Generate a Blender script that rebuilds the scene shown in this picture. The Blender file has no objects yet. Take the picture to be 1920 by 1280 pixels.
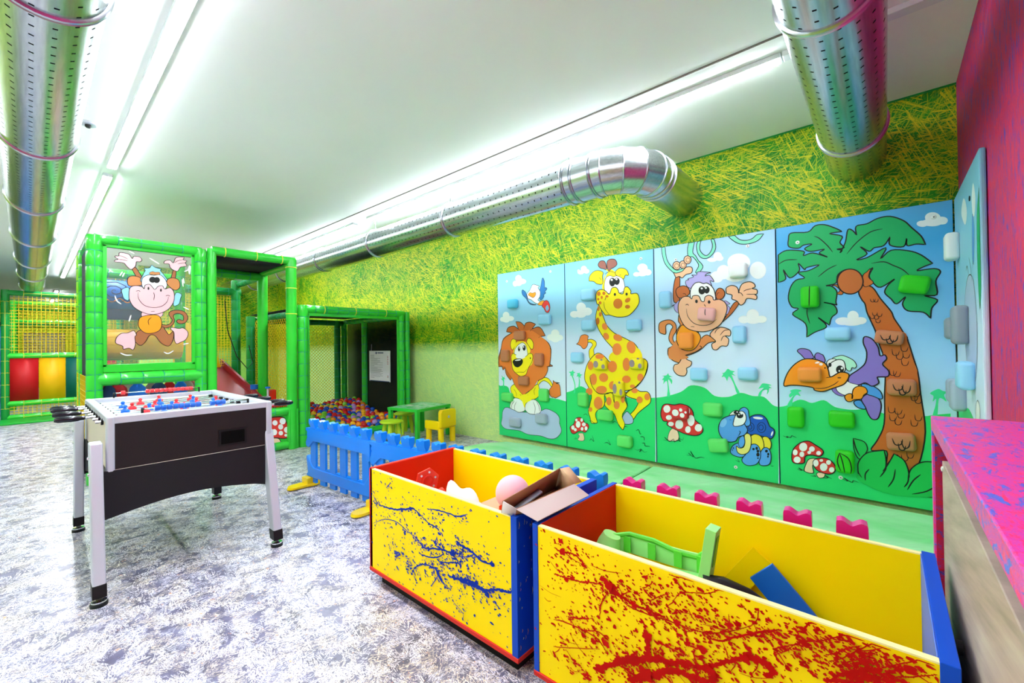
import bpy, bmesh, math, random
from mathutils import Vector, Matrix
from mathutils.geometry import tessellate_polygon, delaunay_2d_cdt
random.seed(7)
SC = bpy.context.scene
COL = SC.collection
PI = math.pi
# ------------------------------------------------------------------ camera, world, exposure
def make_camera():
    yaw, pitch, roll = math.radians(41.364), math.radians(0.55), math.radians(-0.7126)
    f = Vector((-math.sin(yaw), math.cos(yaw), 0)); r = Vector((math.cos(yaw), math.sin(yaw), 0)); u = Vector((0, 0, 1))
    f2 = f*math.cos(pitch) + u*math.sin(pitch); u2 = u*math.cos(pitch) - f*math.sin(pitch)
    r3 = r*math.cos(roll) + u2*math.sin(roll); u3 = u2*math.cos(roll) - r*math.sin(roll)
    cd = bpy.data.cameras.new('camera'); cd.lens = 797.0/1920*36; cd.sensor_width = 36; cd.clip_start = .02; cd.clip_end = 100
    co = bpy.data.objects.new('camera', cd); COL.objects.link(co)
    m = Matrix((r3, u3, -f2)).transposed().to_4x4(); m.translation = Vector((0, 0, 1.25)); co.matrix_world = m
    SC.camera = co
make_camera()
w = bpy.data.worlds.new('world'); SC.world = w; w.use_nodes = True
w.node_tree.nodes['Background'].inputs[0].default_value = (1, 1, 1, 1); w.node_tree.nodes['Background'].inputs[1].default_value = .3
SC.view_settings.view_transform = 'Standard'; SC.view_settings.look = 'None'; SC.view_settings.gamma = 1
SC.view_settings.use_curve_mapping = False
SC.view_settings.exposure = 2.83
LAMP = 15
# room
XR, YG, YL, XF, ZC = .372, 4.043, -2.6, -22.0, 2.948
YP = 3.983
# ------------------------------------------------------------------ helpers
def srgb(h):
    h = h.lstrip('#'); c = [int(h[i:i+2], 16)/255 for i in (0, 2, 4)]
    return tuple([(x/12.92 if x <= .04045 else ((x+.055)/1.055)**2.4) for x in c] + [1])
MATS = {}
def mat(name, col, rough=.5, metal=0, emit=0, alpha=1, coat=0, spec=.32, trans=0):
    m = bpy.data.materials.new(name); m.use_nodes = True; b = m.node_tree.nodes['Principled BSDF']
    c = srgb(col) if isinstance(col, str) else tuple(col)
    b.inputs['Base Color'].default_value = c; b.inputs['Roughness'].default_value = rough; b.inputs['Metallic'].default_value = metal
    b.inputs['Specular IOR Level'].default_value = spec; b.inputs['Coat Weight'].default_value = coat
    if emit: b.inputs['Emission Color'].default_value = c; b.inputs['Emission Strength'].default_value = emit
    if alpha < 1: b.inputs['Alpha'].default_value = alpha
    if trans: b.inputs['Transmission Weight'].default_value = trans
    m.diffuse_color = c; MATS[name] = m
    return m
class NT:
    def __init__(s, m): s.t = m.node_tree; s.n = s.t.nodes; s.b = s.n['Principled BSDF']
    def new(s, k, **kw):
        o = s.n.new(k)
        for a, v in kw.items(): setattr(o, a, v)
        return o
    def link(s, a, b): s.t.links.new(a, b)
    def math(s, op, a, b=None, c=None):
        o = s.new('ShaderNodeMath', operation=op)
        for i, v in enumerate((a, b, c)):
            if v is None: continue
            if isinstance(v, (int, float)): o.inputs[i].default_value = v
            else: s.link(v, o.inputs[i])
        return o.outputs[0]
    def coord(s, scale=(1, 1, 1), rot=(0, 0, 0), loc=(0, 0, 0)):
        if not hasattr(s, 'tc'): s.tc = s.new('ShaderNodeTexCoord')
        m = s.new('ShaderNodeMapping'); s.link(s.tc.outputs['Object'], m.inputs['Vector'])
        r = s.new('ShaderNodeMapping'); m.inputs['Rotation'].default_value = rot; m.inputs['Location'].default_value = loc
        s.link(m.outputs[0], r.inputs['Vector']); r.inputs['Scale'].default_value = scale
        return r.outputs[0]
    def noise(s, vec, scale=5, detail=2, rough=.5, dist=0):
        o = s.new('ShaderNodeTexNoise'); s.link(vec, o.inputs['Vector']); o.inputs['Scale'].default_value = scale
        o.inputs['Detail'].default_value = detail; o.inputs['Roughness'].default_value = rough; o.inputs['Distortion'].default_value = dist
        return o.outputs['Fac']
    def ramp(s, fac, stops):
        o = s.new('ShaderNodeValToRGB'); e = o.color_ramp.elements
        while len(e) < len(stops): e.new(.5)
        for i, (p, c) in enumerate(stops): e[i].position = p; e[i].color = srgb(c) if isinstance(c, str) else (c, c, c, 1)
        s.link(fac, o.inputs[0]); return o.outputs['Color']
    def mix(s, f, a, b, mode='MIX'):
        o = s.new('ShaderNodeMix', data_type='RGBA', blend_type=mode)
        for i, v in ((0, f), (6, a), (7, b)):
            if isinstance(v, (int, float)): o.inputs[i].default_value = v
            elif isinstance(v, str): o.inputs[i].default_value = srgb(v)
            else: s.link(v, o.inputs[i])
        return o.outputs[2]
    def base(s, c): s.link(c, s.b.inputs['Base Color'])
    def bump(s, h, strength=.2, dist=.01):
        o = s.new('ShaderNodeBump'); o.inputs['Strength'].default_value = strength; o.inputs['Distance'].default_value = dist
        s.link(h, o.inputs['Height']); s.link(o.outputs[0], s.b.inputs['Normal'])
class MB:
    """collects faces with material names; vertices in world metres"""
    def __init__(s): s.v = []; s.f = []; s.m = []; s.mats = []
    def mi(s, m):
        if m not in s.mats: s.mats.append(m)
        return s.mats.index(m)
    def add(s, vs, fs, m):
        o = len(s.v); s.v += [tuple(v) for v in vs]; k = s.mi(m)
        for f in fs: s.f.append(tuple(i+o for i in f)); s.m.append(k)
    def box(s, a, b, m, M=None):
        x0, y0, z0 = a; x1, y1, z1 = b
        vs = [Vector(p) for p in ((x0,y0,z0),(x1,y0,z0),(x1,y1,z0),(x0,y1,z0),(x0,y0,z1),(x1,y0,z1),(x1,y1,z1),(x0,y1,z1))]
        if M: vs = [M @ v for v in vs]
        s.add(vs, [(0,3,2,1),(4,5,6,7),(0,1,5,4),(1,2,6,5),(2,3,7,6),(3,0,4,7)], m)
    def bar(s, p, q, wd, ht, m, up=(0, 0, 1)):
        p, q = Vector(p), Vector(q); d = (q-p).normalized(); u = Vector(up)
        r = d.cross(u)
        if r.length < 1e-4: r = d.cross(Vector((1, 0, 0)))
        r.normalize(); u = r.cross(d)
        vs = [e + r*a*wd/2 + u*b*ht/2 for e in (p, q) for a, b in ((-1,-1),(1,-1),(1,1),(-1,1))]
        s.add(vs, [(0,1,2,3),(7,6,5,4),(0,4,5,1),(1,5,6,2),(2,6,7,3),(3,7,4,0)], m)
    def tube(s, pts, r, m, seg=12, caps=True, closed=False):
        P = [Vector(p) for p in pts]; n = len(P); R = r if isinstance(r, (list, tuple)) else [r]*n
        rings = []; prev = None
        for i, p in enumerate(P):
            if closed: d = P[(i+1) % n] - P[i-1]
            else: d = P[min(i+1, n-1)] - P[max(i-1, 0)]
            d.normalize()
            if prev is None:
                prev = d.cross(Vector((0, 0, 1)))
                if prev.length < 1e-3: prev = d.cross(Vector((1, 0, 0)))
            prev = (prev - d*prev.dot(d)).normalized(); b = d.cross(prev)
            rings.append([p + (prev*math.cos(2*PI*k/seg) + b*math.sin(2*PI*k/seg))*R[i] for k in range(seg)])
        vs = [v for g in rings for v in g]; fs = []
        for i in range(n if closed else n-1):
            j = (i+1) % n
            for k in range(seg): fs.append((i*seg+k, i*seg+(k+1) % seg, j*seg+(k+1) % seg, j*seg+k))
        if caps and not closed: fs.append(tuple(range(seg))[::-1]); fs.append(tuple((n-1)*seg+k for k in range(seg)))
        s.add(vs, fs, m)
    def lathe(s, c, prof, m, seg=20, axis=(0, 0, 1)):
        c = Vector(c); a = Vector(axis).normalized(); u = a.cross(Vector((0, 1, 0)))
        if u.length < 1e-3: u = a.cross(Vector((1, 0, 0)))
        u.normalize(); v = a.cross(u); vs = []; fs = []
        for r, h in prof:
            vs += [c + a*h + (u*math.cos(2*PI*k/seg) + v*math.sin(2*PI*k/seg))*max(r, 1e-4) for k in range(seg)]
        for i in range(len(prof)-1):
            for k in range(seg): fs.append((i*seg+k, i*seg+(k+1) % seg, (i+1)*seg+(k+1) % seg, (i+1)*seg+k))
        fs.append(tuple(range(seg))[::-1]); fs.append(tuple((len(prof)-1)*seg+k for k in range(seg)))
        s.add(vs, fs, m)
    def sphere(s, c, r, m, seg=12, rg=8, sc=(1, 1, 1)):
        c = Vector(c); vs = []; fs = []
        for i in range(1, rg):
            t = PI*i/rg
            for k in range(seg): vs.append(c + Vector((math.sin(t)*math.cos(2*PI*k/seg)*sc[0], math.sin(t)*math.sin(2*PI*k/seg)*sc[1], math.cos(t)*sc[2]))*r)
        vs += [c + Vector((0, 0, r*sc[2])), c - Vector((0, 0, r*sc[2]))]; T = len(vs)-2
        for i in range(rg-2):
            for k in range(seg): fs.append((i*seg+k, (i+1)*seg+k, (i+1)*seg+(k+1) % seg, i*seg+(k+1) % seg))
        for k in range(seg): fs.append((T, k, (k+1) % seg)); fs.append((T+1, (rg-2)*seg+(k+1) % seg, (rg-2)*seg+k))
        s.add(vs, fs, m)
    def prism(s, poly, f0, f1, m):
        """poly: 2-D outline, f0/f1 map a 2-D point to the two end planes"""
        n = len(poly); vs = [f0(p) for p in poly] + [f1(p) for p in poly]
        tri = tessellate_polygon([[Vector((p[0], p[1], 0)) for p in poly]])
        fs = [tuple(t) for t in tri] + [tuple(i+n for i in t)[::-1] for t in tri] + [(i, (i+1) % n, (i+1) % n+n, i+n) for i in range(n)]
        s.add(vs, fs, m)
    def rbox(s, c, size, m, r=.02, M=None, seg=4):
        """soft rounded cushion-like block (superellipsoid-like rounded box)"""
        hx, hy, hz = [q/2 for q in size]; r = min(r, hx, hy, hz)*.999; vs = []; fs = []; n = seg*4; rg = seg*2
        for i in range(rg+1):
            t = PI*i/rg; sg = 1 if math.cos(t) > 1e-6 else (-1 if math.cos(t) < -1e-6 else 0)
            for dup in ((0,) if sg else (1, -1)):
                zz = math.cos(t)*r + (sg if sg else dup)*(hz-r)
                for k in range(4):
                    for j in range(seg+1):
                        a = PI/2*k + PI/2*j/seg; cx = (1, -1, -1, 1)[k]; cy = (1, 1, -1, -1)[k]
                        vs.append(Vector((cx*(hx-r) + math.cos(a)*math.sin(t)*r, cy*(hy-r) + math.sin(a)*math.sin(t)*r, zz)))
        per = 4*(seg+1); rows = len(vs)//per
        for i in range(rows-1):
            for k in range(per): fs.append((i*per+k, (i+1)*per+k, (i+1)*per+(k+1) % per, i*per+(k+1) % per))
        fs.append(tuple(range(per))); fs.append(tuple((rows-1)*per+k for k in range(per))[::-1])
        M = M or Matrix.Identity(4); c = Vector(c)
        s.add([c + (M @ v) for v in vs], fs, m)
def build(mb, name, parent=None, bevel=0, smooth=True, seg=2, loc=None):
    me = bpy.data.meshes.new(name)
    o = bpy.data.objects.new(name, me); COL.objects.link(o)
    off = Vector((0, 0, 0)); q = parent
    while q is not None: off = off + q.location; q = q.parent
    if loc is not None: o.location = Vector(loc) - off; off = Vector(loc)
    me.from_pydata([tuple(Vector(v) - off) for v in mb.v], [], mb.f)
    for m in mb.mats: me.materials.append(MATS[m])
    for p, k in zip(me.polygons, mb.m): p.material_index = k
    bm = bmesh.new(); bm.from_mesh(me); bmesh.ops.recalc_face_normals(bm, faces=bm.faces)
    for e in bm.edges:
        e.smooth = not (len(e.link_faces) == 2 and e.calc_face_angle(0) > math.radians(38))
    bm.to_mesh(me); bm.free()
    if smooth:
        for p in me.polygons: p.use_smooth = True
    if bevel:
        b = o.modifiers.new('bevel', 'BEVEL'); b.width = bevel; b.segments = seg; b.limit_method = 'ANGLE'; b.angle_limit = math.radians(40)
    if parent: o.parent = parent
    return o
def tag(o, label=None, cat=None, group=None, kind=None):
    if label: o['label'] = label
    if cat: o['category'] = cat
    if group: o['group'] = group
    if kind: o['kind'] = kind
    return o
def thing(name, label, cat, loc=(0, 0, 0), group=None):
    o = bpy.data.objects.new(name, None); COL.objects.link(o); o.location = loc; o.empty_display_size = .1
    return tag(o, label, cat, group)
def copy_tree(o, parent=None):
    c = o.copy(); COL.objects.link(c); c.parent = parent
    for ch in list(KIDS.get(o.name, [])) or list(o.children): copy_tree(ch, c)
    return c
KIDS = {}
def catmull(P, closed, n=4):
    """Catmull-Rom through P; a point given twice is a sharp corner"""
    out = []; N = len(P)
    for i in range(N if closed else N-1):
        g = (lambda k: P[k % N]) if closed else (lambda k: P[max(0, min(N-1, k))])
        a, b, c, d = g(i-1), g(i), g(i+1), g(i+2)
        if b == c: continue
        for k in range(n):
            t = k/n
            out.append(tuple(.5*((2*b[j]) + (-a[j]+c[j])*t + (2*a[j]-5*b[j]+4*c[j]-d[j])*t*t + (-a[j]+3*b[j]-3*c[j]+d[j])*t**3) for j in (0, 1)))
    if not closed: out.append(P[-1])
    return out
def ribbon(mb, pts, w, m, f, closed=False, taper=True):
    n = len(pts); L = []
    for i in range(n):
        a = pts[i-1] if closed else pts[max(i-1, 0)]; b = pts[(i+1) % n] if closed else pts[min(i+1, n-1)]
        dx, dy = b[0]-a[0], b[1]-a[1]; l = math.hypot(dx, dy) or 1
        k = w/2 if (closed or not taper) else w/2*min(1, .35 + 1.5*min(i, n-1-i)/max(1, n-1)*2)
        L.append((-dy/l*k, dx/l*k))
    vs = [f((p[0]+q[0], p[1]+q[1])) for p, q in zip(pts, L)] + [f((p[0]-q[0], p[1]-q[1])) for p, q in zip(pts, L)]
    fs = [(i, (i+1) % n, (i+1) % n + n, i+n) for i in range(n if closed else n-1)]
    mb.add(vs, fs, m)
def fill(mb, pts, m, f):
    q = [Vector((p[0]*100, p[1]*100)) for i, p in enumerate(pts) if i == 0 or math.hypot(p[0]-pts[i-1][0], p[1]-pts[i-1][1]) > 1e-5]
    try: V, _, T_, *_r = delaunay_2d_cdt(q, [], [list(range(len(q)))], 1, 1e-5)
    except Exception: V, T_ = [], []
    if T_: mb.add([f((v.x/100, v.y/100)) for v in V], [tuple(t) for t in T_], m); return
    tri = tessellate_polygon([[Vector((p[0], p[1], 0)) for p in pts]])
    mb.add([f(p) for p in pts], [tuple(t) for t in tri], m)
def paint(mb, txt, f, bounds=None, step=.00006):
    """flat painted shapes; f(p, depth) gives the 3-D point"""
    d = .0004
    for ln in txt.strip().split('\n'):
        q = ln.split(); kind, col, wd = q[0], q[1], float(q[2])/1000
        v = [float(a)/1000 for a in q[3:]]; P = [(v[i], v[i+1]) for i in range(0, len(v), 2)]
        d += step
        cl = (lambda s: s) if bounds is None else (lambda s: [(min(max(a, bounds[0]), bounds[1]), min(max(b, bounds[2]), bounds[3])) for a, b in s])
        if kind == 'F':
            S = cl(catmull(P, True)); fill(mb, S, 'p_'+col, lambda p: f(p, d))
            if wd > 0:
                d += step; ribbon(mb, S, wd, 'p_ink', lambda p: f(p, d), True)
        else:
            ribbon(mb, cl(catmull(P, False)), wd*1.1, 'p_'+col, lambda p: f(p, d))
# ------------------------------------------------------------------ painted pictures: kind colour outline(mm) then points in mm on the board
ART = {}
ART['lion'] = '''F hill 0 -3806 712 -3712 736 -3647 744 -3578 724 -3535 642 -3412 614 -3107 671 -3019 642 -2847 636 -2714 617 -2699 618 -2699 618 -2707 50 -2707 50 -3818 50 -3818 50 -3765 50
F palmfar 0 -3671 729 -3666 796 -3711 832 -3711 832 -3678 833 -3697 880 -3697 880 -3659 848 -3632 883 -3632 883 -3643 844 -3614 822 -3614 822 -3646 825 -3647 787 -3653 730
F cloud 0 -3337 2070 -3342 2053 -3357 2040 -3377 2034 -3400 2037 -3420 2047 -3434 2063 -3439 2082 -3434 2099 -3419 2112 -3398 2118 -3376 2115 -3356 2104 -3342 2088
F cloud 0 -3407 2013 -3411 1998 -3421 1987 -3436 1982 -3452 1983 -3467 1992 -3477 2005 -3481 2021 -3477 2036 -3466 2047 -3451 2052 -3435 2050 -3420 2042 -3410 2029
F cloud 0 -3265 2025 -3272 2012 -3292 2002 -3319 1999 -3350 2002 -3378 2012 -3397 2025 -3404 2041 -3397 2054 -3377 2064 -3349 2067 -3318 2063 -3291 2054 -3272 2040
F cloud 0 -3328 2014 -3335 1999 -3351 1988 -3376 1983 -3403 1986 -3427 1995 -3444 2010 -3450 2027 -3443 2042 -3426 2053 -3402 2058 -3374 2055 -3350 2045 -3334 2030
F cloud 0 -3544 1627 -3550 1607 -3566 1591 -3589 1583 -3614 1585 -3637 1595 -3653 1612 -3658 1634 -3652 1654 -3636 1670 -3613 1677 -3587 1676 -3564 1665 -3549 1648
F cloud 0 -3613 1584 -3618 1570 -3631 1560 -3649 1556 -3670 1556 -3689 1563 -3702 1575 -3706 1588 -3701 1601 -3688 1611 -3669 1616 -3648 1615 -3630 1608 -3617 1597
F cloud 0 -3467 1586 -3473 1572 -3492 1562 -3518 1557 -3547 1558 -3573 1566 -3591 1578 -3597 1592 -3591 1606 -3572 1616 -3546 1621 -3517 1619 -3491 1612 -3473 1600
F cloud 0 -3538 1570 -3545 1557 -3562 1546 -3588 1541 -3616 1543 -3642 1550 -3660 1562 -3666 1577 -3659 1590 -3641 1601 -3615 1606 -3587 1604 -3562 1596 -3544 1584
F cloud 0 -2788 1380 -2794 1360 -2810 1344 -2834 1335 -2859 1336 -2882 1346 -2898 1362 -2904 1383 -2898 1404 -2881 1420 -2858 1428 -2832 1427 -2809 1417 -2794 1400
F cloud 0 -2857 1339 -2862 1323 -2877 1311 -2899 1304 -2922 1305 -2944 1312 -2959 1325 -2964 1341 -2958 1357 -2943 1369 -2921 1376 -2897 1375 -2876 1368 -2862 1355
F cloud 0 -2736 1332 -2741 1317 -2756 1306 -2778 1300 -2802 1300 -2823 1307 -2838 1319 -2843 1334 -2838 1349 -2822 1361 -2800 1367 -2777 1366 -2755 1359 -2741 1347
F cloud 0 -2784 1316 -2791 1301 -2808 1288 -2833 1282 -2861 1282 -2887 1290 -2904 1302 -2910 1318 -2904 1334 -2886 1346 -2860 1353 -2832 1352 -2807 1344 -2790 1332
F blue2 6 -3272 1821 -3319 1862 -3336 1900 -3328 1927 -3306 1920 -3271 1889 -3254 1838 -3226 1772 -3158 1740 -3112 1732 -3158 1731 -3204 1743 -3238 1773
F blue2 6 -3061 1795 -3065 1875 -3041 1952 -3018 2038 -2991 2000 -2987 1920 -2970 1923 -2954 1904 -2982 1876 -2972 1858 -2999 1842 -3000 1816 -3033 1784
F white 6 -3248 1837 -3254 1874 -3212 1911 -3177 1966 -3154 1977 -3120 1969 -3064 1946 -3086 1930 -3054 1883 -3060 1821 -3089 1788 -3045 1758 -3078 1738 -3134 1756 -3191 1796 -3237 1814
F orange 5 -3236 1859 -3213 1884 -3167 1875 -3127 1881 -3122 1849 -3156 1820 -3190 1832 -3236 1859
F orange 5 -3090 1739 -3044 1767 -3000 1772 -3001 1737 -3034 1718 -3079 1725
F red 6 -3029 1713 -2989 1767 -2946 1764 -2920 1722 -2915 1670 -2937 1628 -2975 1639 -3002 1684
F panelblue 0 -2980 1683 -2952 1716 -2936 1698 -2931 1671 -2959 1647
F mane2 8 -3691 1219 -3691 1219 -3650 1338 -3503 1409 -3503 1409 -3598 1426 -3598 1426 -3565 1477 -3471 1492 -3398 1452 -3398 1452 -3439 1547 -3439 1547 -3360 1534 -3301 1486 -3301 1486 -3277 1521 -3207 1529 -3127 1501 -3127 1501 -3185 1445 -3185 1445 -3094 1468 -3039 1440 -2985 1359 -2985 1359 -3062 1352 -3062 1352 -2986 1307 -2933 1262 -2907 1193 -2914 1115 -2931 1036 -2948 1001 -3788 982 -3788 982
F lionyel 6 -3110 813 -3037 864 -2961 868 -2908 822 -2887 780 -2909 770 -2951 812 -3016 835 -3071 806 -3106 768
F mane 6 -2892 788 -2881 845 -2881 845 -2855 825 -2792 819 -2844 812 -2793 794 -2779 680 -2779 680 -2847 645 -2879 651 -2900 650 -2937 682 -2936 734
F lionyel 6 -3495 762 -3540 717 -3516 644 -3473 605 -3412 577 -3317 566 -3199 593 -3108 635 -3084 690 -3089 752 -3128 785 -3315 657 -3458 759
F mane2 7 -3692 1196 -3713 1081 -3664 939 -3664 939 -3631 968 -3631 968 -3607 884 -3538 816 -3538 816 -3513 850 -3513 850 -3458 750 -3321 634 -3321 634 -3291 672 -3174 747 -3115 857 -3115 857 -3104 831 -3104 831 -3015 870 -2959 950 -2958 1020 -2958 1020 -2926 1008 -2926 1008 -2907 1168 -2944 1220 -3281 1295 -3626 1253
F mane 0 -3513 850 -3458 750 -3321 634 -3321 634 -3291 672 -3174 747 -3104 831 -3015 878 -2965 959 -3012 1072 -3054 1168 -3008 1291 -3141 1347 -3461 1363 -3625 1310 -3640 1168 -3618 978
F mane 0 -3685 1223 -3685 1223 -3638 1328 -3485 1409 -3386 1434 -3279 1430 -3186 1427 -3051 1352 -2954 1280 -2918 1193 -2936 1045 -3013 1000 -3656 985 -3706 1108
L ink 4 -3398 1452 -3362 1424
L ink 4 -3301 1486 -3314 1450
L ink 4 -3185 1445 -3215 1419
L ink 4 -3062 1352 -3085 1340
F lionyel 6 -3531 1260 -3505 1325 -3449 1329 -3437 1287 -3476 1213 -3507 1199
F lionyel 6 -3269 1294 -3245 1334 -3199 1324 -3165 1274 -3172 1211 -3201 1207 -3246 1257
F lionyel 0 -3437 1287 -3364 1304 -3281 1285 -3212 1202 -3225 1148 -3190 1158 -3179 1131 -3180 1041 -3251 994 -3454 990 -3515 1063 -3520 1129 -3476 1157 -3482 1176
F white 5 -3470 1143 -3457 1203 -3401 1259 -3328 1285 -3282 1248 -3259 1176 -3260 1112 -3297 1057 -3404 1065 -3465 1110
F ink 0 -3372 1208 -3374 1195 -3379 1185 -3386 1179 -3394 1179 -3402 1185 -3406 1195 -3408 1208 -3406 1221 -3401 1231 -3394 1237 -3385 1236 -3378 1231 -3373 1220
F ink 0 -3285 1219 -3287 1205 -3294 1194 -3304 1187 -3314 1187 -3324 1194 -3330 1205 -3332 1219 -3329 1234 -3323 1245 -3313 1251 -3302 1251 -3293 1245 -3287 1233
F white 0 -3379 1220 -3380 1216 -3382 1212 -3385 1211 -3388 1211 -3391 1212 -3393 1216 -3393 1220 -3392 1224 -3390 1227 -3388 1229 -3384 1229 -3381 1227 -3380 1224
F white 0 -3307 1232 -3308 1228 -3310 1224 -3313 1222 -3317 1222 -3320 1224 -3323 1228 -3323 1232 -3322 1236 -3320 1240 -3317 1242 -3313 1242 -3310 1240 -3308 1236
F lionyel 6 -3508 1130 -3489 1154 -3403 1122 -3296 1113 -3236 1150 -3190 1150 -3174 1114 -3192 1051 -3251 969 -3288 895 -3371 874 -3432 899 -3498 953 -3510 1027 -3521 1112
F white 0 -3290 1118 -3298 1104 -3319 1093 -3350 1086 -3385 1086 -3417 1092 -3439 1103 -3446 1117 -3438 1131 -3416 1142 -3384 1149 -3349 1149 -3318 1143 -3297 1132
F ink 0 -3497 1056 -3453 1084 -3368 1090 -3332 1067 -3345 1021 -3406 983 -3461 991 -3491 1028
F white 0 -3362 1077 -3366 1072 -3379 1067 -3398 1063 -3420 1061 -3439 1060 -3453 1062 -3459 1065 -3455 1070 -3442 1074 -3423 1078 -3401 1081 -3382 1082 -3368 1080
L ink 4 -3443 917 -3382 924 -3311 926 -3269 968
F ink 0 -3203 1096 -3204 1092 -3206 1089 -3210 1087 -3214 1087 -3218 1089 -3220 1092 -3221 1096 -3220 1100 -3218 1103 -3214 1105 -3210 1105 -3206 1103 -3204 1100
L ink 4 -3153 659 -3163 703 -3140 749
L ink 4 -3442 621 -3448 667 -3484 711
L ink 3 -3363 636 -3387 652
L ink 3 -3268 642 -3256 656
F rock 5 -3601 473 -3672 424 -3687 327 -3701 249 -3631 200 -3480 204 -3382 202 -3264 176 -3070 183 -2961 167 -2865 180 -2792 241 -2775 294 -2800 359 -2799 419 -2850 473 -2977 509 -3066 479 -3236 446 -3415 438
F white 6 -3467 600 -3517 569 -3550 501 -3538 464 -3470 447 -3415 429 -3348 440 -3306 466 -3312 521 -3352 572 -3400 596
F white 6 -3306 476 -3293 540 -3234 586 -3165 604 -3109 582 -3065 524 -3066 470 -3100 441 -3156 428 -3237 428 -3283 450
L ink 5 -3474 563 -3518 513 -3519 461
L ink 5 -3443 556 -3475 498 -3470 447
L ink 5 -3177 577 -3149 507 -3162 428
L ink 5 -3131 589 -3093 530 -3082 469
F lionyel 0 -3400 605 -3352 572 -3312 493 -3293 549 -3211 592 -3210 628 -3315 657'''
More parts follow.
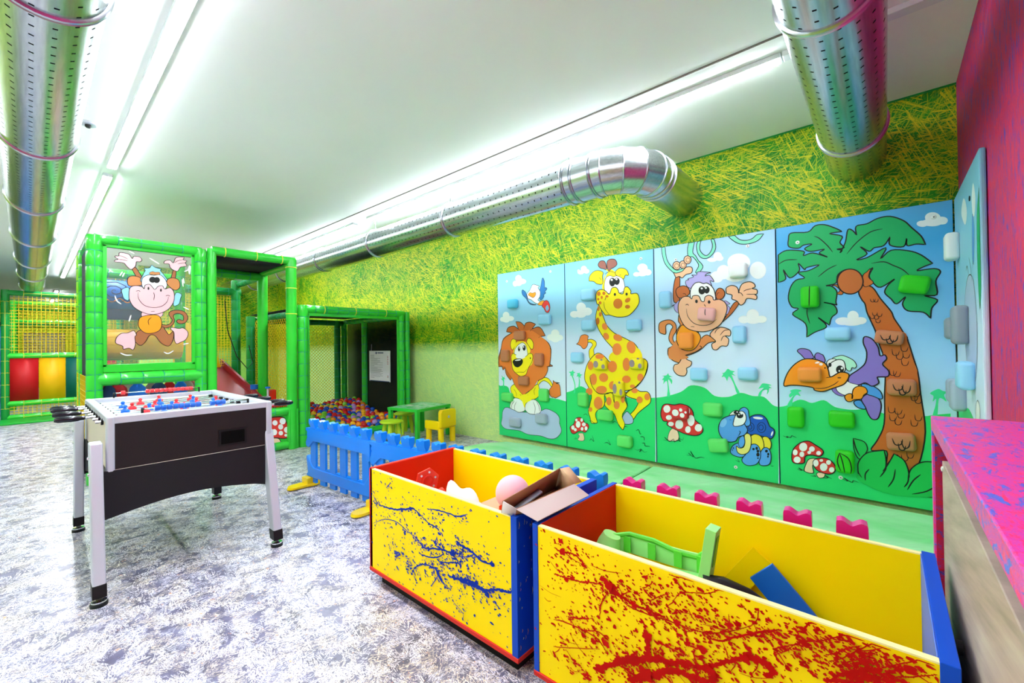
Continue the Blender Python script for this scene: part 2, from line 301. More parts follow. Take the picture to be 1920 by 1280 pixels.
ART['giraffe'] = '''F hill 0 -2703 718 -2703 718 -2624 742 -2510 797 -2379 738 -2253 728 -2111 737 -1882 700 -1791 715 -1678 732 -1678 732 -1687 50 -1687 50 -2713 50 -2713 50
F palmfar 0 -2607 724 -2594 802 -2633 907 -2668 886 -2668 886 -2644 926 -2669 949 -2669 949 -2626 956 -2614 974 -2603 952 -2577 948 -2577 948 -2604 932 -2598 898 -2598 898 -2615 912 -2583 812 -2588 725
F palmfar 0 -2544 785 -2537 843 -2542 901 -2570 895 -2570 895 -2552 924 -2566 938 -2566 938 -2541 939 -2518 945 -2524 930 -2485 922 -2485 922 -2513 911 -2514 883 -2530 896 -2522 844 -2527 786
F cloud 0 -2415 2065 -2419 2050 -2430 2039 -2445 2034 -2462 2036 -2477 2044 -2487 2058 -2491 2075 -2487 2090 -2476 2101 -2461 2106 -2444 2104 -2429 2095 -2419 2081
F cloud 0 -2453 2035 -2458 2026 -2469 2020 -2485 2018 -2503 2020 -2519 2026 -2530 2035 -2534 2045 -2530 2054 -2518 2060 -2502 2062 -2484 2060 -2468 2054 -2457 2045
F cloud 0 -2386 2040 -2390 2029 -2400 2022 -2416 2018 -2432 2021 -2447 2027 -2458 2038 -2461 2049 -2457 2060 -2447 2068 -2431 2071 -2415 2068 -2400 2062 -2390 2051
F cloud 0 -1734 1989 -1740 1971 -1754 1958 -1776 1953 -1799 1956 -1820 1967 -1835 1984 -1840 2003 -1834 2021 -1819 2034 -1798 2039 -1774 2036 -1753 2025 -1739 2008
F cloud 0 -1815 1937 -1818 1928 -1828 1921 -1842 1919 -1857 1921 -1871 1926 -1881 1935 -1884 1945 -1881 1954 -1871 1961 -1857 1964 -1841 1962 -1827 1956 -1818 1947
F cloud 0 -1695 1942 -1699 1929 -1710 1920 -1726 1916 -1744 1918 -1760 1926 -1771 1938 -1775 1952 -1771 1965 -1760 1974 -1743 1978 -1725 1976 -1710 1968 -1699 1956
F cloud 0 -1743 1932 -1748 1923 -1762 1916 -1781 1914 -1803 1917 -1823 1924 -1836 1933 -1841 1944 -1836 1954 -1822 1960 -1802 1962 -1780 1960 -1761 1953 -1748 1943
F cloud 0 -2435 1651 -2441 1627 -2458 1609 -2482 1600 -2509 1601 -2533 1614 -2550 1634 -2556 1659 -2549 1684 -2532 1702 -2507 1711 -2480 1709 -2457 1696 -2440 1676
F cloud 0 -2526 1584 -2532 1568 -2548 1556 -2570 1550 -2596 1552 -2618 1560 -2634 1574 -2640 1590 -2634 1606 -2618 1618 -2595 1623 -2569 1622 -2547 1613 -2532 1600
F cloud 0 -2359 1604 -2365 1586 -2381 1572 -2404 1565 -2429 1566 -2452 1576 -2468 1592 -2473 1611 -2467 1629 -2451 1643 -2428 1650 -2402 1648 -2380 1638 -2364 1622
F cloud 0 -2426 1582 -2434 1565 -2455 1551 -2485 1545 -2518 1547 -2549 1556 -2570 1572 -2577 1591 -2569 1609 -2548 1622 -2517 1628 -2483 1626 -2454 1616 -2433 1600
F giry 6 -2341 1146 -2345 1197 -2315 1239 -2319 1281 -2372 1307 -2431 1295 -2426 1274 -2382 1273 -2358 1248 -2383 1214 -2403 1180 -2395 1103 -2356 1087
F gspot 6 -2416 1316 -2410 1342 -2450 1360 -2500 1348 -2521 1310 -2536 1276 -2562 1258 -2562 1258 -2512 1240 -2477 1206 -2442 1214 -2417 1257
F giry 7 -1984 754 -1918 802 -1862 797 -1826 782 -1754 782 -1724 737 -1729 678 -1792 621 -1857 564 -1894 512 -1913 497 -1941 538 -1893 595 -1855 659 -1864 697 -1938 714 -1985 737
F hoof 6 -1978 570 -1940 547 -1908 506 -1914 462 -1961 444 -2018 450 -2022 512
F giry 6 -2217 730 -2203 676 -2224 620 -2174 569 -2115 530 -2076 444 -2038 395 -2019 384 -1999 444 -2027 520 -1977 605 -1972 640 -1995 692 -1984 763 -2071 776 -2126 736 -2113 647 -2126 745
F giry 7 -2422 802 -2380 701 -2397 624 -2421 528 -2400 464 -2385 410 -2321 417 -2315 436 -2335 499 -2313 548 -2245 590 -2224 638 -2217 730 -2111 755 -1984 781 -1984 781 -1880 813 -1788 921 -1750 1008 -1749 1068 -1776 1102 -1830 1118 -1847 1187 -1910 1275 -2102 1278 -2104 1170 -2135 1125 -2131 1070 -2156 1065 -2206 1115 -2267 1156 -2330 1146 -2417 1056 -2457 951 -2459 866
F giry 7 -2288 1717 -2280 1666 -2304 1600 -2315 1516 -2284 1414 -2211 1304 -2139 1229 -2103 1180 -2131 1131 -2123 1073 -1830 1078 -1829 1156 -1869 1242 -1961 1299 -2100 1367 -2181 1444 -2216 1520 -2243 1596 -2252 1664
F giry 0 -2122 1172 -2141 1073 -1822 1078 -1861 1219
F giry 0 -2203 1784 -2191 1949 -2162 2004 -2217 2044 -2180 2047 -2171 2030 -2130 2028 -2090 2003 -2020 1954 -1982 1877 -1988 1781 -2148 1763 -2230 1829 -2214 1927 -2200 1983
F gbrown 6 -2278 2093 -2253 2128 -2207 2124 -2184 2085 -2180 2031 -2217 2044 -2254 2057
F gbrown 6 -2171 2046 -2170 2112 -2133 2133 -2079 2120 -2058 2072 -2089 2043 -2126 2032 -2149 2010
F giry 6 -2228 1970 -2218 2002 -2255 2028 -2321 2032 -2380 1988 -2391 1934 -2391 1934 -2333 1923 -2295 1894 -2229 1887
F giry 6 -2082 1977 -2045 2022 -1993 2021 -1950 1993 -1934 1943 -1968 1947 -1986 1913 -2020 1921
L ink 4 -2275 1959 -2252 1944 -2243 1922
L ink 4 -2038 1952 -2011 1957
L ink 5 -2200 1983 -2163 2000 -2126 2003 -2072 1980
F white 5 -2202 1809 -2206 1884 -2182 1948 -2136 1961 -2100 1945 -2064 1951 -2003 1919 -1982 1869 -1983 1789 -2094 1766 -2166 1781
F ink 0 -2080 1889 -2084 1870 -2094 1856 -2107 1849 -2123 1850 -2136 1860 -2146 1877 -2149 1896 -2145 1915 -2135 1930 -2121 1937 -2106 1935 -2092 1925 -2083 1908
F ink 0 -2031 1892 -2035 1876 -2044 1864 -2057 1858 -2071 1860 -2084 1868 -2092 1882 -2095 1899 -2092 1915 -2083 1927 -2070 1933 -2056 1931 -2043 1922 -2034 1908
F white 0 -2108 1915 -2109 1910 -2112 1906 -2118 1905 -2123 1906 -2128 1908 -2132 1913 -2133 1918 -2132 1923 -2128 1926 -2123 1928 -2117 1927 -2112 1924 -2109 1920
F white 0 -2054 1916 -2055 1911 -2059 1908 -2064 1906 -2069 1907 -2074 1910 -2078 1914 -2079 1918 -2078 1923 -2074 1926 -2069 1928 -2064 1927 -2059 1924 -2055 1920
F giry 7 -2298 1684 -2308 1769 -2287 1817 -2239 1828 -2193 1808 -2157 1772 -2139 1787 -2120 1830 -2075 1834 -2049 1803 -2040 1774 -1997 1762 -1978 1820 -1944 1825 -1911 1782 -1911 1754 -1852 1753 -1828 1719 -1829 1649 -1889 1574 -1957 1531 -2062 1528 -2152 1554 -2197 1556 -2225 1587 -2261 1639 -2275 1674
F ink 0 -2074 1762 -2076 1755 -2079 1750 -2084 1748 -2090 1748 -2095 1752 -2098 1757 -2099 1764 -2098 1770 -2094 1775 -2089 1777 -2084 1777 -2079 1773 -2075 1768
F ink 0 -1945 1753 -1946 1747 -1950 1742 -1955 1740 -1960 1740 -1965 1744 -1968 1749 -1969 1755 -1968 1762 -1964 1766 -1960 1768 -1954 1768 -1950 1765 -1946 1760
L ink 6 -2204 1710 -2194 1734 -2199 1739
L ink 4 -2214 1702 -2205 1627 -2152 1558
F gspot2 0 -2004 1662 -2009 1640 -2023 1623 -2044 1614 -2067 1616 -2087 1627 -2101 1646 -2106 1670 -2101 1692 -2086 1709 -2065 1717 -2042 1715 -2022 1704 -2008 1684
F gspot2 0 -1919 1708 -1917 1698 -1920 1688 -1928 1678 -1940 1672 -1953 1669 -1965 1671 -1973 1677 -1976 1687 -1973 1697 -1964 1707 -1952 1714 -1939 1716 -1927 1714
F gspot2 0 -1922 1624 -1924 1616 -1932 1610 -1943 1607 -1955 1608 -1966 1612 -1974 1619 -1976 1628 -1974 1636 -1966 1642 -1955 1645 -1943 1644 -1932 1640 -1924 1632
F gspot2 0 -2252 1785 -2254 1775 -2260 1767 -2269 1763 -2278 1764 -2286 1770 -2292 1778 -2294 1788 -2292 1799 -2286 1806 -2277 1810 -2268 1809 -2260 1804 -2254 1795
F gspot2 0 -2194 1784 -2196 1776 -2201 1770 -2208 1767 -2217 1768 -2224 1772 -2229 1779 -2231 1787 -2229 1795 -2224 1801 -2216 1804 -2208 1803 -2200 1798 -2195 1792
F gspot2 0 -2159 1749 -2161 1744 -2166 1740 -2174 1738 -2182 1738 -2189 1742 -2194 1746 -2196 1752 -2194 1758 -2189 1762 -2182 1764 -2173 1763 -2166 1760 -2161 1755
F gspot2 0 -2226 1743 -2227 1736 -2231 1731 -2236 1728 -2242 1728 -2247 1732 -2251 1738 -2252 1746 -2251 1753 -2247 1758 -2242 1761 -2236 1760 -2230 1757 -2227 1751
F gspot2 0 -2267 1728 -2269 1722 -2272 1718 -2278 1715 -2284 1716 -2289 1719 -2293 1724 -2294 1730 -2292 1735 -2289 1740 -2283 1742 -2277 1741 -2272 1738 -2269 1734
F gspot2 0 -2242 1688 -2244 1681 -2248 1675 -2255 1673 -2263 1673 -2269 1677 -2274 1683 -2276 1690 -2274 1698 -2269 1703 -2262 1706 -2254 1705 -2248 1701 -2243 1695
F gspot2 0 -2267 1627 -2269 1616 -2272 1608 -2278 1603 -2284 1604 -2289 1609 -2292 1618 -2294 1629 -2292 1640 -2288 1648 -2283 1653 -2277 1652 -2272 1647 -2268 1638
F gspot2 0 -2241 1567 -2243 1557 -2248 1549 -2254 1545 -2262 1545 -2269 1550 -2273 1559 -2275 1569 -2273 1579 -2268 1587 -2261 1591 -2254 1590 -2247 1586 -2242 1577
F gspot2 0 -2269 1498 -2272 1482 -2278 1469 -2286 1462 -2295 1463 -2304 1470 -2309 1483 -2311 1500 -2309 1515 -2303 1528 -2294 1535 -2285 1534 -2277 1527 -2271 1514
F gspot 0 -2179 1445 -2176 1429 -2180 1415 -2189 1405 -2202 1401 -2217 1404 -2230 1414 -2238 1428 -2241 1444 -2238 1459 -2228 1469 -2215 1472 -2200 1469 -2188 1459
F gspot 0 -2165 1346 -2160 1330 -2162 1315 -2170 1304 -2183 1299 -2198 1301 -2212 1310 -2222 1324 -2227 1340 -2225 1356 -2217 1367 -2204 1372 -2189 1369 -2175 1360
F gspot 0 -2013 1300 -2024 1288 -2042 1282 -2063 1283 -2085 1290 -2102 1303 -2110 1319 -2109 1335 -2099 1347 -2081 1353 -2059 1352 -2038 1344 -2021 1331 -2013 1316
F gspot 0 -2021 1200 -2026 1174 -2041 1152 -2061 1141 -2084 1140 -2105 1152 -2119 1174 -2124 1200 -2118 1227 -2103 1248 -2082 1259 -2059 1259 -2039 1247 -2025 1226
F gspot 0 -1871 1230 -1868 1203 -1875 1180 -1890 1164 -1910 1158 -1931 1165 -1949 1183 -1961 1208 -1964 1235 -1956 1259 -1941 1275 -1921 1280 -1900 1273 -1882 1255
F gspot 0 -2221 1124 -2226 1113 -2241 1104 -2262 1098 -2285 1098 -2306 1103 -2320 1112 -2325 1123 -2320 1134 -2305 1144 -2284 1149 -2261 1149 -2240 1144 -2226 1135
F gspot 0 -2351 1025 -2355 1004 -2365 988 -2379 978 -2394 978 -2408 987 -2417 1003 -2420 1023 -2416 1044 -2406 1060 -2392 1070 -2377 1070 -2364 1061 -2354 1045
F gspot 0 -2075 1022 -2080 996 -2095 976 -2116 964 -2139 963 -2160 974 -2174 994 -2179 1020 -2173 1045 -2158 1066 -2137 1078 -2114 1078 -2094 1067 -2080 1047
F gspot 0 -1930 1047 -1935 1018 -1946 995 -1962 982 -1980 982 -1996 994 -2007 1017 -2010 1046 -2006 1075 -1994 1098 -1978 1111 -1960 1111 -1945 1098 -1934 1076
F gspot 0 -2310 882 -2314 855 -2326 833 -2342 820 -2360 819 -2376 831 -2388 852 -2391 878 -2387 905 -2375 927 -2358 940 -2340 940 -2324 929 -2314 908
F gspot 0 -2177 906 -2182 886 -2197 869 -2218 859 -2242 858 -2264 866 -2278 882 -2284 901 -2278 922 -2263 938 -2241 948 -2217 949 -2196 941 -2182 925
F gspot 0 -2092 828 -2096 809 -2107 794 -2122 784 -2139 783 -2154 791 -2164 806 -2168 824 -2164 843 -2153 859 -2137 868 -2120 869 -2106 861 -2095 847
F gspot 0 -1927 898 -1932 882 -1945 869 -1963 861 -1984 860 -2002 866 -2014 878 -2019 894 -2014 911 -2001 924 -1982 932 -1962 933 -1944 926 -1932 914
F gspot 0 -1791 921 -1794 904 -1804 890 -1817 882 -1832 882 -1845 889 -1854 902 -1856 919 -1853 936 -1844 950 -1830 958 -1816 958 -1803 951 -1794 938
F gspot 0 -2194 777 -2200 759 -2218 744 -2244 734 -2273 732 -2298 738 -2316 752 -2322 770 -2316 788 -2297 804 -2271 813 -2243 815 -2217 808 -2200 795
F gspot 0 -2365 748 -2370 732 -2381 718 -2398 710 -2416 708 -2432 715 -2444 727 -2448 743 -2443 760 -2432 774 -2415 782 -2396 783 -2380 777 -2369 764
F gspot 0 -2246 636 -2252 608 -2267 584 -2288 570 -2311 568 -2332 579 -2346 600 -2351 628 -2346 657 -2330 680 -2309 695 -2286 696 -2265 685 -2251 664
F gspot 0 -2142 663 -2146 644 -2154 628 -2166 618 -2180 617 -2192 625 -2200 639 -2203 658 -2200 677 -2191 693 -2178 702 -2165 703 -2153 696 -2145 681
F gspot 0 -2050 630 -2054 612 -2063 596 -2077 587 -2092 586 -2105 593 -2114 606 -2117 624 -2113 642 -2104 658 -2090 667 -2075 668 -2062 661 -2053 647
F gspot 0 -1993 692 -1996 676 -2002 664 -2010 656 -2020 655 -2028 662 -2034 673 -2036 689 -2033 704 -2027 717 -2018 725 -2009 725 -2001 719 -1995 707
F gspot 0 -1852 789 -1856 777 -1865 768 -1878 762 -1893 761 -1906 765 -1916 774 -1919 785 -1915 796 -1906 806 -1892 812 -1878 813 -1864 808 -1855 800
F gspot 0 -1805 702 -1809 687 -1817 675 -1830 668 -1844 667 -1856 672 -1865 683 -1867 697 -1864 711 -1855 724 -1843 731 -1829 732 -1817 726 -1808 715
F gspot 0 -1728 737 -1731 722 -1739 710 -1751 702 -1763 701 -1775 707 -1782 718 -1785 733 -1782 748 -1774 760 -1762 768 -1750 769 -1738 763 -1731 752
F gspot 0 -2370 556 -2372 546 -2379 536 -2388 531 -2399 530 -2408 534 -2415 542 -2417 552 -2414 563 -2408 572 -2398 578 -2388 578 -2378 575 -2372 567
F gspot 0 -1880 831 -1883 823 -1891 816 -1902 812 -1914 812 -1926 814 -1933 820 -1936 828 -1933 835 -1925 842 -1914 846 -1901 846 -1890 844 -1883 838
L ink 6 -2376 926 -2393 897 -2368 804 -2295 734 -2192 736 -2151 753 -2126 732
L ink 6 -1776 1102 -1749 1068 -1760 991 -1797 904 -1880 822 -1956 774 -1985 728 -1967 650 -1972 614 -2026 538
F cream 4 -2552 276 -2535 250 -2558 208 -2508 201 -2475 220 -2480 266 -2496 288
F red 6 -2654 302 -2654 341 -2607 376 -2583 436 -2526 456 -2488 436 -2466 406 -2428 396 -2418 359 -2462 302 -2506 310 -2551 300 -2597 270 -2632 271
F white 0 -2521 380 -2524 364 -2532 351 -2544 342 -2557 341 -2569 346 -2577 358 -2580 374 -2576 390 -2568 404 -2556 412 -2543 413 -2531 408 -2524 396
F white 0 -2489 432 -2491 423 -2495 416 -2501 412 -2508 411 -2514 414 -2519 420 -2520 428 -2518 437 -2514 444 -2508 448 -2501 449 -2495 446 -2490 440
F white 0 -2453 388 -2456 379 -2463 371 -2472 366 -2483 364 -2493 367 -2500 374 -2502 382 -2499 392 -2492 400 -2483 405 -2472 406 -2462 403 -2456 397
F white 0 -2598 338 -2601 327 -2606 318 -2615 312 -2624 311 -2632 315 -2638 323 -2640 333 -2638 344 -2632 353 -2623 358 -2614 360 -2606 356 -2600 348
F white 0 -2569 317 -2571 310 -2576 303 -2584 299 -2592 298 -2599 300 -2604 306 -2606 313 -2604 321 -2598 327 -2591 332 -2583 332 -2576 330 -2571 324
F white 0 -2483 337 -2485 329 -2490 322 -2497 317 -2505 316 -2512 319 -2517 325 -2518 333 -2516 341 -2511 349 -2504 353 -2496 354 -2489 351 -2484 345
F white 0 -2433 348 -2435 338 -2440 329 -2447 324 -2455 323 -2462 327 -2467 334 -2468 344 -2466 354 -2462 362 -2454 367 -2446 368 -2440 365 -2435 358
F white 0 -2556 424 -2558 418 -2562 412 -2569 408 -2576 407 -2582 410 -2586 414 -2588 421 -2586 428 -2582 434 -2575 437 -2568 438 -2562 436 -2558 431
L ink 3 -2610 211 -2575 216 -2592 232
L ink 4 -2409 219 -2388 241 -2356 217 -2376 280
L ink 4 -2231 216 -2200 230 -2160 208 -2189 259
L ink 4 -2482 485 -2448 502 -2427 480
L ink 4 -2417 430 -2384 433 -2363 422 -2342 414 -2316 418
L ink 4 -2136 437 -2106 459 -2082 443
L ink 5 -2067 427 -2038 395 -2014 384 -2000 417 -1966 417
L ink 5 -1878 388 -1850 404 -1837 367 -1823 369
L ink 5 -1833 337 -1797 338 -1793 304
L ink 5 -1816 275 -1789 279 -1785 254 -1736 257
L ink 3 -1899 211 -1863 199 -1826 218 -1845 185 -1817 211 -1799 192 -1763 202'''
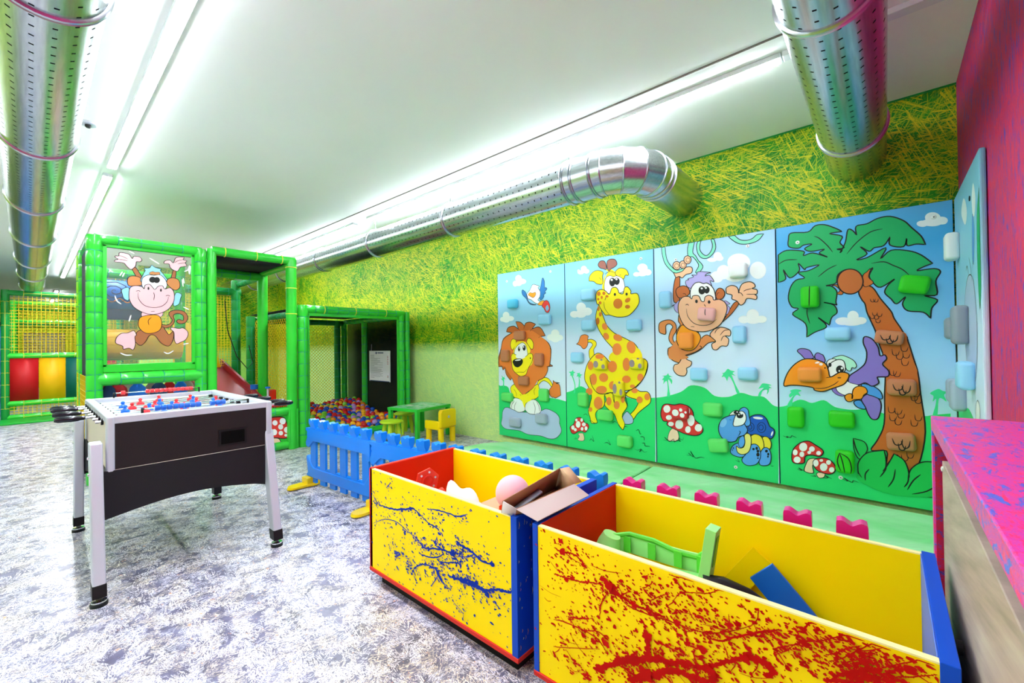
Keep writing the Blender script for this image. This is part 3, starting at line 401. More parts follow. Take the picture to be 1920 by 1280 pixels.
ART['monkey'] = '''F hill 0 -1679 730 -1679 730 -1576 751 -1435 802 -1344 867 -1223 852 -1140 786 -1027 785 -933 826 -843 806 -762 804 -699 743 -659 730 -659 730 -669 50 -669 50 -1689 50 -1689 50
F palmfar 0 -1562 757 -1556 823 -1564 898 -1599 864 -1599 864 -1593 902 -1611 906 -1611 906 -1588 935 -1612 944 -1612 944 -1568 950 -1549 970 -1540 951 -1505 938 -1505 938 -1536 933 -1512 906 -1516 868 -1516 868 -1541 909 -1550 899 -1542 824 -1534 759
F palmfar 0 -964 824 -986 899 -1016 958 -1028 953 -1037 918 -1037 918 -1056 956 -1082 951 -1082 951 -1068 982 -1080 988 -1056 995 -1031 1026 -1008 1014 -976 1006 -992 991 -969 968 -969 968 -1000 976 -996 963 -970 891 -940 825
F palmfar 0 -802 809 -791 843 -761 878 -801 867 -801 867 -782 897 -768 914 -732 912 -704 901 -725 896 -701 877 -701 877 -722 876 -726 847 -740 826 -736 863 -769 852 -784 810
F cloud 0 -1061 2003 -1064 1987 -1074 1976 -1088 1970 -1104 1972 -1118 1982 -1128 1996 -1131 2013 -1127 2029 -1117 2041 -1103 2046 -1087 2044 -1073 2034 -1064 2020
F cloud 0 -1104 1978 -1108 1971 -1119 1966 -1135 1965 -1153 1967 -1169 1973 -1180 1981 -1184 1990 -1179 1997 -1168 2002 -1152 2003 -1134 2001 -1118 1995 -1108 1987
F cloud 0 -1049 1985 -1053 1975 -1061 1968 -1074 1965 -1088 1967 -1100 1974 -1109 1983 -1112 1994 -1108 2003 -1100 2010 -1087 2013 -1073 2011 -1061 2005 -1052 1995
F cloud 0 -843 1918 -852 1887 -876 1863 -911 1853 -951 1858 -986 1877 -1011 1908 -1019 1943 -1010 1976 -984 1999 -948 2009 -909 2003 -874 1983 -851 1953
F cloud 0 -729 1840 -735 1810 -751 1787 -775 1776 -802 1779 -825 1796 -842 1823 -847 1855 -841 1885 -824 1908 -799 1919 -773 1915 -750 1898 -734 1871
F cloud 0 -998 1858 -1004 1831 -1019 1812 -1040 1802 -1064 1805 -1086 1819 -1101 1843 -1106 1871 -1100 1898 -1084 1917 -1062 1926 -1038 1923 -1017 1908 -1003 1885
F cloud 0 -1052 1822 -1058 1802 -1073 1786 -1095 1778 -1119 1781 -1141 1793 -1157 1813 -1162 1835 -1156 1857 -1140 1872 -1118 1880 -1093 1876 -1072 1864 -1057 1845
F cloud 0 -866 1833 -875 1803 -902 1780 -940 1771 -983 1775 -1023 1794 -1050 1823 -1059 1857 -1049 1888 -1021 1910 -981 1919 -938 1914 -900 1894 -874 1866
F cloud 0 -786 1475 -791 1453 -804 1435 -822 1426 -843 1427 -862 1438 -874 1457 -878 1480 -873 1502 -860 1520 -841 1528 -821 1527 -803 1516 -790 1497
F cloud 0 -861 1443 -865 1429 -876 1418 -892 1413 -910 1414 -926 1421 -937 1432 -941 1447 -937 1461 -925 1471 -909 1477 -891 1476 -876 1469 -865 1457
F cloud 0 -730 1439 -734 1426 -745 1416 -761 1411 -779 1412 -795 1418 -806 1429 -810 1443 -806 1456 -794 1465 -778 1470 -760 1469 -744 1463 -733 1452
F cloud 0 -773 1434 -779 1421 -794 1411 -817 1406 -842 1407 -865 1414 -881 1426 -886 1440 -880 1454 -864 1464 -841 1469 -816 1468 -794 1460 -778 1448
F vine 6 -1592 2176 -1592 2176 -1588 2104 -1562 2009 -1500 1929 -1456 1901 -1385 1923 -1385 1941 -1446 1931 -1490 1959 -1543 2043 -1560 2172 -1560 2172
F vine 6 -1338 2176 -1338 2176 -1352 2112 -1345 2041 -1307 2035 -1266 1977 -1258 1942 -1284 1893 -1259 1881 -1221 1928 -1233 1964 -1257 1993 -1281 2040 -1306 2079 -1288 2171 -1288 2171
F vine 6 -1254 2174 -1272 2134 -1264 2064 -1232 2015 -1183 2004 -1135 2035 -1110 2090 -1121 2160 -1121 2160 -1148 2169 -1137 2112 -1150 2063 -1183 2030 -1215 2043 -1243 2086 -1242 2138 -1229 2174 -1229 2174
F vine 6 -1008 2173 -971 2125 -920 2088 -854 2077 -783 2093 -741 2141 -741 2141 -790 2142 -825 2116 -868 2109 -919 2124 -956 2165 -956 2165
F mbrown 7 -1463 1866 -1484 1783 -1490 1694 -1478 1634 -1433 1644 -1432 1724 -1426 1862
F mskin 7 -1474 1894 -1482 1913 -1456 1905 -1403 1916 -1368 1947 -1325 1946 -1311 1922 -1322 1889 -1369 1881 -1404 1854 -1430 1871 -1461 1866
F mskin 7 -1418 1970 -1421 1954 -1431 1942 -1446 1937 -1461 1939 -1475 1948 -1485 1962 -1488 1979 -1484 1995 -1474 2007 -1460 2012 -1444 2010 -1430 2001 -1421 1986
F mskin 7 -1364 1971 -1367 1956 -1376 1945 -1388 1940 -1402 1942 -1415 1950 -1423 1964 -1426 1980 -1423 1995 -1414 2006 -1401 2011 -1387 2009 -1375 2001 -1367 1987
F mskin 7 -1321 2009 -1325 1994 -1334 1982 -1347 1977 -1362 1979 -1374 1988 -1383 2002 -1386 2019 -1383 2034 -1374 2046 -1360 2051 -1346 2049 -1333 2040 -1324 2026
F mskin 4 -1433 1969 -1436 1961 -1441 1955 -1449 1952 -1458 1953 -1465 1958 -1470 1966 -1472 1974 -1470 1983 -1465 1989 -1457 1992 -1448 1990 -1440 1986 -1435 1978
F mskin 4 -1332 2009 -1334 2001 -1339 1995 -1346 1992 -1354 1993 -1360 1998 -1365 2005 -1367 2014 -1365 2022 -1360 2028 -1353 2031 -1345 2030 -1339 2025 -1334 2018
F mskin 4 -1376 1968 -1378 1960 -1383 1953 -1390 1951 -1397 1952 -1404 1956 -1409 1964 -1411 1972 -1409 1981 -1404 1987 -1397 1990 -1389 1988 -1382 1984 -1378 1976
F mtail 7 -1449 1209 -1511 1246 -1537 1300 -1518 1372 -1499 1407 -1526 1435 -1563 1419 -1564 1346 -1591 1342 -1628 1366 -1627 1440 -1580 1469 -1516 1471 -1472 1433 -1466 1370 -1496 1317 -1492 1272 -1449 1227
F mbrown 6 -1050 1456 -988 1568 -957 1599 -935 1593 -943 1565 -996 1495 -1066 1432
F mskin 7 -1031 1687 -1030 1725 -992 1742 -955 1730 -937 1703 -934 1670 -926 1710 -903 1748 -852 1759 -817 1739 -810 1711 -832 1701 -797 1686 -797 1654 -812 1647 -798 1634 -805 1607 -848 1618 -876 1617 -891 1586 -921 1568 -950 1606 -987 1626 -986 1659 -1024 1674
L ink 5 -897 1683 -875 1693 -832 1701
L ink 5 -876 1657 -833 1652 -804 1652
L ink 5 -937 1675 -915 1669 -901 1643
F mtail 7 -1435 1520 -1445 1458 -1428 1422 -1464 1361 -1462 1263 -1530 1210 -1548 1183 -1535 1129 -1442 1125 -1338 1148 -1253 1191 -1187 1250 -1123 1266 -1146 1292 -1194 1323 -1235 1303 -1256 1269 -1267 1346 -1300 1400 -1401 1456
F mtail 7 -1522 1215 -1546 1182 -1542 1135 -1495 1088 -1422 1066 -1408 1081 -1439 1117 -1375 1145 -1295 1173 -1243 1218 -1338 1237
F mskin 7 -1412 1122 -1449 1066 -1487 1051 -1497 1004 -1460 959 -1396 952 -1374 990 -1377 1022 -1341 1045 -1332 1082 -1367 1100 -1394 1122
F mtail 0 -1512 1192 -1485 1210 -1337 1200 -1220 1251 -1252 1294 -1439 1298 -1493 1246 -1539 1183 -1522 1102 -1355 1121
F mbelly 7 -1411 1421 -1456 1352 -1464 1281 -1432 1209 -1363 1181 -1303 1200 -1260 1260 -1251 1312 -1284 1356 -1351 1384
F mskin 7 -1170 1318 -1146 1360 -1114 1380 -1067 1386 -1006 1359 -1007 1310 -1045 1311 -1018 1281 -1031 1224 -1077 1224 -1116 1191 -1148 1199 -1155 1242 -1123 1266
L ink 5 -1130 1334 -1114 1367 -1090 1379
L ink 5 -1087 1316 -1052 1357 -1006 1363
L ink 5 -1080 1266 -1060 1307 -1007 1310
F mbrown 7 -1463 1727 -1449 1766 -1396 1781 -1354 1761 -1337 1716 -1363 1683 -1433 1671
F mbrown 7 -1116 1695 -1092 1727 -1061 1719 -1043 1688 -1047 1656 -1070 1633 -1109 1636
L ink 4 -1402 1708 -1380 1706 -1368 1683
L ink 4 -1109 1661 -1101 1685 -1085 1688
F lilac 4 -1483 1612 -1501 1596 -1469 1620 -1433 1644 -1444 1538 -1479 1568
F lilac 4 -1048 1614 -1002 1586 -1025 1579 -1003 1545 -1026 1496 -1041 1522
F lilac 5 -1370 1789 -1370 1824 -1344 1830 -1352 1840 -1301 1852 -1318 1871 -1276 1866 -1267 1891 -1226 1890 -1153 1872 -1185 1868 -1202 1848 -1162 1848 -1127 1789 -1162 1801 -1147 1749 -1180 1735 -1328 1750
F white 7 -1333 1680 -1328 1741 -1294 1790 -1252 1798 -1219 1782 -1187 1783 -1147 1749 -1124 1696 -1125 1620 -1214 1619 -1321 1636
F ink 0 -1202 1720 -1205 1705 -1213 1693 -1225 1687 -1238 1688 -1250 1696 -1258 1710 -1260 1726 -1257 1741 -1249 1753 -1237 1759 -1224 1758 -1212 1749 -1204 1736
F ink 0 -1166 1721 -1169 1707 -1176 1697 -1185 1691 -1196 1692 -1206 1700 -1212 1711 -1214 1726 -1212 1740 -1205 1750 -1195 1756 -1184 1754 -1175 1747 -1168 1735
F white 0 -1222 1739 -1224 1736 -1226 1733 -1230 1732 -1235 1732 -1238 1734 -1241 1738 -1242 1741 -1241 1745 -1238 1748 -1234 1749 -1230 1748 -1226 1746 -1223 1743
F white 0 -1188 1740 -1189 1737 -1192 1734 -1195 1733 -1199 1733 -1203 1735 -1205 1738 -1206 1742 -1205 1746 -1203 1748 -1199 1750 -1195 1749 -1192 1747 -1189 1744
F mskin 7 -1434 1636 -1398 1677 -1346 1677 -1321 1653 -1312 1678 -1279 1682 -1254 1669 -1238 1629 -1214 1623 -1205 1661 -1172 1673 -1141 1655 -1133 1629 -1086 1630 -1040 1597 -1027 1538 -1058 1448 -1106 1392 -1186 1357 -1267 1355 -1351 1380 -1402 1430 -1436 1511 -1445 1583
F ink 0 -1268 1627 -1269 1620 -1272 1615 -1277 1613 -1282 1613 -1287 1616 -1290 1622 -1291 1629 -1290 1636 -1287 1641 -1282 1643 -1277 1643 -1272 1640 -1269 1634
F ink 0 -1160 1613 -1162 1606 -1165 1601 -1170 1599 -1174 1599 -1179 1602 -1182 1608 -1183 1614 -1182 1621 -1179 1626 -1174 1629 -1169 1628 -1165 1625 -1162 1620
L ink 5 -1378 1600 -1360 1608 -1348 1594
L ink 5 -1369 1569 -1358 1498 -1308 1434 -1242 1410 -1168 1416 -1112 1459
L ink 5 -1214 1597 -1202 1575
L ink 4 -1334 1401 -1317 1402 -1300 1398
F cream 4 -1505 462 -1544 420 -1559 342 -1507 340 -1470 350 -1456 384 -1469 438
F red 7 -1617 629 -1597 669 -1558 682 -1493 678 -1437 692 -1374 678 -1330 637 -1314 566 -1262 517 -1242 475 -1264 436 -1316 416 -1396 420 -1459 439 -1534 468 -1566 487 -1561 516 -1599 517 -1623 562
F white 0 -1531 637 -1534 621 -1544 608 -1557 600 -1572 598 -1585 604 -1594 616 -1598 631 -1594 647 -1584 660 -1571 668 -1556 670 -1543 664 -1534 652
F white 0 -1518 558 -1521 548 -1529 540 -1540 534 -1553 533 -1564 536 -1572 543 -1575 553 -1572 563 -1564 572 -1552 577 -1540 578 -1528 575 -1521 568
F white 0 -1502 499 -1505 490 -1512 482 -1523 477 -1534 476 -1545 478 -1552 485 -1555 494 -1552 503 -1545 511 -1534 516 -1522 517 -1512 514 -1504 508
F white 0 -1415 505 -1418 486 -1429 470 -1444 461 -1460 459 -1475 465 -1485 478 -1488 496 -1484 515 -1474 531 -1459 540 -1442 542 -1428 536 -1418 522
F white 0 -1313 552 -1317 530 -1326 512 -1339 501 -1353 499 -1366 507 -1374 524 -1377 545 -1373 568 -1364 586 -1351 597 -1337 598 -1324 590 -1316 574
F white 0 -1348 467 -1351 453 -1358 441 -1368 434 -1379 433 -1389 437 -1396 447 -1398 461 -1395 474 -1388 486 -1378 493 -1367 495 -1357 490 -1350 480
F white 0 -1249 494 -1252 479 -1261 466 -1274 458 -1288 456 -1300 461 -1309 472 -1312 486 -1308 502 -1299 515 -1287 523 -1273 524 -1260 519 -1252 508
F white 0 -1352 635 -1353 623 -1357 614 -1363 609 -1369 608 -1375 612 -1379 621 -1380 632 -1378 643 -1374 653 -1368 658 -1362 659 -1356 654 -1353 646
L ink 4 -1602 336 -1564 342 -1592 366 -1545 330 -1507 359 -1498 332 -1470 354 -1443 344 -1460 374 -1424 361 -1415 385
L ink 4 -1390 228 -1354 234 -1372 249 -1328 220 -1354 270 -1311 214 -1267 230 -1233 226
L ink 3 -980 251 -950 239 -965 262
L ink 3 -721 246 -700 250
F turtdark 7 -868 621 -830 649 -779 654 -744 625 -723 570 -695 549 -689 518 -711 471 -753 477 -818 485 -878 486 -892 551
F turtdark 4 -835 549 -838 534 -845 521 -856 513 -868 511 -879 517 -886 528 -889 543 -886 559 -878 572 -867 580 -855 581 -844 576 -837 564
F turtdark 4 -750 555 -754 537 -762 522 -775 512 -788 510 -800 517 -809 530 -811 548 -808 566 -799 582 -787 591 -773 592 -761 586 -753 572
F turtdark 4 -768 553 -770 544 -775 536 -781 531 -788 530 -795 533 -799 540 -800 549 -799 559 -794 567 -788 572 -780 572 -774 569 -770 562
F turtdark 4 -852 547 -853 539 -857 532 -863 528 -869 527 -874 530 -878 536 -879 544 -877 552 -874 559 -868 563 -862 564 -857 561 -853 555
F white 0 -769 627 -773 623 -783 619 -798 617 -814 617 -828 619 -838 623 -842 627 -838 631 -827 635 -812 637 -796 637 -782 635 -772 632
F white 0 -701 510 -705 502 -708 495 -712 492 -714 493 -715 497 -714 504 -712 513 -709 522 -705 528 -702 531 -699 531 -698 526 -699 519
F turtyel 6 -775 470 -739 479 -715 442 -719 392 -748 372 -776 400
F turtyel 6 -863 463 -826 492 -782 473 -765 410 -777 351 -821 336 -856 397
F turt 6 -1018 330 -994 377 -940 402 -894 366 -895 307 -941 283 -988 288 -1015 305
F turt 6 -799 323 -769 385 -733 386 -716 336 -724 270 -757 244 -800 248
F turt 6 -930 268 -895 324 -864 392 -827 409 -798 381 -792 307 -822 245 -882 222 -919 236
F turt 4 -946 443 -916 464 -905 423 -917 380 -940 364 -955 391
F turtyel2 6 -908 474 -878 490 -859 463 -860 396 -880 335 -926 307 -964 322 -971 372 -948 358 -917 371 -905 415
F ink 0 -833 367 -834 362 -837 359 -840 356 -844 356 -848 357 -850 360 -851 364 -850 369 -848 373 -844 375 -840 376 -837 374 -834 371
F ink 0 -810 377 -811 371 -813 366 -817 363 -821 363 -824 365 -827 369 -827 374 -826 380 -824 385 -820 388 -816 389 -813 387 -810 383
F ink 0 -799 356 -800 350 -803 346 -807 343 -812 342 -816 344 -819 348 -820 352 -818 358 -816 362 -811 365 -807 366 -803 364 -800 360
F ink 0 -798 327 -799 320 -803 313 -808 309 -813 309 -817 311 -820 316 -822 323 -820 331 -817 337 -812 341 -807 342 -802 339 -799 334
F ink 0 -804 297 -805 294 -807 292 -809 290 -812 290 -814 290 -816 292 -816 295 -816 298 -814 301 -812 302 -809 303 -806 302 -805 300
F ink 0 -738 365 -739 360 -742 356 -746 353 -750 352 -754 354 -757 357 -758 362 -757 367 -754 372 -750 374 -746 375 -742 374 -739 370
F ink 0 -728 342 -729 337 -731 333 -734 330 -737 330 -740 331 -742 335 -742 340 -742 345 -740 349 -737 352 -734 352 -731 351 -729 347
F ink 0 -732 321 -733 318 -734 314 -737 313 -739 312 -742 313 -743 316 -744 319 -743 323 -741 326 -739 328 -736 328 -734 327 -733 325
F ink 0 -991 352 -991 348 -992 346 -994 344 -996 344 -997 345 -998 347 -998 351 -998 354 -997 357 -995 359 -994 359 -992 358 -991 355
F ink 0 -999 334 -999 332 -1000 330 -1002 329 -1004 329 -1005 329 -1006 330 -1006 332 -1006 334 -1005 336 -1003 337 -1002 337 -1000 337 -999 335
F turt 6 -951 654 -935 690 -904 707 -878 687 -871 637 -861 580 -880 552 -937 554 -952 604
F white 5 -1022 631 -989 668 -951 672 -959 637 -998 624
F turt 7 -1030 621 -990 634 -951 629 -892 543 -885 510 -908 474 -954 450 -978 413 -1033 399 -1081 425 -1108 474 -1107 535 -1078 590
F white 6 -988 540 -987 591 -966 644 -928 674 -898 651 -894 601 -922 556
F ink 0 -914 637 -916 626 -924 618 -934 612 -946 611 -956 614 -963 622 -966 632 -963 642 -956 651 -945 657 -933 658 -923 654 -916 647
F ink 0 -945 659 -947 652 -953 647 -962 643 -971 642 -980 644 -986 649 -988 655 -986 662 -980 668 -971 672 -961 673 -952 671 -947 666
F white 0 -919 653 -920 650 -922 646 -926 644 -930 644 -934 645 -936 648 -937 652 -936 655 -934 659 -930 660 -926 661 -922 660 -920 657
F white 0 -941 643 -942 640 -943 637 -946 636 -949 635 -951 636 -953 639 -953 642 -953 645 -951 647 -948 649 -946 649 -943 648 -942 646
F white 0 -954 663 -954 660 -956 658 -959 657 -961 657 -964 658 -966 659 -966 662 -966 664 -964 666 -961 667 -958 667 -956 666 -954 665
L ink 5 -954 459 -938 495 -949 502
L ink 3 -1022 592 -1006 589
F turtlight 0 -1050 546 -1060 531 -1072 522 -1084 519 -1093 524 -1098 535 -1097 550 -1091 567 -1081 582 -1069 591 -1057 594 -1048 589 -1043 578 -1044 562'''
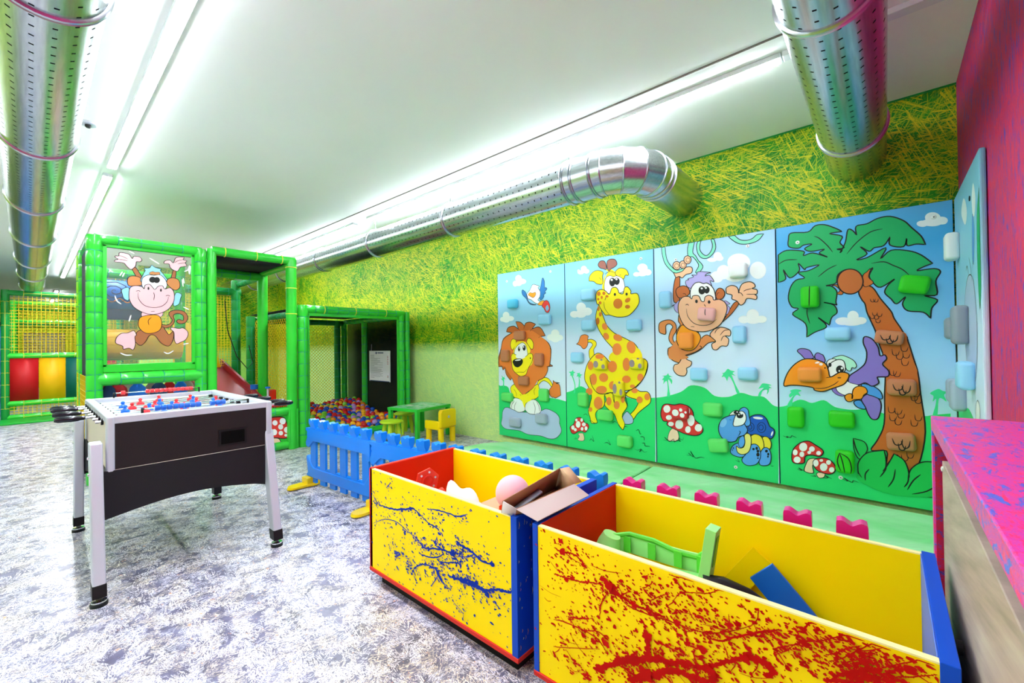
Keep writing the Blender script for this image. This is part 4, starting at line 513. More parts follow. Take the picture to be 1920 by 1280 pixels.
ART['palm'] = '''F hill 0 -656 731 -656 731 -603 746 -531 794 -488 797 -437 780 -362 807 -298 762 -220 749 -159 754 -84 770 -20 738 97 731 189 741 228 753 308 770 308 770 299 50 299 50 -666 50 -666 50
F palmfar 0 -599 746 -580 790 -557 829 -580 811 -586 832 -570 854 -579 864 -552 878 -521 878 -502 869 -522 857 -509 827 -535 835 -558 802 -572 738
F palmfar 0 224 744 238 816 242 861 226 842 230 878 214 895 230 913 255 928 274 916 298 909 280 890 291 847 267 867 254 853 246 746
F cloud 0 282 2061 278 2047 268 2037 253 2034 236 2037 222 2046 211 2061 208 2077 212 2091 222 2101 237 2105 254 2101 268 2091 278 2077
F cloud 0 222 2032 219 2023 212 2017 200 2015 188 2018 177 2024 169 2033 167 2043 170 2052 178 2057 189 2059 201 2056 212 2050 220 2041
F cloud 0 315 2034 312 2023 305 2015 294 2013 282 2015 272 2022 264 2033 262 2045 265 2056 272 2063 283 2066 295 2063 306 2056 313 2046
F cloud 0 288 2025 284 2016 270 2010 250 2009 228 2014 208 2022 194 2034 190 2045 195 2055 209 2061 229 2061 251 2057 270 2048 284 2037
F cloud 0 -148 1430 -151 1412 -160 1398 -173 1390 -188 1391 -201 1400 -210 1415 -213 1434 -209 1452 -200 1466 -187 1473 -172 1472 -159 1463 -150 1448
F cloud 0 -192 1398 -197 1386 -210 1376 -228 1371 -248 1372 -267 1378 -279 1389 -284 1402 -279 1415 -266 1424 -247 1429 -227 1428 -209 1422 -197 1411
F cloud 0 -104 1398 -108 1386 -117 1378 -130 1373 -144 1374 -157 1379 -166 1389 -169 1401 -165 1412 -156 1421 -143 1425 -129 1424 -116 1419 -107 1409
F cloud 0 -131 1384 -137 1374 -153 1367 -177 1364 -203 1365 -227 1370 -244 1379 -250 1389 -244 1399 -227 1406 -203 1409 -176 1408 -152 1402 -136 1394
F fern 8 -248 1908 -248 1908 -216 1980 -200 2070 -173 2061 -150 2022 -150 2022 -152 2087 -91 2094 -33 2120 33 2121 102 2077 143 2019 188 1954 208 1894 208 1894 162 1905 118 1902 116 1952 116 1952 99 1898 30 1920 31 1978 31 1978 -3 1922 -54 1915 -82 1894 -131 1935 -94 1877 -153 1844 -94 1851 8 1906 -21 1832 35 1883 125 1865 186 1827 240 1763 240 1763 200 1748 164 1724 245 1728 276 1703 253 1644 257 1553 197 1552 259 1518 231 1465 225 1396 225 1396 190 1440 113 1455 88 1503 104 1552 58 1506 29 1544 -3 1591 15 1641 50 1680 -24 1630 -63 1664 -85 1718 -64 1775 -120 1722 -154 1764 -214 1780 -263 1747 -276 1686 -336 1673 -302 1665 -271 1623 -278 1546 -271 1522 -271 1522 -351 1548 -291 1524 -272 1468 -305 1431 -319 1373 -319 1373 -388 1435 -344 1385 -344 1354 -409 1324 -462 1286 -462 1286 -468 1391 -552 1468 -513 1511 -554 1526 -578 1594 -562 1684 -524 1737 -469 1747 -509 1793 -441 1801 -375 1836 -454 1826 -468 1812 -508 1866 -502 1808 -565 1758 -609 1830 -593 1753 -645 1730 -645 1730 -642 1952 -642 1952 -582 1980 -472 1955 -473 1922 -413 1933 -323 1888 -374 1927 -341 1950 -426 1947 -465 1974 -418 2002 -472 2003 -506 1984 -568 2007 -570 2065 -552 2112 -443 2100 -396 2139 -338 2136 -270 2095 -233 2064 -233 2064 -308 2063 -234 2030 -247 1985 -223 1943 -266 1938 -236 1926
L ink 6 -291 1919 -322 1974 -372 2039 -404 2060
L ink 6 -209 1894 -151 1969 -74 2031 -7 2041
L ink 6 -72 1806 -5 1808 44 1776 92 1741 128 1693
L ink 6 -268 1822 -325 1794 -383 1745
L ink 6 -641 1876 -590 1902 -514 1896
L ink 6 -441 1390 -457 1463 -456 1511
F trunk 8 -145 1604 -128 1550 -111 1518 -101 1457 -79 1389 -57 1321 -36 1239 105 1237 85 1316 44 1405 28 1457 -26 1549 -69 1634 -126 1655
F trunk 5 -120 1722 -96 1750 -76 1769 -88 1711 -63 1671 -80 1650 -115 1646
F trunk 5 -241 1597 -271 1608 -252 1629 -277 1663 -302 1669 -264 1673 -234 1628
F coco 8 -119 1681 -127 1642 -147 1613 -177 1598 -210 1601 -240 1621 -260 1656 -267 1697 -259 1736 -238 1766 -207 1780 -174 1776 -145 1755 -126 1721
L ink 4 -82 1553 -76 1532 -60 1531 -54 1551
L ink 4 -65 1552 -60 1531 -43 1529 -37 1550
L ink 4 -72 1456 -67 1434 -50 1434 -44 1454
L ink 4 -47 1447 -41 1426 -25 1425 -19 1445
L ink 4 -87 1434 -81 1413 -64 1412 -58 1432
L ink 4 -56 1403 -50 1382 -34 1381 -28 1401
L ink 4 -64 1429 -59 1408 -42 1407 -36 1428
F trunk 8 -41 1247 -14 1133 -9 1011 -15 870 -21 663 -59 546 -93 469 -10 477 -12 384 45 458 101 348 152 412 187 633 169 883 158 1026 136 1135 112 1244 92 1290 -19 1293
F trunk 0 -33 1265 -14 1133 -9 1011 88 1015 154 1026 130 1135 108 1235 92 1309 -33 1313
L ink 4 29 1194 34 1154 57 1151 67 1180
L ink 4 74 1222 79 1182 102 1178 112 1208
L ink 4 49 1166 54 1127 77 1123 87 1153
L ink 4 84 1176 88 1136 111 1133 121 1162
L ink 4 76 1125 81 1085 104 1082 114 1112
L ink 4 13 1054 18 1014 41 1011 51 1041
L ink 4 34 1045 38 1006 62 1003 72 1033
L ink 4 119 884 124 845 146 843 156 873
L ink 4 130 912 134 873 157 871 166 900
L ink 4 139 867 144 828 166 827 175 856
L ink 4 2 792 7 752 30 751 40 781
L ink 4 36 786 41 746 65 745 75 775
L ink 4 50 759 55 720 78 718 88 749
L ink 4 8 736 13 697 36 696 46 726
L ink 4 35 711 40 672 63 671 73 702
L ink 4 117 711 121 672 144 671 153 701
L ink 4 137 749 142 711 164 709 174 739
L ink 4 66 466 70 427 93 428 103 458
L ink 4 93 489 98 450 120 450 130 481
F violet 6 -360 1145 -349 1105 -365 1090 -398 1094 -414 1140 -397 1166 -373 1155
F violet 6 -525 1181 -499 1199 -447 1186 -423 1140 -415 1130 -466 1114 -500 1150
F blue3 6 -184 810 -150 823 -121 786 -121 762 -151 764 -177 782
F violet 7 -142 833 -97 874 -47 840 -34 794 -42 736 -57 697 -86 694 -107 730 -121 777
F blue3 6 -141 939 -82 932 -39 897 -26 851 -40 840 -76 857 -112 873
F violet 4 -312 890 -280 852 -241 850 -264 893 -279 922
F violet 8 -208 994 -154 1045 -116 1094 -107 1171 -125 1238 -117 1282 -77 1266 -45 1209 -35 1147 -10 1152 0 1124 -22 1086 9 1040 5 1002 -38 996 -52 991 -45 953 -82 928 -118 950 -156 933 -209 936
F white 4 -283 922 -239 964 -201 946 -156 929 -172 889 -195 858 -241 855 -280 882
F orange 6 -237 846 -210 867 -191 858 -195 829 -187 898 -156 924 -119 916 -108 883 -127 863 -142 833 -180 825 -203 809 -226 812
F mint 5 -308 1121 -260 1146 -229 1141 -183 1112 -165 1074 -176 1054 -192 1058 -200 1034 -223 1043 -245 1102
F white 5 -341 1090 -324 1115 -292 1121 -284 1106 -309 1071 -329 1060
F white 6 -332 1020 -329 1060 -308 1096 -268 1116 -237 1102 -230 1043 -254 1012 -310 980
F ink 0 -238 1042 -241 1030 -247 1019 -257 1013 -267 1013 -277 1018 -283 1028 -285 1041 -283 1054 -276 1065 -266 1071 -256 1071 -247 1066 -240 1055
F white 0 -243 1052 -244 1048 -246 1045 -248 1044 -252 1043 -254 1045 -256 1048 -257 1052 -256 1056 -254 1059 -251 1061 -248 1061 -245 1059 -243 1056
F white 0 -261 1032 -262 1029 -263 1027 -265 1026 -267 1026 -269 1027 -270 1029 -270 1032 -270 1034 -269 1036 -267 1038 -265 1038 -263 1037 -262 1034
F ink 0 -311 1076 -312 1069 -315 1063 -319 1060 -323 1060 -327 1063 -330 1068 -331 1075 -330 1082 -327 1088 -323 1091 -318 1091 -315 1088 -312 1082
F orange 8 -619 904 -599 990 -553 1065 -491 1113 -432 1119 -382 1105 -345 1080 -330 1030 -318 985 -262 1022 -215 1014 -212 984 -240 934 -304 901 -369 872 -418 879 -431 899 -512 910 -574 909
L ink 5 -427 894 -360 898 -303 926 -271 957
L ink 7 -278 980 -255 981
L ink 4 -347 977 -310 986
F white 0 -384 1094 -385 1091 -389 1088 -394 1085 -401 1084 -407 1083 -412 1085 -413 1088 -412 1091 -408 1094 -403 1097 -396 1099 -390 1099 -386 1097
F white 0 -364 1080 -365 1075 -368 1072 -373 1069 -378 1069 -383 1071 -386 1075 -387 1079 -386 1084 -382 1087 -378 1089 -373 1089 -368 1087 -365 1084
F ink 0 -346 1052 -347 1049 -348 1047 -350 1046 -352 1046 -354 1047 -356 1049 -356 1051 -356 1054 -354 1056 -352 1057 -350 1057 -348 1056 -347 1054
F cream 5 -461 346 -483 301 -492 248 -437 243 -440 298 -418 353
F red 7 -574 328 -564 403 -519 461 -467 484 -425 464 -372 422 -393 378 -443 380 -486 363 -496 310 -557 299
F white 0 -472 437 -475 422 -482 410 -493 402 -504 400 -514 405 -522 415 -524 430 -521 444 -514 457 -503 465 -492 467 -481 462 -474 451
F white 0 -424 429 -426 420 -431 412 -439 407 -447 406 -454 408 -460 415 -461 423 -459 433 -454 440 -446 446 -438 447 -431 444 -426 438
F white 0 -535 386 -537 376 -541 367 -548 362 -555 360 -561 364 -566 371 -567 381 -565 391 -561 400 -554 406 -547 407 -541 403 -536 396
F white 0 -492 377 -494 368 -498 360 -504 355 -511 354 -517 357 -522 364 -523 372 -521 382 -517 390 -511 395 -504 396 -497 393 -493 386
F white 0 -448 400 -449 394 -453 389 -457 386 -463 385 -468 387 -471 391 -472 396 -471 402 -467 406 -462 410 -457 410 -452 409 -449 405
F white 0 -386 404 -388 397 -392 391 -398 387 -405 386 -411 388 -415 393 -416 400 -414 407 -410 413 -404 417 -398 418 -392 416 -388 411
F white 0 -516 332 -518 321 -525 311 -534 304 -544 303 -553 306 -560 314 -562 324 -559 336 -553 345 -543 352 -533 353 -524 350 -518 342
F cream 4 -416 237 -403 254 -366 256 -371 225 -400 214
F red 7 -436 330 -410 360 -352 369 -312 341 -299 304 -314 266 -354 253 -403 264 -428 290
F white 0 -402 326 -404 314 -409 304 -416 297 -423 296 -430 300 -434 308 -436 320 -434 332 -429 342 -422 348 -415 349 -408 345 -404 337
F white 0 -348 305 -351 291 -357 280 -367 272 -377 270 -386 274 -392 284 -394 296 -392 310 -385 322 -376 329 -366 331 -357 327 -350 317
F white 0 -326 344 -328 336 -332 329 -338 324 -344 323 -350 326 -354 331 -355 339 -354 347 -349 354 -344 358 -337 359 -331 357 -327 351
F white 0 -307 292 -308 283 -313 276 -320 270 -327 269 -333 272 -338 278 -339 286 -337 295 -333 303 -326 308 -319 310 -312 307 -308 301
F white 0 -374 351 -375 346 -378 342 -383 339 -388 338 -393 340 -396 342 -397 347 -396 351 -392 355 -388 358 -383 359 -378 358 -375 355
L ink 4 -540 255 -509 250 -531 267 -488 244
L ink 3 -454 219 -420 220 -437 228
L ink 4 -379 218 -346 225 -362 237 -322 222
L ink 4 -630 504 -598 492 -607 502 -580 495 -571 512 -540 500
L ink 4 -266 235 -228 223 -251 243 -205 218 -197 234 -167 226
F bush 6 -172 409 -190 469 -192 542 -192 542 -132 526 -114 480 -126 440 -149 398
F bush 7 104 349 132 400 165 428 204 439 260 431 302 351 300 229 115 201 89 228
F bush 7 -169 327 -164 376 -134 430 -96 459 -24 480 -24 480 -15 420 -19 354 -49 292 -28 249 -93 236 -159 271
F bush 7 -49 292 -5 385 28 465 28 465 79 427 101 348 96 284 62 222 -15 196 -50 236
F bush 0 -151 302 -48 330 -6 329 90 310 131 336 253 377 302 334 300 238 20 176 -167 240
L ink 7 -106 334 -128 296 -129 248
L ink 7 33 359 22 287 -7 226
L ink 7 160 346 123 298 92 228
L ink 7 -192 542 -178 471 -156 416
L ink 7 -15 383 -19 345 -49 288
L ink 7 101 348 96 284 76 243
L ink 7 252 306 188 240 115 204
L ink 5 -148 264 -166 299 -169 337'''
ART['window'] = '''F brown2 6 682 2068 674 2051 731 1938 764 1942 707 2066
F brown2 6 999 2086 976 1964 1008 1968 1022 2078
F mpink 6 634 2078 611 2107 552 2109 548 2124 572 2138 552 2151 552 2167 576 2171 580 2200 603 2207 651 2198 675 2159 687 2182 732 2183 748 2153 732 2134 707 2131 699 2086 666 2050
F mpink 6 972 2111 963 2144 923 2144 932 2174 972 2185 999 2160 1018 2214 1054 2231 1091 2231 1082 2206 1114 2199 1100 2174 1114 2147 1081 2131 1058 2122 1035 2079 999 2086
L ink 4 576 2171 603 2170 643 2149
L ink 4 572 2138 611 2136 642 2132
L ink 4 1008 2162 1036 2188 1082 2206
L ink 4 1036 2154 1072 2168 1110 2176
F brown2 6 899 1509 952 1510 988 1557 961 1612 970 1647 1024 1667 1089 1653 1121 1596 1098 1538 1051 1525 1024 1547 1042 1570 1079 1560 1079 1612 1033 1633 997 1608 1006 1546 970 1488 908 1476
F brown2 6 730 1450 697 1396 680 1363 729 1298 771 1331 804 1396 847 1397 898 1319 960 1291 996 1364 996 1444 960 1409 925 1465 899 1487
F mpink 6 685 1444 640 1422 593 1416 558 1373 554 1321 601 1294 608 1262 648 1272 680 1256 696 1309 693 1385 705 1401
F mpink 6 974 1466 988 1483 1042 1473 1079 1480 1116 1446 1120 1400 1097 1353 1060 1330 1023 1313 1005 1353 1001 1432
F mpink 4 763 1647 755 1581 891 1587 900 1654
F orange 6 722 1547 746 1586 814 1606 873 1603 899 1554 899 1487 873 1442 813 1419 763 1429 722 1482
L ink 5 822 1584 796 1550 800 1501
F brown3 6 638 1929 650 1973 690 1988 739 1972 756 1908 698 1892 650 1887
F brown3 6 945 1938 954 1984 998 2003 1044 1983 1053 1915 1025 1878 989 1886
F sky2 5 598 1845 650 1866 649 1748 614 1756 602 1798
F sky2 5 1066 1836 1016 1843 998 1716 1043 1731 1057 1789
F sky2 5 756 2007 773 2052 765 2073 807 2084 824 2114 849 2095 901 2080 892 2067 927 2015 936 1960 748 1929
F white 6 748 1897 752 1973 798 2011 840 2011 892 2022 936 1971 944 1905 900 1867 781 1867
F brown3 3 806 2034 832 2051 849 2045 884 2049 888 2028 849 2018 811 2018
F ink 0 857 1968 855 1955 847 1943 836 1936 824 1935 813 1940 806 1950 803 1963 806 1976 813 1988 824 1995 836 1996 847 1992 855 1982
F ink 0 889 1968 886 1955 879 1943 868 1936 857 1935 846 1940 839 1950 837 1963 839 1977 847 1988 857 1995 868 1997 879 1992 886 1982
F mpink 6 650 1791 658 1866 698 1892 747 1886 764 1866 772 1904 806 1916 827 1893 848 1868 874 1903 909 1912 927 1880 971 1896 1002 1853 1002 1762 962 1680 900 1632 830 1612 763 1625 690 1675 657 1738
F ink 0 805 1875 804 1868 802 1862 799 1859 796 1859 793 1862 791 1867 790 1873 791 1880 793 1886 796 1889 799 1889 802 1886 804 1881
F ink 0 904 1865 903 1858 901 1852 898 1849 894 1849 891 1852 889 1857 888 1864 889 1870 891 1876 894 1879 898 1880 901 1877 903 1872
L ink 5 702 1838 723 1845 735 1836
L ink 5 718 1829 722 1764 764 1702 831 1682 900 1699 944 1747 958 1804
L ink 5 935 1808 953 1817 971 1808
L ink 5 836 1839 844 1806 838 1756
L ink 4 814 1641 848 1646
L white 9 651 2230 691 2210
L white 9 807 2183 884 2133
L white 9 603 2021 583 1976
L white 9 618 2012 602 1968
L white 9 548 1782 563 1731 594 1702
L white 9 1072 1997 1081 1918
L white 9 1081 2010 1090 1953
L white 9 665 1599 649 1534
L white 9 1080 1704 1131 1678
L white 9 585 1226 624 1204 672 1204
L white 9 916 1230 951 1212 996 1240
L white 9 1078 1307 1125 1318
L white 9 1090 2080 1128 2102'''
ART['board'] = '''F red 10 1869 377 1920 410 1995 416 2064 403 2094 370 2125 291 2180 224 2172 184 2124 142 2062 140 2001 159 1956 167 1882 171 1839 238 1832 319
F white 0 2004 341 2002 328 1994 318 1982 313 1969 315 1958 323 1950 335 1947 350 1950 363 1958 373 1970 378 1982 376 1994 368 2002 356
F white 0 2099 348 2095 332 2085 319 2071 314 2055 316 2041 326 2031 341 2028 358 2032 375 2042 387 2056 393 2072 391 2086 381 2096 366
F white 0 2069 283 2066 269 2058 259 2046 254 2033 256 2022 264 2014 277 2011 292 2014 305 2022 315 2034 320 2047 318 2058 310 2066 298
F white 0 2149 233 2146 217 2135 206 2121 201 2105 203 2091 213 2081 228 2077 245 2081 260 2091 272 2105 277 2121 275 2136 265 2146 250
F white 0 1999 228 1996 213 1987 201 1974 196 1960 198 1948 208 1939 222 1936 238 1939 254 1948 266 1961 271 1975 269 1987 259 1996 245
F white 0 2067 207 2064 195 2057 187 2046 183 2035 185 2025 192 2018 203 2015 215 2018 227 2025 235 2035 239 2047 237 2057 230 2064 219
F white 0 2118 172 2116 165 2111 160 2103 158 2095 160 2088 164 2083 171 2081 178 2083 185 2088 190 2095 192 2104 190 2111 186 2116 180
F white 0 1911 291 1908 277 1900 267 1889 263 1876 265 1865 273 1858 285 1855 299 1858 313 1866 323 1877 327 1889 325 1900 317 1908 305
F cream 8 1919 161 2016 148 2031 76 1896 101'''
HOLDS = {'lion': [['teal',-3.4674,1.767,0.153,0.115,0.06,0],['skyb',-2.9763,1.5497,0.174,0.122,0.06,0],['brown',-3.3583,1.3725,0.168,0.109,0.06,0],['brown',-3.5998,1.1247,0.127,0.147,0.06,0],['brown',-3.0653,1.0831,0.122,0.149,0.06,0],['brown',-3.3043,0.8232,0.156,0.109,0.06,0],['green',-3.5741,0.6069,0.172,0.109,0.06,0],['green',-3.0017,0.6692,0.131,0.148,0.06,0],['greyb',-3.4486,0.3048,0.171,0.114,0.06,0],['greyb',-3.0413,0.3915,0.163,0.115,0.06,0]],'giraffe': [['skyb',-2.3915,1.7849,0.165,0.122,0.06,0],['skyb',-2.391,1.4594,0.165,0.115,0.06,0],['skyb',-1.8722,1.4395,0.153,0.112,0.06,0],['skyb',-2.5388,1.1133,0.152,0.111,0.06,0],['spotty',-2.2518,1.0428,0.149,0.113,0.06,0],['spotty',-1.8492,1.0594,0.142,0.114,0.06,0],['spotty',-2.0459,0.799,0.116,0.156,0.06,0],['green',-2.4708,0.6567,0.123,0.151,0.06,0],['green',-2.2041,0.5137,0.171,0.112,0.06,0],['green',-1.9893,0.2724,0.16,0.119,0.06,0]],'monkey': [['skyb',-1.5552,1.6642,0.113,0.158,0.06,0],['whiteh',-0.9304,1.8595,0.143,0.121,0.06,0],['skyb',-0.9295,1.3196,0.105,0.148,0.06,0],['pinkh',-1.1888,1.5053,0.147,0.118,0.06,-8],['orangeh',-1.3703,1.2748,0.128,0.148,0.06,0],['skyb',-1.264,0.9733,0.144,0.116,0.06,0],['skyb',-0.8724,0.9913,0.146,0.108,0.06,0],['green',-1.1514,0.6677,0.158,0.119,0.06,0],['green',-1.1106,0.3602,0.159,0.118,0.06,8],['redh',-1.4347,0.6146,0.154,0.119,0.06,0]],'palm': [['green2',-0.4347,1.5947,0.118,0.162,0.06,0],['green2',0.1481,1.6291,0.153,0.121,0.06,-12],['skyb',-0.2714,1.3079,0.156,0.095,0.06,0],['brown',0.0147,1.2735,0.152,0.096,0.06,-9],['brown',0.0733,0.9308,0.15,0.113,0.06,0],['brown',0.0648,0.5572,0.151,0.12,0.06,3],['orangeh',-0.4467,1.0005,0.151,0.112,0.06,0],['green2',-0.54,0.6636,0.112,0.162,0.06,0],['green2',-0.2565,0.6779,0.155,0.121,0.06,0],['green2',-0.2421,0.3683,0.111,0.166,0.06,0]]}
SPL = {'blue': ['6 -1991 431 -1884 437 -1784 457 -1705 481 -1646 469', '4 -1646 469 -1588 448 -1533 441 -1512 438', '4 -1587 509 -1504 521 -1439 525 -1376 528 -1322 550', '3 -2049 322 -1938 370 -1835 383 -1738 362 -1677 353 -1619 334', '5 -1677 353 -1633 330 -1604 325 -1507 350 -1416 362 -1367 373', '4 -1520 398 -1527 361 -1442 358 -1404 349 -1380 333 -1455 308 -1495 295', '6 -1384 416 -1342 409 -1284 403 -1240 386 -1175 392', '3 -1367 361 -1308 380 -1284 403 -1342 405 -1355 381 -1379 357', '4 -1711 170 -1687 205 -1635 241 -1584 253 -1536 256 -1509 248', '8 -1529 258 -1503 233 -1490 217', '3 -1490 217 -1457 199', '3 -1509 235 -1565 164', '7 -1437 256 -1381 263 -1333 276 -1286 281 -1264 277', '6 -1264 277 -1209 278 -1156 301 -1105 312 -1057 327', '8 -1381 263 -1333 264 -1275 273 -1220 270 -1204 261', '3 -1167 252 -1137 234', '2 -1407 152 -1383 145 -1347 131', '3 -1882 568 -1917 536', '3 -2047 438 -2009 432 -2046 469', '5 -1854 235 -1804 236 -1846 209', '4 -1649 289 -1577 294 -1508 316 -1468 346', '3 -1870 278 -1862 261', '3 -1757 210 -1710 211 -1725 229'], 'bluedot': ['-1784 457 10', '-1713 479 11', '-1646 467 8', '-1574 443 5', '-1410 364 17', '-1175 395 10', '-1488 297 9', '-1604 338 7', '-1516 250 10', '-1643 171 7', '-1464 197 6', '-1277 152 6', '-1324 101 5', '-1209 266 9', '-1913 290 5', '-1837 231 11', '-1190 555 3', '-1142 206 4', '-1697 103 4', '-1615 111 4', '-1471 139 4', '-1405 263 11', '-1356 272 10', '-1378 418 7', '-1109 410 3', '-1328 544 4'], 'red': ['4 -875 549 -853 542 -820 548 -788 549 -763 535', '4 -877 457 -843 459 -811 462 -769 468 -738 478 -689 487', '11 -684 506 -666 496 -657 482 -643 479', '5 -652 484 -616 473 -582 466 -548 467 -500 467', '3 -643 479 -599 455 -540 455 -488 461 -447 463 -421 459', '2 -540 479 -480 464 -425 465 -372 473 -322 498 -269 535', '2 -269 535 -253 558 -250 586', '2 -531 498 -507 518 -483 535', '2 -464 523 -441 554 -405 568 -363 583 -330 613', '3 -700 399 -695 422 -671 469', '3 -880 299 -835 309 -761 313 -707 307 -674 275', '4 -818 333 -781 344 -740 361', '3 -761 313 -706 332 -673 322', '2 -881 206 -825 227 -702 279', '26 -708 213 -651 257 -584 301 -522 335 -471 348 -426 365', '28 -603 232 -543 270 -483 319 -427 336', '15 -426 365 -373 383 -323 422 -273 456', '10 -273 456 -243 460 -221 448 -232 429', '11 -398 375 -357 374 -364 349', '9 -541 376 -538 347 -546 323', '12 -637 264 -576 257 -523 269', '3 -411 409 -404 387 -398 372', '3 -517 387 -482 388 -440 384', '4 -372 462 -339 467 -306 491 -248 530 -202 556', '3 -214 506 -197 517 -186 525', '2 -242 529 -234 517 -228 518', '2 -826 218 -799 195 -773 190', '5 -764 168 -743 165 -748 180', '2 -420 518 -410 500 -403 496', '2 -382 494 -322 505 -318 545', '23 -464 329 -409 337 -374 340', '6 -575 329 -601 301 -628 285', '2 -471 596 -444 598 -404 613', '2 -551 529 -530 545 -522 559', '2 -629 501 -616 489 -598 500', '3 -171 565 -156 574 -146 596 -130 604', '7 -130 603 -114 609 -96 620 -85 621', '2 -85 621 -67 627 -61 637', '3 -186 527 -169 537 -156 551 -145 554 -121 567', '2 -121 567 -92 588 -61 610 -45 622', '2 -108 526 -82 547 -49 583 -29 603 -9 620 -3 626', '2 -115 537 -95 551 -75 571 -51 587', '7 -98 498 -67 521 -42 539 -32 544', '13 -59 512 -42 523 -30 529 -26 515', '2 -32 544 -10 562 19 584 47 605 62 616', '2 39 625 51 626 72 629 76 620', '3 -10 552 6 562 19 571', '2 -26 526 10 551 32 562 65 583', '6 -116 478 -93 492 -76 495 -59 501', '2 -93 522 -71 544 -45 566 -25 586'], 'reddot': ['-844 582 9', '-836 548 12', '-755 529 7', '-716 512 4', '-541 394 15', '-452 470 10', '-386 427 11', '-423 425 7', '-721 298 9', '-678 311 12', '-666 496 14', '-582 542 3', '-279 449 10', '-624 523 5', '-824 459 8', '-480 392 6', '-499 483 6', '-438 559 5', '-344 534 4', '-700 578 3', '-639 565 3', '-479 540 5', '-388 531 5', '-260 549 3', '-577 468 8', '-363 378 12', '-547 280 20', '-645 376 6', '-3 626 5', '29 624 6', '54 627 5', '12 601 4', '-107 605 8', '-154 547 5', '-6 554 4', '-42 523 8', '-11 582 2', '43 578 2', '-95 551 3', '-32 539 4']}
# ------------------------------------------------------------------ materials
PAL = dict(ink='#17191b', white='#f4f6f6', cloud='#ecf3f5', hill='#2ad876', palmfar='#3ee09a', blue2='#1d6fb0', orange='#f79a1e', red='#e0342e', panelblue='#7db8e0',
  mane='#ee8236', mane2='#cc6a2c', lionyel='#fdea1c', rock='#b4c6e6', giry='#fbe70c', gspot='#f2883a', gspot2='#d97818', gbrown='#9a6055', hoof='#a9bfe2', cream='#f4d3b4',
  vine='#7fdcc0', mbrown='#c46a34', mskin='#f2bd98', mtail='#e08a4c', mbelly='#f4a21c', lilac='#b5aae6', turtdark='#1f5cc4', turt='#58a0ee', turtlight='#86c0f8',
  turtyel='#f3dc3a', turtyel2='#efe27c', fern='#18ac64', bush='#1cbe56', trunk='#ca6c2c', coco='#c46c34', violet='#8a76cf', blue3='#4b9be8', mint='#b4efd8',
  brown2='#a5663e', brown3='#c48048', mpink='#f3bcc2', sky2='#8ccdf0')
for k, c in PAL.items(): mat('p_'+k, c, .42)
GRN = '#1fc522'
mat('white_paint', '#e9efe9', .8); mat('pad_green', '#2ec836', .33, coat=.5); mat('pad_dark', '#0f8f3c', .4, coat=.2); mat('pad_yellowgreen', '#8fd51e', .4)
mat('lace_teal', '#1f9c84', .5); mat('lace_yellow', '#e8d648', .5); mat('black_fabric', '#22222c', .8); mat('net_yellow', '#f2cf1c', .6); mat('net_black', '#1b1b20', .7); mat('panel_edge', '#0f4468', .6)
mat('blue_plastic', '#0480ee', .3, coat=.25); mat('pink_plastic', '#d80a84', .25, coat=.3); mat('yellow_plastic', '#f7d40c', .3, coat=.3)
mat('chair_yellow', '#fdd800', .4); mat('stool_green', '#bcdc28', .4); mat('table_green', '#2fc23c', .35); mat('crate_yellow', '#ffde00', .45, spec=.12); mat('crate_red', '#dc2410', .45, spec=.15)
mat('crate_blue', '#0a48c0', .4, spec=.2); mat('crate_edge', '#f6e6a4', .5); mat('crate_base', '#cf2318', .5); mat('crate_in_blue', '#4f74d0', .45); mat('splat_blue', '#0a2c9c', .4, spec=.1); mat('splat_red', '#c00a02', .4, spec=.1)
mat('silver', '#c6cad8', .35, metal=.25); mat('alu', '#c9c9c4', .3, metal=.6); mat('side_beige', '#cdbfb2', .5); mat('cabinet_black', '#1c1518', .5); mat('skirt_black', '#131219', .5)
mat('rubber', '#08080e', .45); mat('handle_black', '#0c101c', .25, coat=.4); mat('chrome', '#dfe4e8', .12, metal=1); mat('player_red', '#ea2f3c', .3, coat=.3); mat('player_blue', '#1668dc', .3, coat=.3)
mat('pitch', '#cfeedd', .35); mat('slot', '#010101', .6, spec=.1); mat('red_vinyl', '#8c1422', .4); mat('panel_red', '#c8101c', .45); mat('panel_yellow', '#fcb80c', .45); mat('panel_dkgreen', '#0d5f58', .45)
mat('roller_yellow', '#ffc416', .4, coat=.2); mat('swirl_blue', '#2a7ce0', .4); mat('sack_red', '#c8202a', .6); mat('sack_blue', '#1f74e0', .6); mat('sack_navy', '#20406a', .6); mat('sack_grey', '#8d8276', .6)
mat('toy_green', '#9ae88a', .35); mat('toy_green2', '#5ccb3c', .35); mat('toy_red', '#e02a18', .35, coat=.3); mat('cloth_white', '#f2eeee', .7); mat('ball_pink', '#f1b6c0', .6)
mat('card', '#c09a78', .8); mat('card_in', '#a0714e', .8); mat('card_grey', '#dcd2cc', .75); mat('paper', '#eef0f2', .6); mat('ink_grey', '#8f949c', .6); mat('ink_navy', '#27466e', .6); mat('toy_black', '#1a1a1c', .4)
mat('toy_blue', '#1c6fd6', .4); mat('screw', '#e8ecec', .4); mat('h_teal', '#54c0e4', .5); mat('h_skyb', '#9ad6fb', .5); mat('h_brown', '#c67e58', .6); mat('h_green', '#62de6c', .5); mat('h_green2', '#2ecb1e', .5)
mat('h_greyb', '#a9b7cc', .5); mat('h_whiteh', '#e6eef0', .5); mat('h_pinkh', '#f3b6b6', .5); mat('h_orangeh', '#f4963c', .5); mat('h_redh', '#e0343c', .5); mat('h_spotty', '#f6e21c', .5); mat('h_grey', '#8d98a4', .45)
mat('concrete', '#b9b3a6', .7); mat('beige_panel', '#d8cfba', .6); mat('dark_gap', '#15130f', .8); mat('groove', '#6a6258', .8)
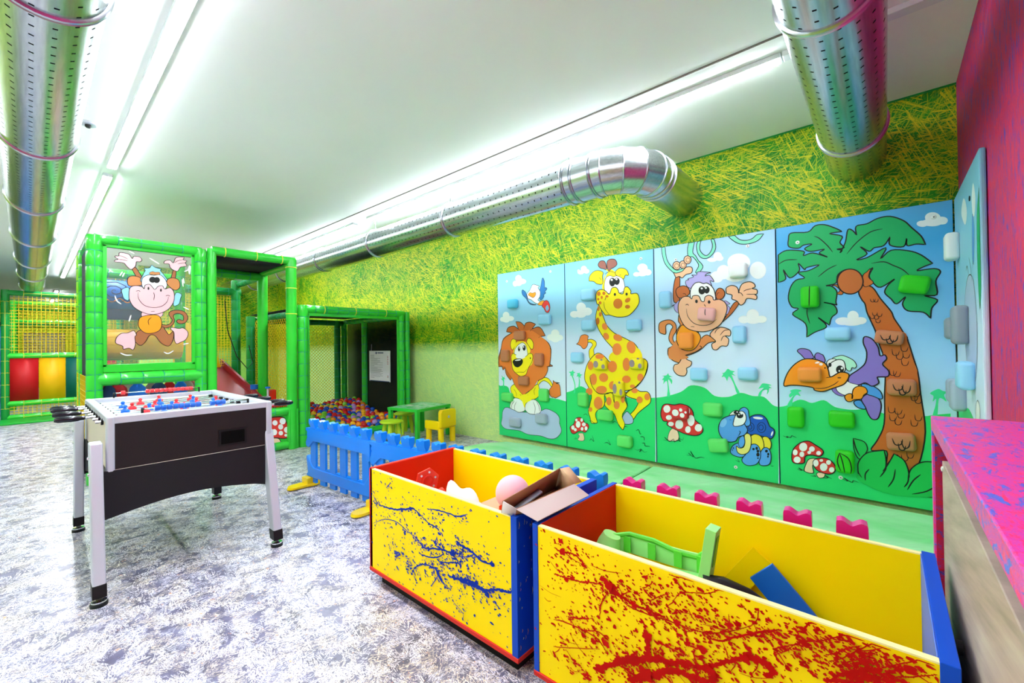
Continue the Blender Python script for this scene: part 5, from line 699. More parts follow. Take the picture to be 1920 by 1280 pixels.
for n, c in (('red', '#d0141e'), ('blue', '#1a4cc0'), ('yellow', '#f5b81a'), ('green', '#76c832'), ('lilac', '#b08ad0'), ('orange', '#f08a1c')): mat('ball_'+n, c, .25, coat=.4)
mat('lamp_on', '#f3f8ff', .5, emit=LAMP)
mat('lamp_body', '#e4e8ea', .4)
# clear sheet of the tower window
m = mat('clear_sheet', '#eef6f4', .06, spec=.5, alpha=.05)
# ceiling
m = mat('ceiling_paint', '#e6ece4', .75); n = NT(m)
n.base(n.ramp(n.noise(n.coord(), .6, 3), [(.3, '#f2f6ee'), (.7, '#f8f9f6')]))
# scratched green and yellow wall paint
def scratch(name, base_lo, base_hi, line, line2, plane, baked_glow=None, dens=1):
    m = mat(name, base_lo, .55); n = NT(m)
    base = n.ramp(n.noise(n.coord(), 9, 4, .65), [(.4, base_lo), (.62, base_hi)])
    acc = base
    for i, (ang, sc, th, seed) in enumerate(((20, 34, .565, 1), (-35, 30, .555, 5), (62, 36, .55, 9), (-68, 40, .56, 13), (85, 34, .565, 21), (5, 44, .58, 33), (42, 52, .57, 40), (-12, 48, .575, 52))):
        a = math.radians(ang); rot = (0, a, 0) if plane == 'XZ' else (a, 0, 0)
        v = n.coord((1.2 if plane == 'XZ' else .9, 1.2, 1) if 0 else ((1.6, 1, 26) if plane == 'XZ' else (1, 1.6, 26)), rot, (seed*1.7, seed, seed*.6))
        s = n.noise(v, 3.2 + i*.25, 3, .65, .25)
        mk = n.noise(n.coord((1, 1, 1), (0, 0, 0), (seed*3, seed*2, seed)), 1.5, 2)
        fac = n.math('MULTIPLY', n.math('GREATER_THAN', s, th+.02), n.math('GREATER_THAN', mk, .46))
        acc = n.mix(fac, acc, line if i % 2 else line2)
    if baked_glow:  # paler lower wall: brightening painted into the colour
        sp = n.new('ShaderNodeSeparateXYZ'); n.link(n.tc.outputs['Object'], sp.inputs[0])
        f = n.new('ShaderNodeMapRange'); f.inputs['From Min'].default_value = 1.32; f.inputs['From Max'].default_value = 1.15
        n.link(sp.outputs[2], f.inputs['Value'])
        acc = n.mix(n.math('MULTIPLY', f.outputs[0], .68), acc, baked_glow)
    n.base(acc); return m
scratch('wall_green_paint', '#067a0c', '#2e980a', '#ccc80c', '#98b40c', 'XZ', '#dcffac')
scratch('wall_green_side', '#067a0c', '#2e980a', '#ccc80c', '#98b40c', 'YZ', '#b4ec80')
scratch('wall_green_paint_end', '#30a81a', '#8cc814', '#e8e414', '#d8e41c', 'YZ')
# red wall: red over blue and violet in vertical streaks
def redstreak(name, c1, c2, c3, sc, rough=.5):
    m = mat(name, c1, rough); n = NT(m)
    a = n.noise(n.coord(sc), 9, 5, .7, .4); b = n.noise(n.coord(sc, (0, 0, 0), (3, 7, 1)), 5, 5, .75, .6)
    acc = n.ramp(a, [(.36, c1), (.5, c2), (.62, c1)])
    n.base(n.mix(n.ramp(b, [(.54, 0.0), (.6, 1.0)]), acc, c3)); n.bump(a, .3, .01); return m
redstreak('wall_red_paint', '#ee1444', '#c42470', '#5c46c0', (1, 9, 1.6))
redstreak('counter_paint', '#f22868', '#d048b8', '#4070dc', (8, 2.8, 8), .35)
redstreak('counter_dark', '#c40c2c', '#a01450', '#2c3c9c', (6, 3, 8), .5)
# floor: mottled brown grey linoleum with a tangle of fine pale fibres
m = mat('floor_vinyl', '#847c84', .3, spec=.5); n = NT(m)
c = n.ramp(n.noise(n.coord(), 7, 5, .6), [(.3, '#565262'), (.5, '#6c6a88'), (.7, '#8686a8')])
c = n.mix(n.ramp(n.noise(n.coord((1, 1, 1), (0, 0, 0), (5, 1, 0)), 26, 5, .7), [(.55, 0.0), (.68, 1.0)]), c, '#565060')
for i in range(5):
    v = n.coord((1, 3.4, 1), (0, 0, i*.66+.2), (i*2.3, i, 0))
    s = n.noise(v, 13+i*3, 2, .6, 1.6)
    l = n.math('LESS_THAN', n.math('ABSOLUTE', n.math('SUBTRACT', s, .5)), .022 if i % 2 else .03)
    l = n.math('MULTIPLY', l, n.math('GREATER_THAN', n.noise(n.coord((1, 1, 1), (0, 0, 0), (i*4, i*3+1, 2)), 9, 2), .51))
    c = n.mix(l, c, ('#f2eef4', '#e6dcd4', '#dcdcf0', '#f6e8d8', '#e8e6f4')[i])
c = n.mix(n.ramp(n.noise(n.coord((1, 1, 1), (0, 0, 0), (9, 9, 0)), 34, 3, .6), [(.66, 0.0), (.7, 1.0)]), c, '#f0b088')
n.base(c); n.bump(n.noise(n.coord(), 60, 2), .05, .002)
# galvanised duct with rows of punched slots along its local X axis
def ductmat(name, holes):
    m = mat(name, '#ccd2d8', .26, metal=1); n = NT(m)
    n.base(n.ramp(n.noise(n.coord((2, 30, 30)), 3, 3), [(.3, '#b6bcc2'), (.7, '#d2d7dc')]))
    if holes:
        sp = n.new('ShaderNodeSeparateXYZ'); n.link(n.tc.outputs['Object'], sp.inputs[0])
        ang = n.math('DIVIDE', n.math('ARCTAN2', sp.outputs[1], sp.outputs[2]), 2*PI)
        ai = n.math('MULTIPLY', ang, 18)
        row = n.math('FLOOR', ai)
        u = n.math('ABSOLUTE', n.math('SUBTRACT', n.math('FRACT', ai), .5))
        xs = n.math('ADD', n.math('DIVIDE', sp.outputs[0], .07), n.math('MULTIPLY', row, .5))
        v = n.math('ABSOLUTE', n.math('SUBTRACT', n.math('FRACT', xs), .5))
        h = n.math('MULTIPLY', n.math('LESS_THAN', u, .12), n.math('LESS_THAN', v, .07))
        mx = n.new('ShaderNodeMixShader'); d = n.new('ShaderNodeBsdfDiffuse'); d.inputs[0].default_value = (.01, .01, .012, 1)
        out = n.n['Material Output']; n.link(h, mx.inputs[0]); n.link(n.b.outputs[0], mx.inputs[1]); n.link(d.outputs[0], mx.inputs[2]); n.link(mx.outputs[0], out.inputs['Surface'])
    return m
ductmat('duct_holes', True); ductmat('duct_plain', False)
mat('duct_ring', '#b8bec6', .25, metal=1)
# mural panel sky: blue paint fading paler downwards, green ground colour at the foot is painted on top
def skymat(name, stops):
    m = mat(name, '#8cc4ee', .42); n = NT(m); n.coord(); sp = n.new('ShaderNodeSeparateXYZ'); n.link(n.tc.outputs['Object'], sp.inputs[0])
    n.base(n.ramp(n.math('DIVIDE', sp.outputs[2], 2.4), stops))
skymat('sky_a', [(.3, '#dceafc'), (.55, '#cee2fb'), (.66, '#98cfec'), (.95, '#78c0e0')])
skymat('sky_b', [(.3, '#dcebfe'), (.55, '#c8e4fc'), (.8, '#b2d8f8'), (.95, '#9acbf0')])
skymat('sky_c', [(.3, '#c4e6fc'), (.55, '#8cccfa'), (.8, '#42aae8'), (.95, '#5cb0e4')])
# mats
m = mat('mat_green', '#a4f0ae', .4); n = NT(m)
n.base(n.ramp(n.noise(n.coord((1, 3, 1)), 2, 3), [(.35, '#8cea9a'), (.65, '#bcf8c4')])); n.bump(n.noise(n.coord((2, .7, 1), (0, 0, .5)), 2.2, 3, .5, 1.2), .5, .05)
mat('mat_side', '#18a832', .5)
# grey weathered board
m = mat('grey_board', '#a89a88', .5); n = NT(m)
n.base(n.ramp(n.noise(n.coord((1, .5, 7), (.25, 0, 0)), 3, 5, .6), [(.3, '#8c8070'), (.5, '#b09c90'), (.7, '#c4b8a4')]))
m = mat('table_top', '#7fd0a0', .25); n = NT(m)
n.base(n.ramp(n.noise(n.coord(), 12, 5, .7), [(.35, '#3cc050'), (.5, '#9cdcc0'), (.68, '#cfe8e4')]))
mat('net_back', '#15161c', .9, alpha=.62)
# ------------------------------------------------------------------ room shell
def struct(name, mb, **k): return tag(build(mb, name, **k), kind='structure')
b = MB(); b.box((XF, YL, -.1), (XR, YG, 0), 'floor_vinyl'); struct('floor', b, smooth=False)
b = MB(); b.box((XF, YL, ZC), (XR, YG, ZC+.1), 'ceiling_paint'); struct('ceiling', b, smooth=False)
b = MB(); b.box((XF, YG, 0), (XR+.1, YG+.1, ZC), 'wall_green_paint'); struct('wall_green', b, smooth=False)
b = MB(); b.box((XR, YL, 0), (XR+.1, YG, ZC), 'wall_red_paint'); struct('wall_red', b, smooth=False)
b = MB(); b.box((XF-.1, YL, 0), (XF, YG, ZC), 'wall_green_paint_end'); struct('wall_end', b, smooth=False)
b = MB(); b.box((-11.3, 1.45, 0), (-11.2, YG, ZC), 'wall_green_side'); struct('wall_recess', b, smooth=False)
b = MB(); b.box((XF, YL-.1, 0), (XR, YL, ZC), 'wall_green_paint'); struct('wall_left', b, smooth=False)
b = MB(); b.box((-14, 2.735, ZC-.004), (XR, 2.75, ZC), 'groove'); struct('trim_1', b, smooth=False)
b = MB(); b.box((-9, YG-.006, ZC-.012), (XR, YG, ZC), 'pad_dark')
struct('trim_2', b, smooth=False)
# ------------------------------------------------------------------ strip lights
def strip(x0, x1, y, label, lit=True):
    t = thing('strip_light', label, 'ceiling light', ((x0+x1)/2, y, ZC), 'linear ceiling lights')
    b = MB(); b.box((x0, y-.035, ZC-.03), (x1, y+.035, ZC), 'lamp_body'); build(b, 'housing', t, .003)
    if lit:
        b = MB(); n = 7; vs = []
        b.box((x0+.01, y-.029, ZC-.036), (x1-.01, y+.029, ZC-.0305), 'lamp_on'); build(b, 'diffuser', t, .002, seg=2)
    return t
strip(-5.3, .1, .5, 'long lit strip light on the ceiling beside the left duct, nearest of its row')
strip(-10.3, -5.58, .5, 'lit strip light over the monkey window tower, second of the left row')
strip(-14.0, -10.32, .5, 'far lit strip light left of the green tower, ending before the far netting')
strip(-18.4, -17.2, .5, 'small lit strip light seen through the far yellow net, upper one')
strip(-21.4, -20.2, .5, 'small lit strip light seen through the far yellow net, lower one')
strip(-5.06, -.44, 2.94, 'long lit strip light above the wall duct, nearest of the right row')
strip(-10.0, -5.41, 2.94, 'lit strip light above the far part of the wall duct')
b = MB(); b.box((-.43, 2.905, ZC-.03), (XR, 2.975, ZC), 'lamp_body'); struct('trim_3', b, bevel=.003)
for x0, x1 in ((-5, 0), (-10.5, -5.5)):
    tag(strip(x0, x1, -1.75, 'lit strip light behind the left duct' + (', nearer' if x0 == -5 else ', farther')))
t = thing('smoke_detector', 'round metal smoke detector on the ceiling right of the left duct', 'smoke detector', (-4.436, .291, ZC))
b = MB(); b.lathe((-4.436, .291, ZC), [(.05, 0), (.05, -.012), (.045, -.018), (.0, -.018)], 'silver'); build(b, 'base', t)
b = MB(); b.lathe((-4.436, .291, ZC-.018), [(.018, 0), (.018, -.012), (.012, -.02), (0, -.02)], 'toy_black'); build(b, 'sensor', t)
# ------------------------------------------------------------------ ducts
def ring(mb, x, r, w=.012):
    mb.lathe((x, 0, 0), [(r-.002, -w*1.4), (r+.010, -w), (r+.013, -w*.5), (r+.004, 0), (r+.013, w*.5), (r+.010, w), (r-.002, w*1.4)], 'duct_ring', 48, (1, 0, 0))
def duct_part(name, root, x0, x1, r, m, rings=()):
    """a straight tube along local X, root-local"""
    b = MB(); b.lathe((0, 0, 0), [(r, x0), (r, x1)], m, 64, (1, 0, 0))
    b.v = [tuple(Vector(v) + root.location) for v in b.v]
    o = build(b, name, root); return o
def duct(label, loc, rz, segs, rr, r=.17):
    t = thing('ventilation_duct', label, 'duct', loc)
    for x0, x1 in segs: duct_part('duct_section', t, x0, x1, r, 'duct_holes')
    for x in rr:
        b = MB(); ring(b, x, r); b.v = [tuple(Vector(v) + t.location) for v in b.v]; build(b, 'joint_ring', t)
    t.rotation_euler = (0, 0, rz)
    return t
# left duct
xs = [.365, -.55, -2.2, -3.85, -5.48, -7.18, -9.05, -10.8, -12.9]
t = duct('large silver perforated duct running overhead at the left edge', (0, .035, 2.6), 0, list(zip(xs[1:], xs[:-1])), xs[1:])
t.location.x = -.9; 
for ch in t.children: ch.location.x = .9
b = MB(); b.lathe((-12.94, .035, 2.6), [(.165, 0), (.165, .03)], 'duct_plain', 48, (1, 0, 0)); build(b, 'end_cap', t)
# right duct, into the green wall
t = duct('large silver perforated duct passing overhead at the right into the green wall', (-.145, 0, 2.6), PI/2, [(.42, 2.0), (2.0, 3.43), (3.43, YG)], [.62, 2.0, 3.43])
t.location.y = 2
for ch in t.children: ch.location.x = -2
# wall duct with elbow
t = thing('ventilation_duct', 'silver duct running along the green wall and bending into it through an elbow', 'duct', (-4, 3.0, 2.6))
xs = [-1.95, -3.45, -4.95, -6.45, -7.95, -9.45, -11.2]
def loc_fix(o): o.location = Vector((0, 0, 0))
for a, c in zip(xs[1:], xs[:-1]):
    b = MB(); b.lathe((-4, 3.0, 2.6), [(.17, a+4), (.17, c+4)], 'duct_holes', 64, (1, 0, 0)); build(b, 'duct_section', t)
for x in xs[1:-1] + [-1.95, -1.87, -1.70]:
    b = MB(); ring(b, x, .17); b.v = [tuple(Vector(v) + Vector((0, 3.0, 2.6))) for v in b.v]; build(b, 'joint_ring', t)
b = MB(); b.lathe((-4, 3.0, 2.6), [(.172, 2.05), (.172, 2.31)], 'duct_plain', 64, (1, 0, 0)); build(b, 'collar', t)
ex, R0 = -1.70, .30
ang = [0, 22.5, 45, 67.5, 90]; cen = (ex, 3.0+R0)
gor = MB(); seams = []
P = []
for a in ang:
    q = math.radians(a); P.append(Vector((cen[0]+R0*math.sin(q)*1.0, cen[1]-R0*math.cos(q), 2.6)))
# segmented elbow: straight gores between mitre planes
Rk = R0/math.cos(math.radians(11.25))
mid = [P[0]] + [Vector((cen[0]+Rk*math.sin(math.radians(a)), cen[1]-Rk*math.cos(math.radians(a)), 2.6)) for a in (11.25, 33.75, 56.25, 78.75)] + [P[-1]]
def mitre_ring(pt, nrm, r):
    n = nrm.normalized(); u = Vector((0, 0, 1)); v = n.cross(u); return [pt + u*math.cos(2*PI*k/64)*r + v*math.sin(2*PI*k/64)*r for k in range(64)]
rings_ = []
for i, p in enumerate(mid):
    q = math.radians((0, 11.25, 33.75, 56.25, 78.75, 90)[i]); rings_.append(mitre_ring(p, Vector((math.cos(q), math.sin(q), 0)), .172))
for i in range(5):
    b = MB(); b.add(rings_[i] + rings_[i+1], [(k, (k+1) % 64, (k+1) % 64+64, k+64) for k in range(64)], 'duct_plain'); build(b, 'elbow_section', t)
b = MB()
for g in rings_[1:-1]: b.tube([p for p in g], .008, 'duct_ring', 8, closed=True)
build(b, 'elbow_seam', t)
xw = mid[-1].x
b = MB(); b.lathe((xw, mid[-1].y, 2.6), [(.17, 0), (.17, YG-mid[-1].y)], 'duct_plain', 64, (0, 1, 0)); build(b, 'wall_section', t)
for yy in (mid[-1].y+.02, mid[-1].y+.09):
    b = MB(); b.lathe((xw, yy, 2.6), [(.17, -.012), (.182, -.006), (.182, .006), (.17, .012)], 'duct_ring', 48, (0, 1, 0)); build(b, 'joint_ring', t)
for x in (-5.0, -3.5, -1.98):
    b = MB(); b.tube([(x, 3.0, 2.77), (x, 3.0, ZC)], .004, 'duct_ring', 6); b.tube([(x, 3.0, 2.784), (x+.02, 3.0, 2.80)], .008, 'duct_ring', 6); build(b, 'hanger_rod', t)
# ------------------------------------------------------------------ climbing panels
XB = [-3.745, -2.705, -1.672, -.658, .342]
Z0, Z1 = .112, 2.168
fY = lambda p, d: (p[0], YP-d, p[1])
def soft_hold(col, x, z, wd, ht, dep, rot, parent, face='Y', extra=None):
    b = MB(); M = Matrix.Rotation(math.radians(-rot), 4, 'Y')
    if face == 'Y': b.rbox((x, YP-dep/2+.004, z), (wd, dep+.008, ht), 'h_'+col, .026, M, 5)
    if col == 'spotty':
        for dx, dz, rx, rz in ((-.25, 0, .2, .33), (.33, -.2, .14, .22), (.2, .42, .1, .08)):
            fill(b, [(x+wd*dx+wd*rx*math.cos(k*.5236), z+ht*dz+ht*rz*math.sin(k*.5236)) for k in range(12)], 'h_grey_spot', lambda p: (p[0], YP-dep-.0006, p[1]))
    if col == 'redh':
        for dx, dz, r in ((-.2, 0, .2), (.12, .25, .1), (.2, -.15, .14), (.4, .1, .07)):
            fill(b, [(x+wd*dx+wd*r*math.cos(k*.5236), z+ht*dz+ht*r*1.3*math.sin(k*.5236)) for k in range(12)], 'p_white', lambda p: (p[0], YP-dep-.0006, p[1]))
    if extra:
        for s in extra:
            pl = [(x+wd*s[i], z+ht*s[i+1]) for i in range(0, len(s), 2)]
            ribbon(b, catmull(pl, False), .007, 'p_ink', lambda p: (p[0], YP-dep-.0008, p[1]))
    return build(b, 'climbing_grip', parent)
mat('h_grey_spot', '#a08c94', .5)
PANEL_LABEL = dict(lion='climbing panel painted with a lion on a grey rock and a small flying bird',
  giraffe='climbing panel painted with a tall spotted giraffe beside a small mushroom', monkey='climbing panel painted with a monkey swinging on a vine above a blue turtle',
  palm='climbing panel painted with a large palm tree and a big-beaked purple bird')
SCALES = [[-.3, .2, -.2, -.15, 0, -.1, .05, .2], [0, .1, .1, -.3, .25, -.2, .3, .15], [-.1, -.05, -.05, -.4, .1, -.4, .15, -.15]]
def bolt(parent, x, z):
    b = MB(); b.lathe((x, YP, z), [(.014, 0), (.014, .004), (.010, .007), (0, .007)], 'screw', 14, (0, -1, 0)); b.lathe((x, YP-.0072, z), [(.004, 0), (.0, .0006)], 'toy_black', 8, (0, -1, 0)); build(b, 'bolt_cap', parent)
BOLTS = dict(lion=[(-3.58, 2.06), (-2.90, 2.10)], giraffe=[(-2.52, 2.06), (-1.80, 2.09)], monkey=[(-1.46, 2.03), (-.86, 2.06), (-.98, .19)], palm=[(-.51, 2.03), (.25, 2.07), (-.27, .24)])
for i, n in enumerate(('lion', 'giraffe', 'monkey', 'palm')):
    x0, x1 = XB[i]+.003, XB[i+1]-.003
    t = thing('climbing_panel', PANEL_LABEL[n], 'climbing wall panel', ((x0+x1)/2, YP+.03, Z0), 'painted climbing panels')
    b = MB(); b.box((x0, YP+.0005, Z0), (x1, YP+.058, Z1), 'panel_edge'); b.add([(x0+.002, YP, Z0+.002), (x1-.002, YP, Z0+.002), (x1-.002, YP, Z1-.002), (x0+.002, YP, Z1-.002)], [(0, 1, 2, 3)], ('sky_a', 'sky_a', 'sky_b', 'sky_c')[i])
    # material uses object height: keep panel origin on the floor
    paint(b, ART[n], fY, (x0+.001, x1-.001, Z0+.001, Z1-.001))
    build(b, 'painted_board', t, loc=((x0+x1)/2, YP+.03, 0), smooth=False)
    for h in HOLDS[n]:
        ex = None
        if h[0] == 'brown' and n == 'palm': ex = SCALES
        if h[0] == 'green2' and h[2] > 1.4 and h[1] < 0: ex = [[.02, .5, 0, 0, -.02, -.5]]
        if h[0] == 'green2' and h[2] < .4: ex = [[-.25, .4, -.1, 0, 0, -.45], [-.25, .4, .2, .2, .35, -.2, .3, -.45], [-.25, .4, -.38, 0, -.2, -.4]]
        if h[0] == 'pinkh': ex = [[0, .4, -.02, .1, 0, -.1]]
        soft_hold(*h, t, extra=ex)
    for q in BOLTS[n]: bolt(t, *q)
# side panel on the red wall
XS = .345
t = thing('climbing_panel', 'narrow-looking climbing panel on the red wall with grey and blue grips', 'climbing wall panel', (XS+.014, 3.5, Z0), 'painted climbing panels')
b = MB(); b.box((XS, 3.0, Z0), (XR-.003, YP-.004, Z1), 'sky_a')
fX = lambda p, d: (XS-d, p[0], p[1])
paint(b, '''F cloud 0 3420 1950 3480 1900 3560 1930 3640 2000 3560 2060 3470 2030
F cloud 0 3120 1960 3160 1880 3220 1900 3240 1990 3180 2050
F fern 6 3010 1980 3010 1980 3090 1850 3100 1600 3060 1400 3010 1500 3010 1500
F turt 5 3180 1820 3200 1700 3230 1640 3260 1700 3250 1820 3220 1900
F rock 6 3160 1350 3200 1100 3330 1000 3520 1080 3600 1300 3560 1500 3420 1600 3250 1560
L ink 6 3300 1560 3330 1640 3380 1700
L ink 6 3400 1600 3450 1660 3500 1640
F hill 0 3001 820 3200 800 3500 860 3700 840 3978 880 3978 880 3978 115 3978 115 3001 115 3001 115
F white 5 3120 900 3180 760 3240 700 3260 860 3200 940
F palmfar 0 3850 800 3840 900 3900 960 3850 980 3800 960 3760 1000 3740 940 3790 900''', fX, (3.001, YP-.006, Z0+.001, Z1-.001))
build(b, 'painted_board', t, bevel=.008, loc=(XS, 3.5, 0), smooth=False)
for y, z, wy, hz, c in ((3.80, 1.83, .12, .17, 'whiteh'), (3.88, 1.325, .12, .14, 'grey'), (3.50, 1.335, .15, .22, 'grey'), (3.32, 1.06, .16, .15, 'skyb'), (3.87, .93, .10, .15, 'greyb'), (3.66, .92, .14, .18, 'greyb'), (3.55, .42, .16, .12, 'green')):
    b = MB(); b.rbox((XS-.03, y, z), (.068, wy, hz), 'h_'+c, .024, None, 5)
    for k in range(3): ribbon(b, [(y-wy*.1+k*wy*.12, z+hz*.3), (y-wy*.08+k*wy*.12, z-hz*.3)], .002, 'h_grey', lambda p: (XS-.0645, p[0], p[1]))
    build(b, 'climbing_grip', t)
b = MB(); b.lathe((XS, 3.3, 2.0), [(.014, 0), (.014, .004), (0, .006)], 'toy_black', 12, (-1, 0, 0)); build(b, 'bolt_cap', t)
# ------------------------------------------------------------------ floor mats
def matobj(poly, z, label):
    b = MB(); b.prism(poly, lambda p: (p[0], p[1], 0.001), lambda p: (p[0], p[1], z), 'mat_green')
    for k, f in enumerate(b.f):
        if len(f) == 4: b.m[k] = b.mi('mat_side')
    o = build(b, 'floor_mat', None, .018, seg=3, loc=(sum(p[0] for p in poly)/len(poly), sum(p[1] for p in poly)/len(poly), 0)); tag(o, label, 'mat', 'green crash mats below the climbing wall'); return o
matobj([(-3.75, 2.45), (-3.72, 3.2), (-3.66, 3.62), (-3.5, 3.84), (-3.2, 3.9), (-1.70, 3.92), (-1.675, 2.3), (-3.6, 2.3)], .085, 'pale green floor mat with rounded corner below the lion and giraffe panels')
matobj([(-1.66, 2.3), (-1.685, 3.92), (-.6, 3.955), (.31, 3.955), (.31, 2.3)], .09, 'green floor mat with creases below the monkey and palm panels')
# ------------------------------------------------------------------ picket fence
def fence_module(mname, label, loc, rz, foot=True, first=False):
    t = thing('picket_fence', label, 'fence', (0, 0, 0), 'plastic picket fence sections')
    def rail(z0, z1, name, up):
        b = MB(); e = .05
        if up: poly = [(-.03, z1), (-.035, z1+.0), (.965, z1), (.965, z0-.05), (.935, z0-.05), (.895, z0), (.10, z0), (.06, z0-.025), (.015, z0-.065), (-.03, z0-.055), (-.035, z0-.02), (-.012, z0+.02), (-.012, z1-.03), (-.035, z1-.02)]
        else: poly = [(-.02, z0), (-.03, z0+.02), (-.005, z0+.04), (-.03, z1+.09), (-.01, z1+.105), (.06, z1+.02), (.10, z1), (.88, z1), (.965, z1+.10), (.965, z0)]
        b.prism(poly, lambda p: (p[0], -.020, p[1]), lambda p: (p[0], .020, p[1]), mname); return build(b, name, t, .008, seg=2)
    rail(.405, .515, 'top_rail', True); rail(.075, .165, 'bottom_rail', False)
    for k in range(6):
        x = .080 + k*.162; b = MB(); w_ = .045
        crown = [(x-w_, .0), (x+w_, .0)] + catmull([(x+w_, .50), (x+w_, .50), (x+w_, .588), (x+w_*.85, .600), (x+w_*.55, .602), (x+w_*.25, .594), (x, .588), (x-w_*.25, .594), (x-w_*.55, .602), (x-w_*.85, .600), (x-w_, .588), (x-w_, .50)], False, 3)
        if k == 5 and False: pass
        b.prism([(p[0], p[1] + (.03 if p[1] == 0 else 0)) for p in crown], lambda p: (p[0], -.010 - .016*(p[1] > .53), p[1]), lambda p: (p[0], .010 + .016*(p[1] > .53), p[1]), mname)
        build(b, 'picket', t, .005, seg=2)
    for k in range(5):
        x = .161+k*.162; b = MB(); b.tube([(x-.03, 0, .515), (x-.015, 0, .524), (x+.015, 0, .524), (x+.03, 0, .515)], .012, mname, 8); b.tube([(x-.03, 0, .165), (x-.012, 0, .174), (x+.012, 0, .174), (x+.03, 0, .165)], .012, mname, 8)
        build(b, 'rail_web', t)
    b = MB()
    for z in (.46, .42, .38, .34, .14): b.lathe((.978, 0, z), [(.010, -.014), (.014, -.008), (.014, .008), (.010, .014)], mname, 12)
    b.tube([(.978, 0, .05), (.978, 0, .5)], .006, mname, 8); build(b, 'hinge', t)
    if foot:
        b = MB(); x = .03
        b.prism(catmull([(-.04, -.02), (-.045, -.12), (-.03, -.19), (.03, -.21), (.07, -.17), (.075, -.06), (.09, 0), (.075, .06), (.07, .17), (.03, .21), (-.03, .19), (-.045, .12)], True), lambda p: (p[0], p[1], .002), lambda p: (p[0], p[1]*.95, .022), 'yellow_plastic')
        b.box((-.03, -.06, .02), (.07, .06, .075), 'yellow_plastic'); build(b, 'foot', t, .008)
    t.location = loc; t.rotation_euler = (0, 0, rz)
    return t
FA = math.radians(3.75); p0 = Vector((-3.985, 1.70, 0)); dr = Vector((math.cos(FA), math.sin(FA), 0))
LB = ['blue picket fence section at the left end, next to the ball pit', 'blue picket fence section in front of the kids table', 'blue picket fence section in front of the pale green mat', 'pink picket fence section, rightmost of the fence']
fence_z = .006
for k in range(4):
    fence_module('blue_plastic' if k < 3 else 'pink_plastic', LB[k], tuple(p0 + dr*(1.0*k) + Vector((0, 0, fence_z))), FA, k < 2)
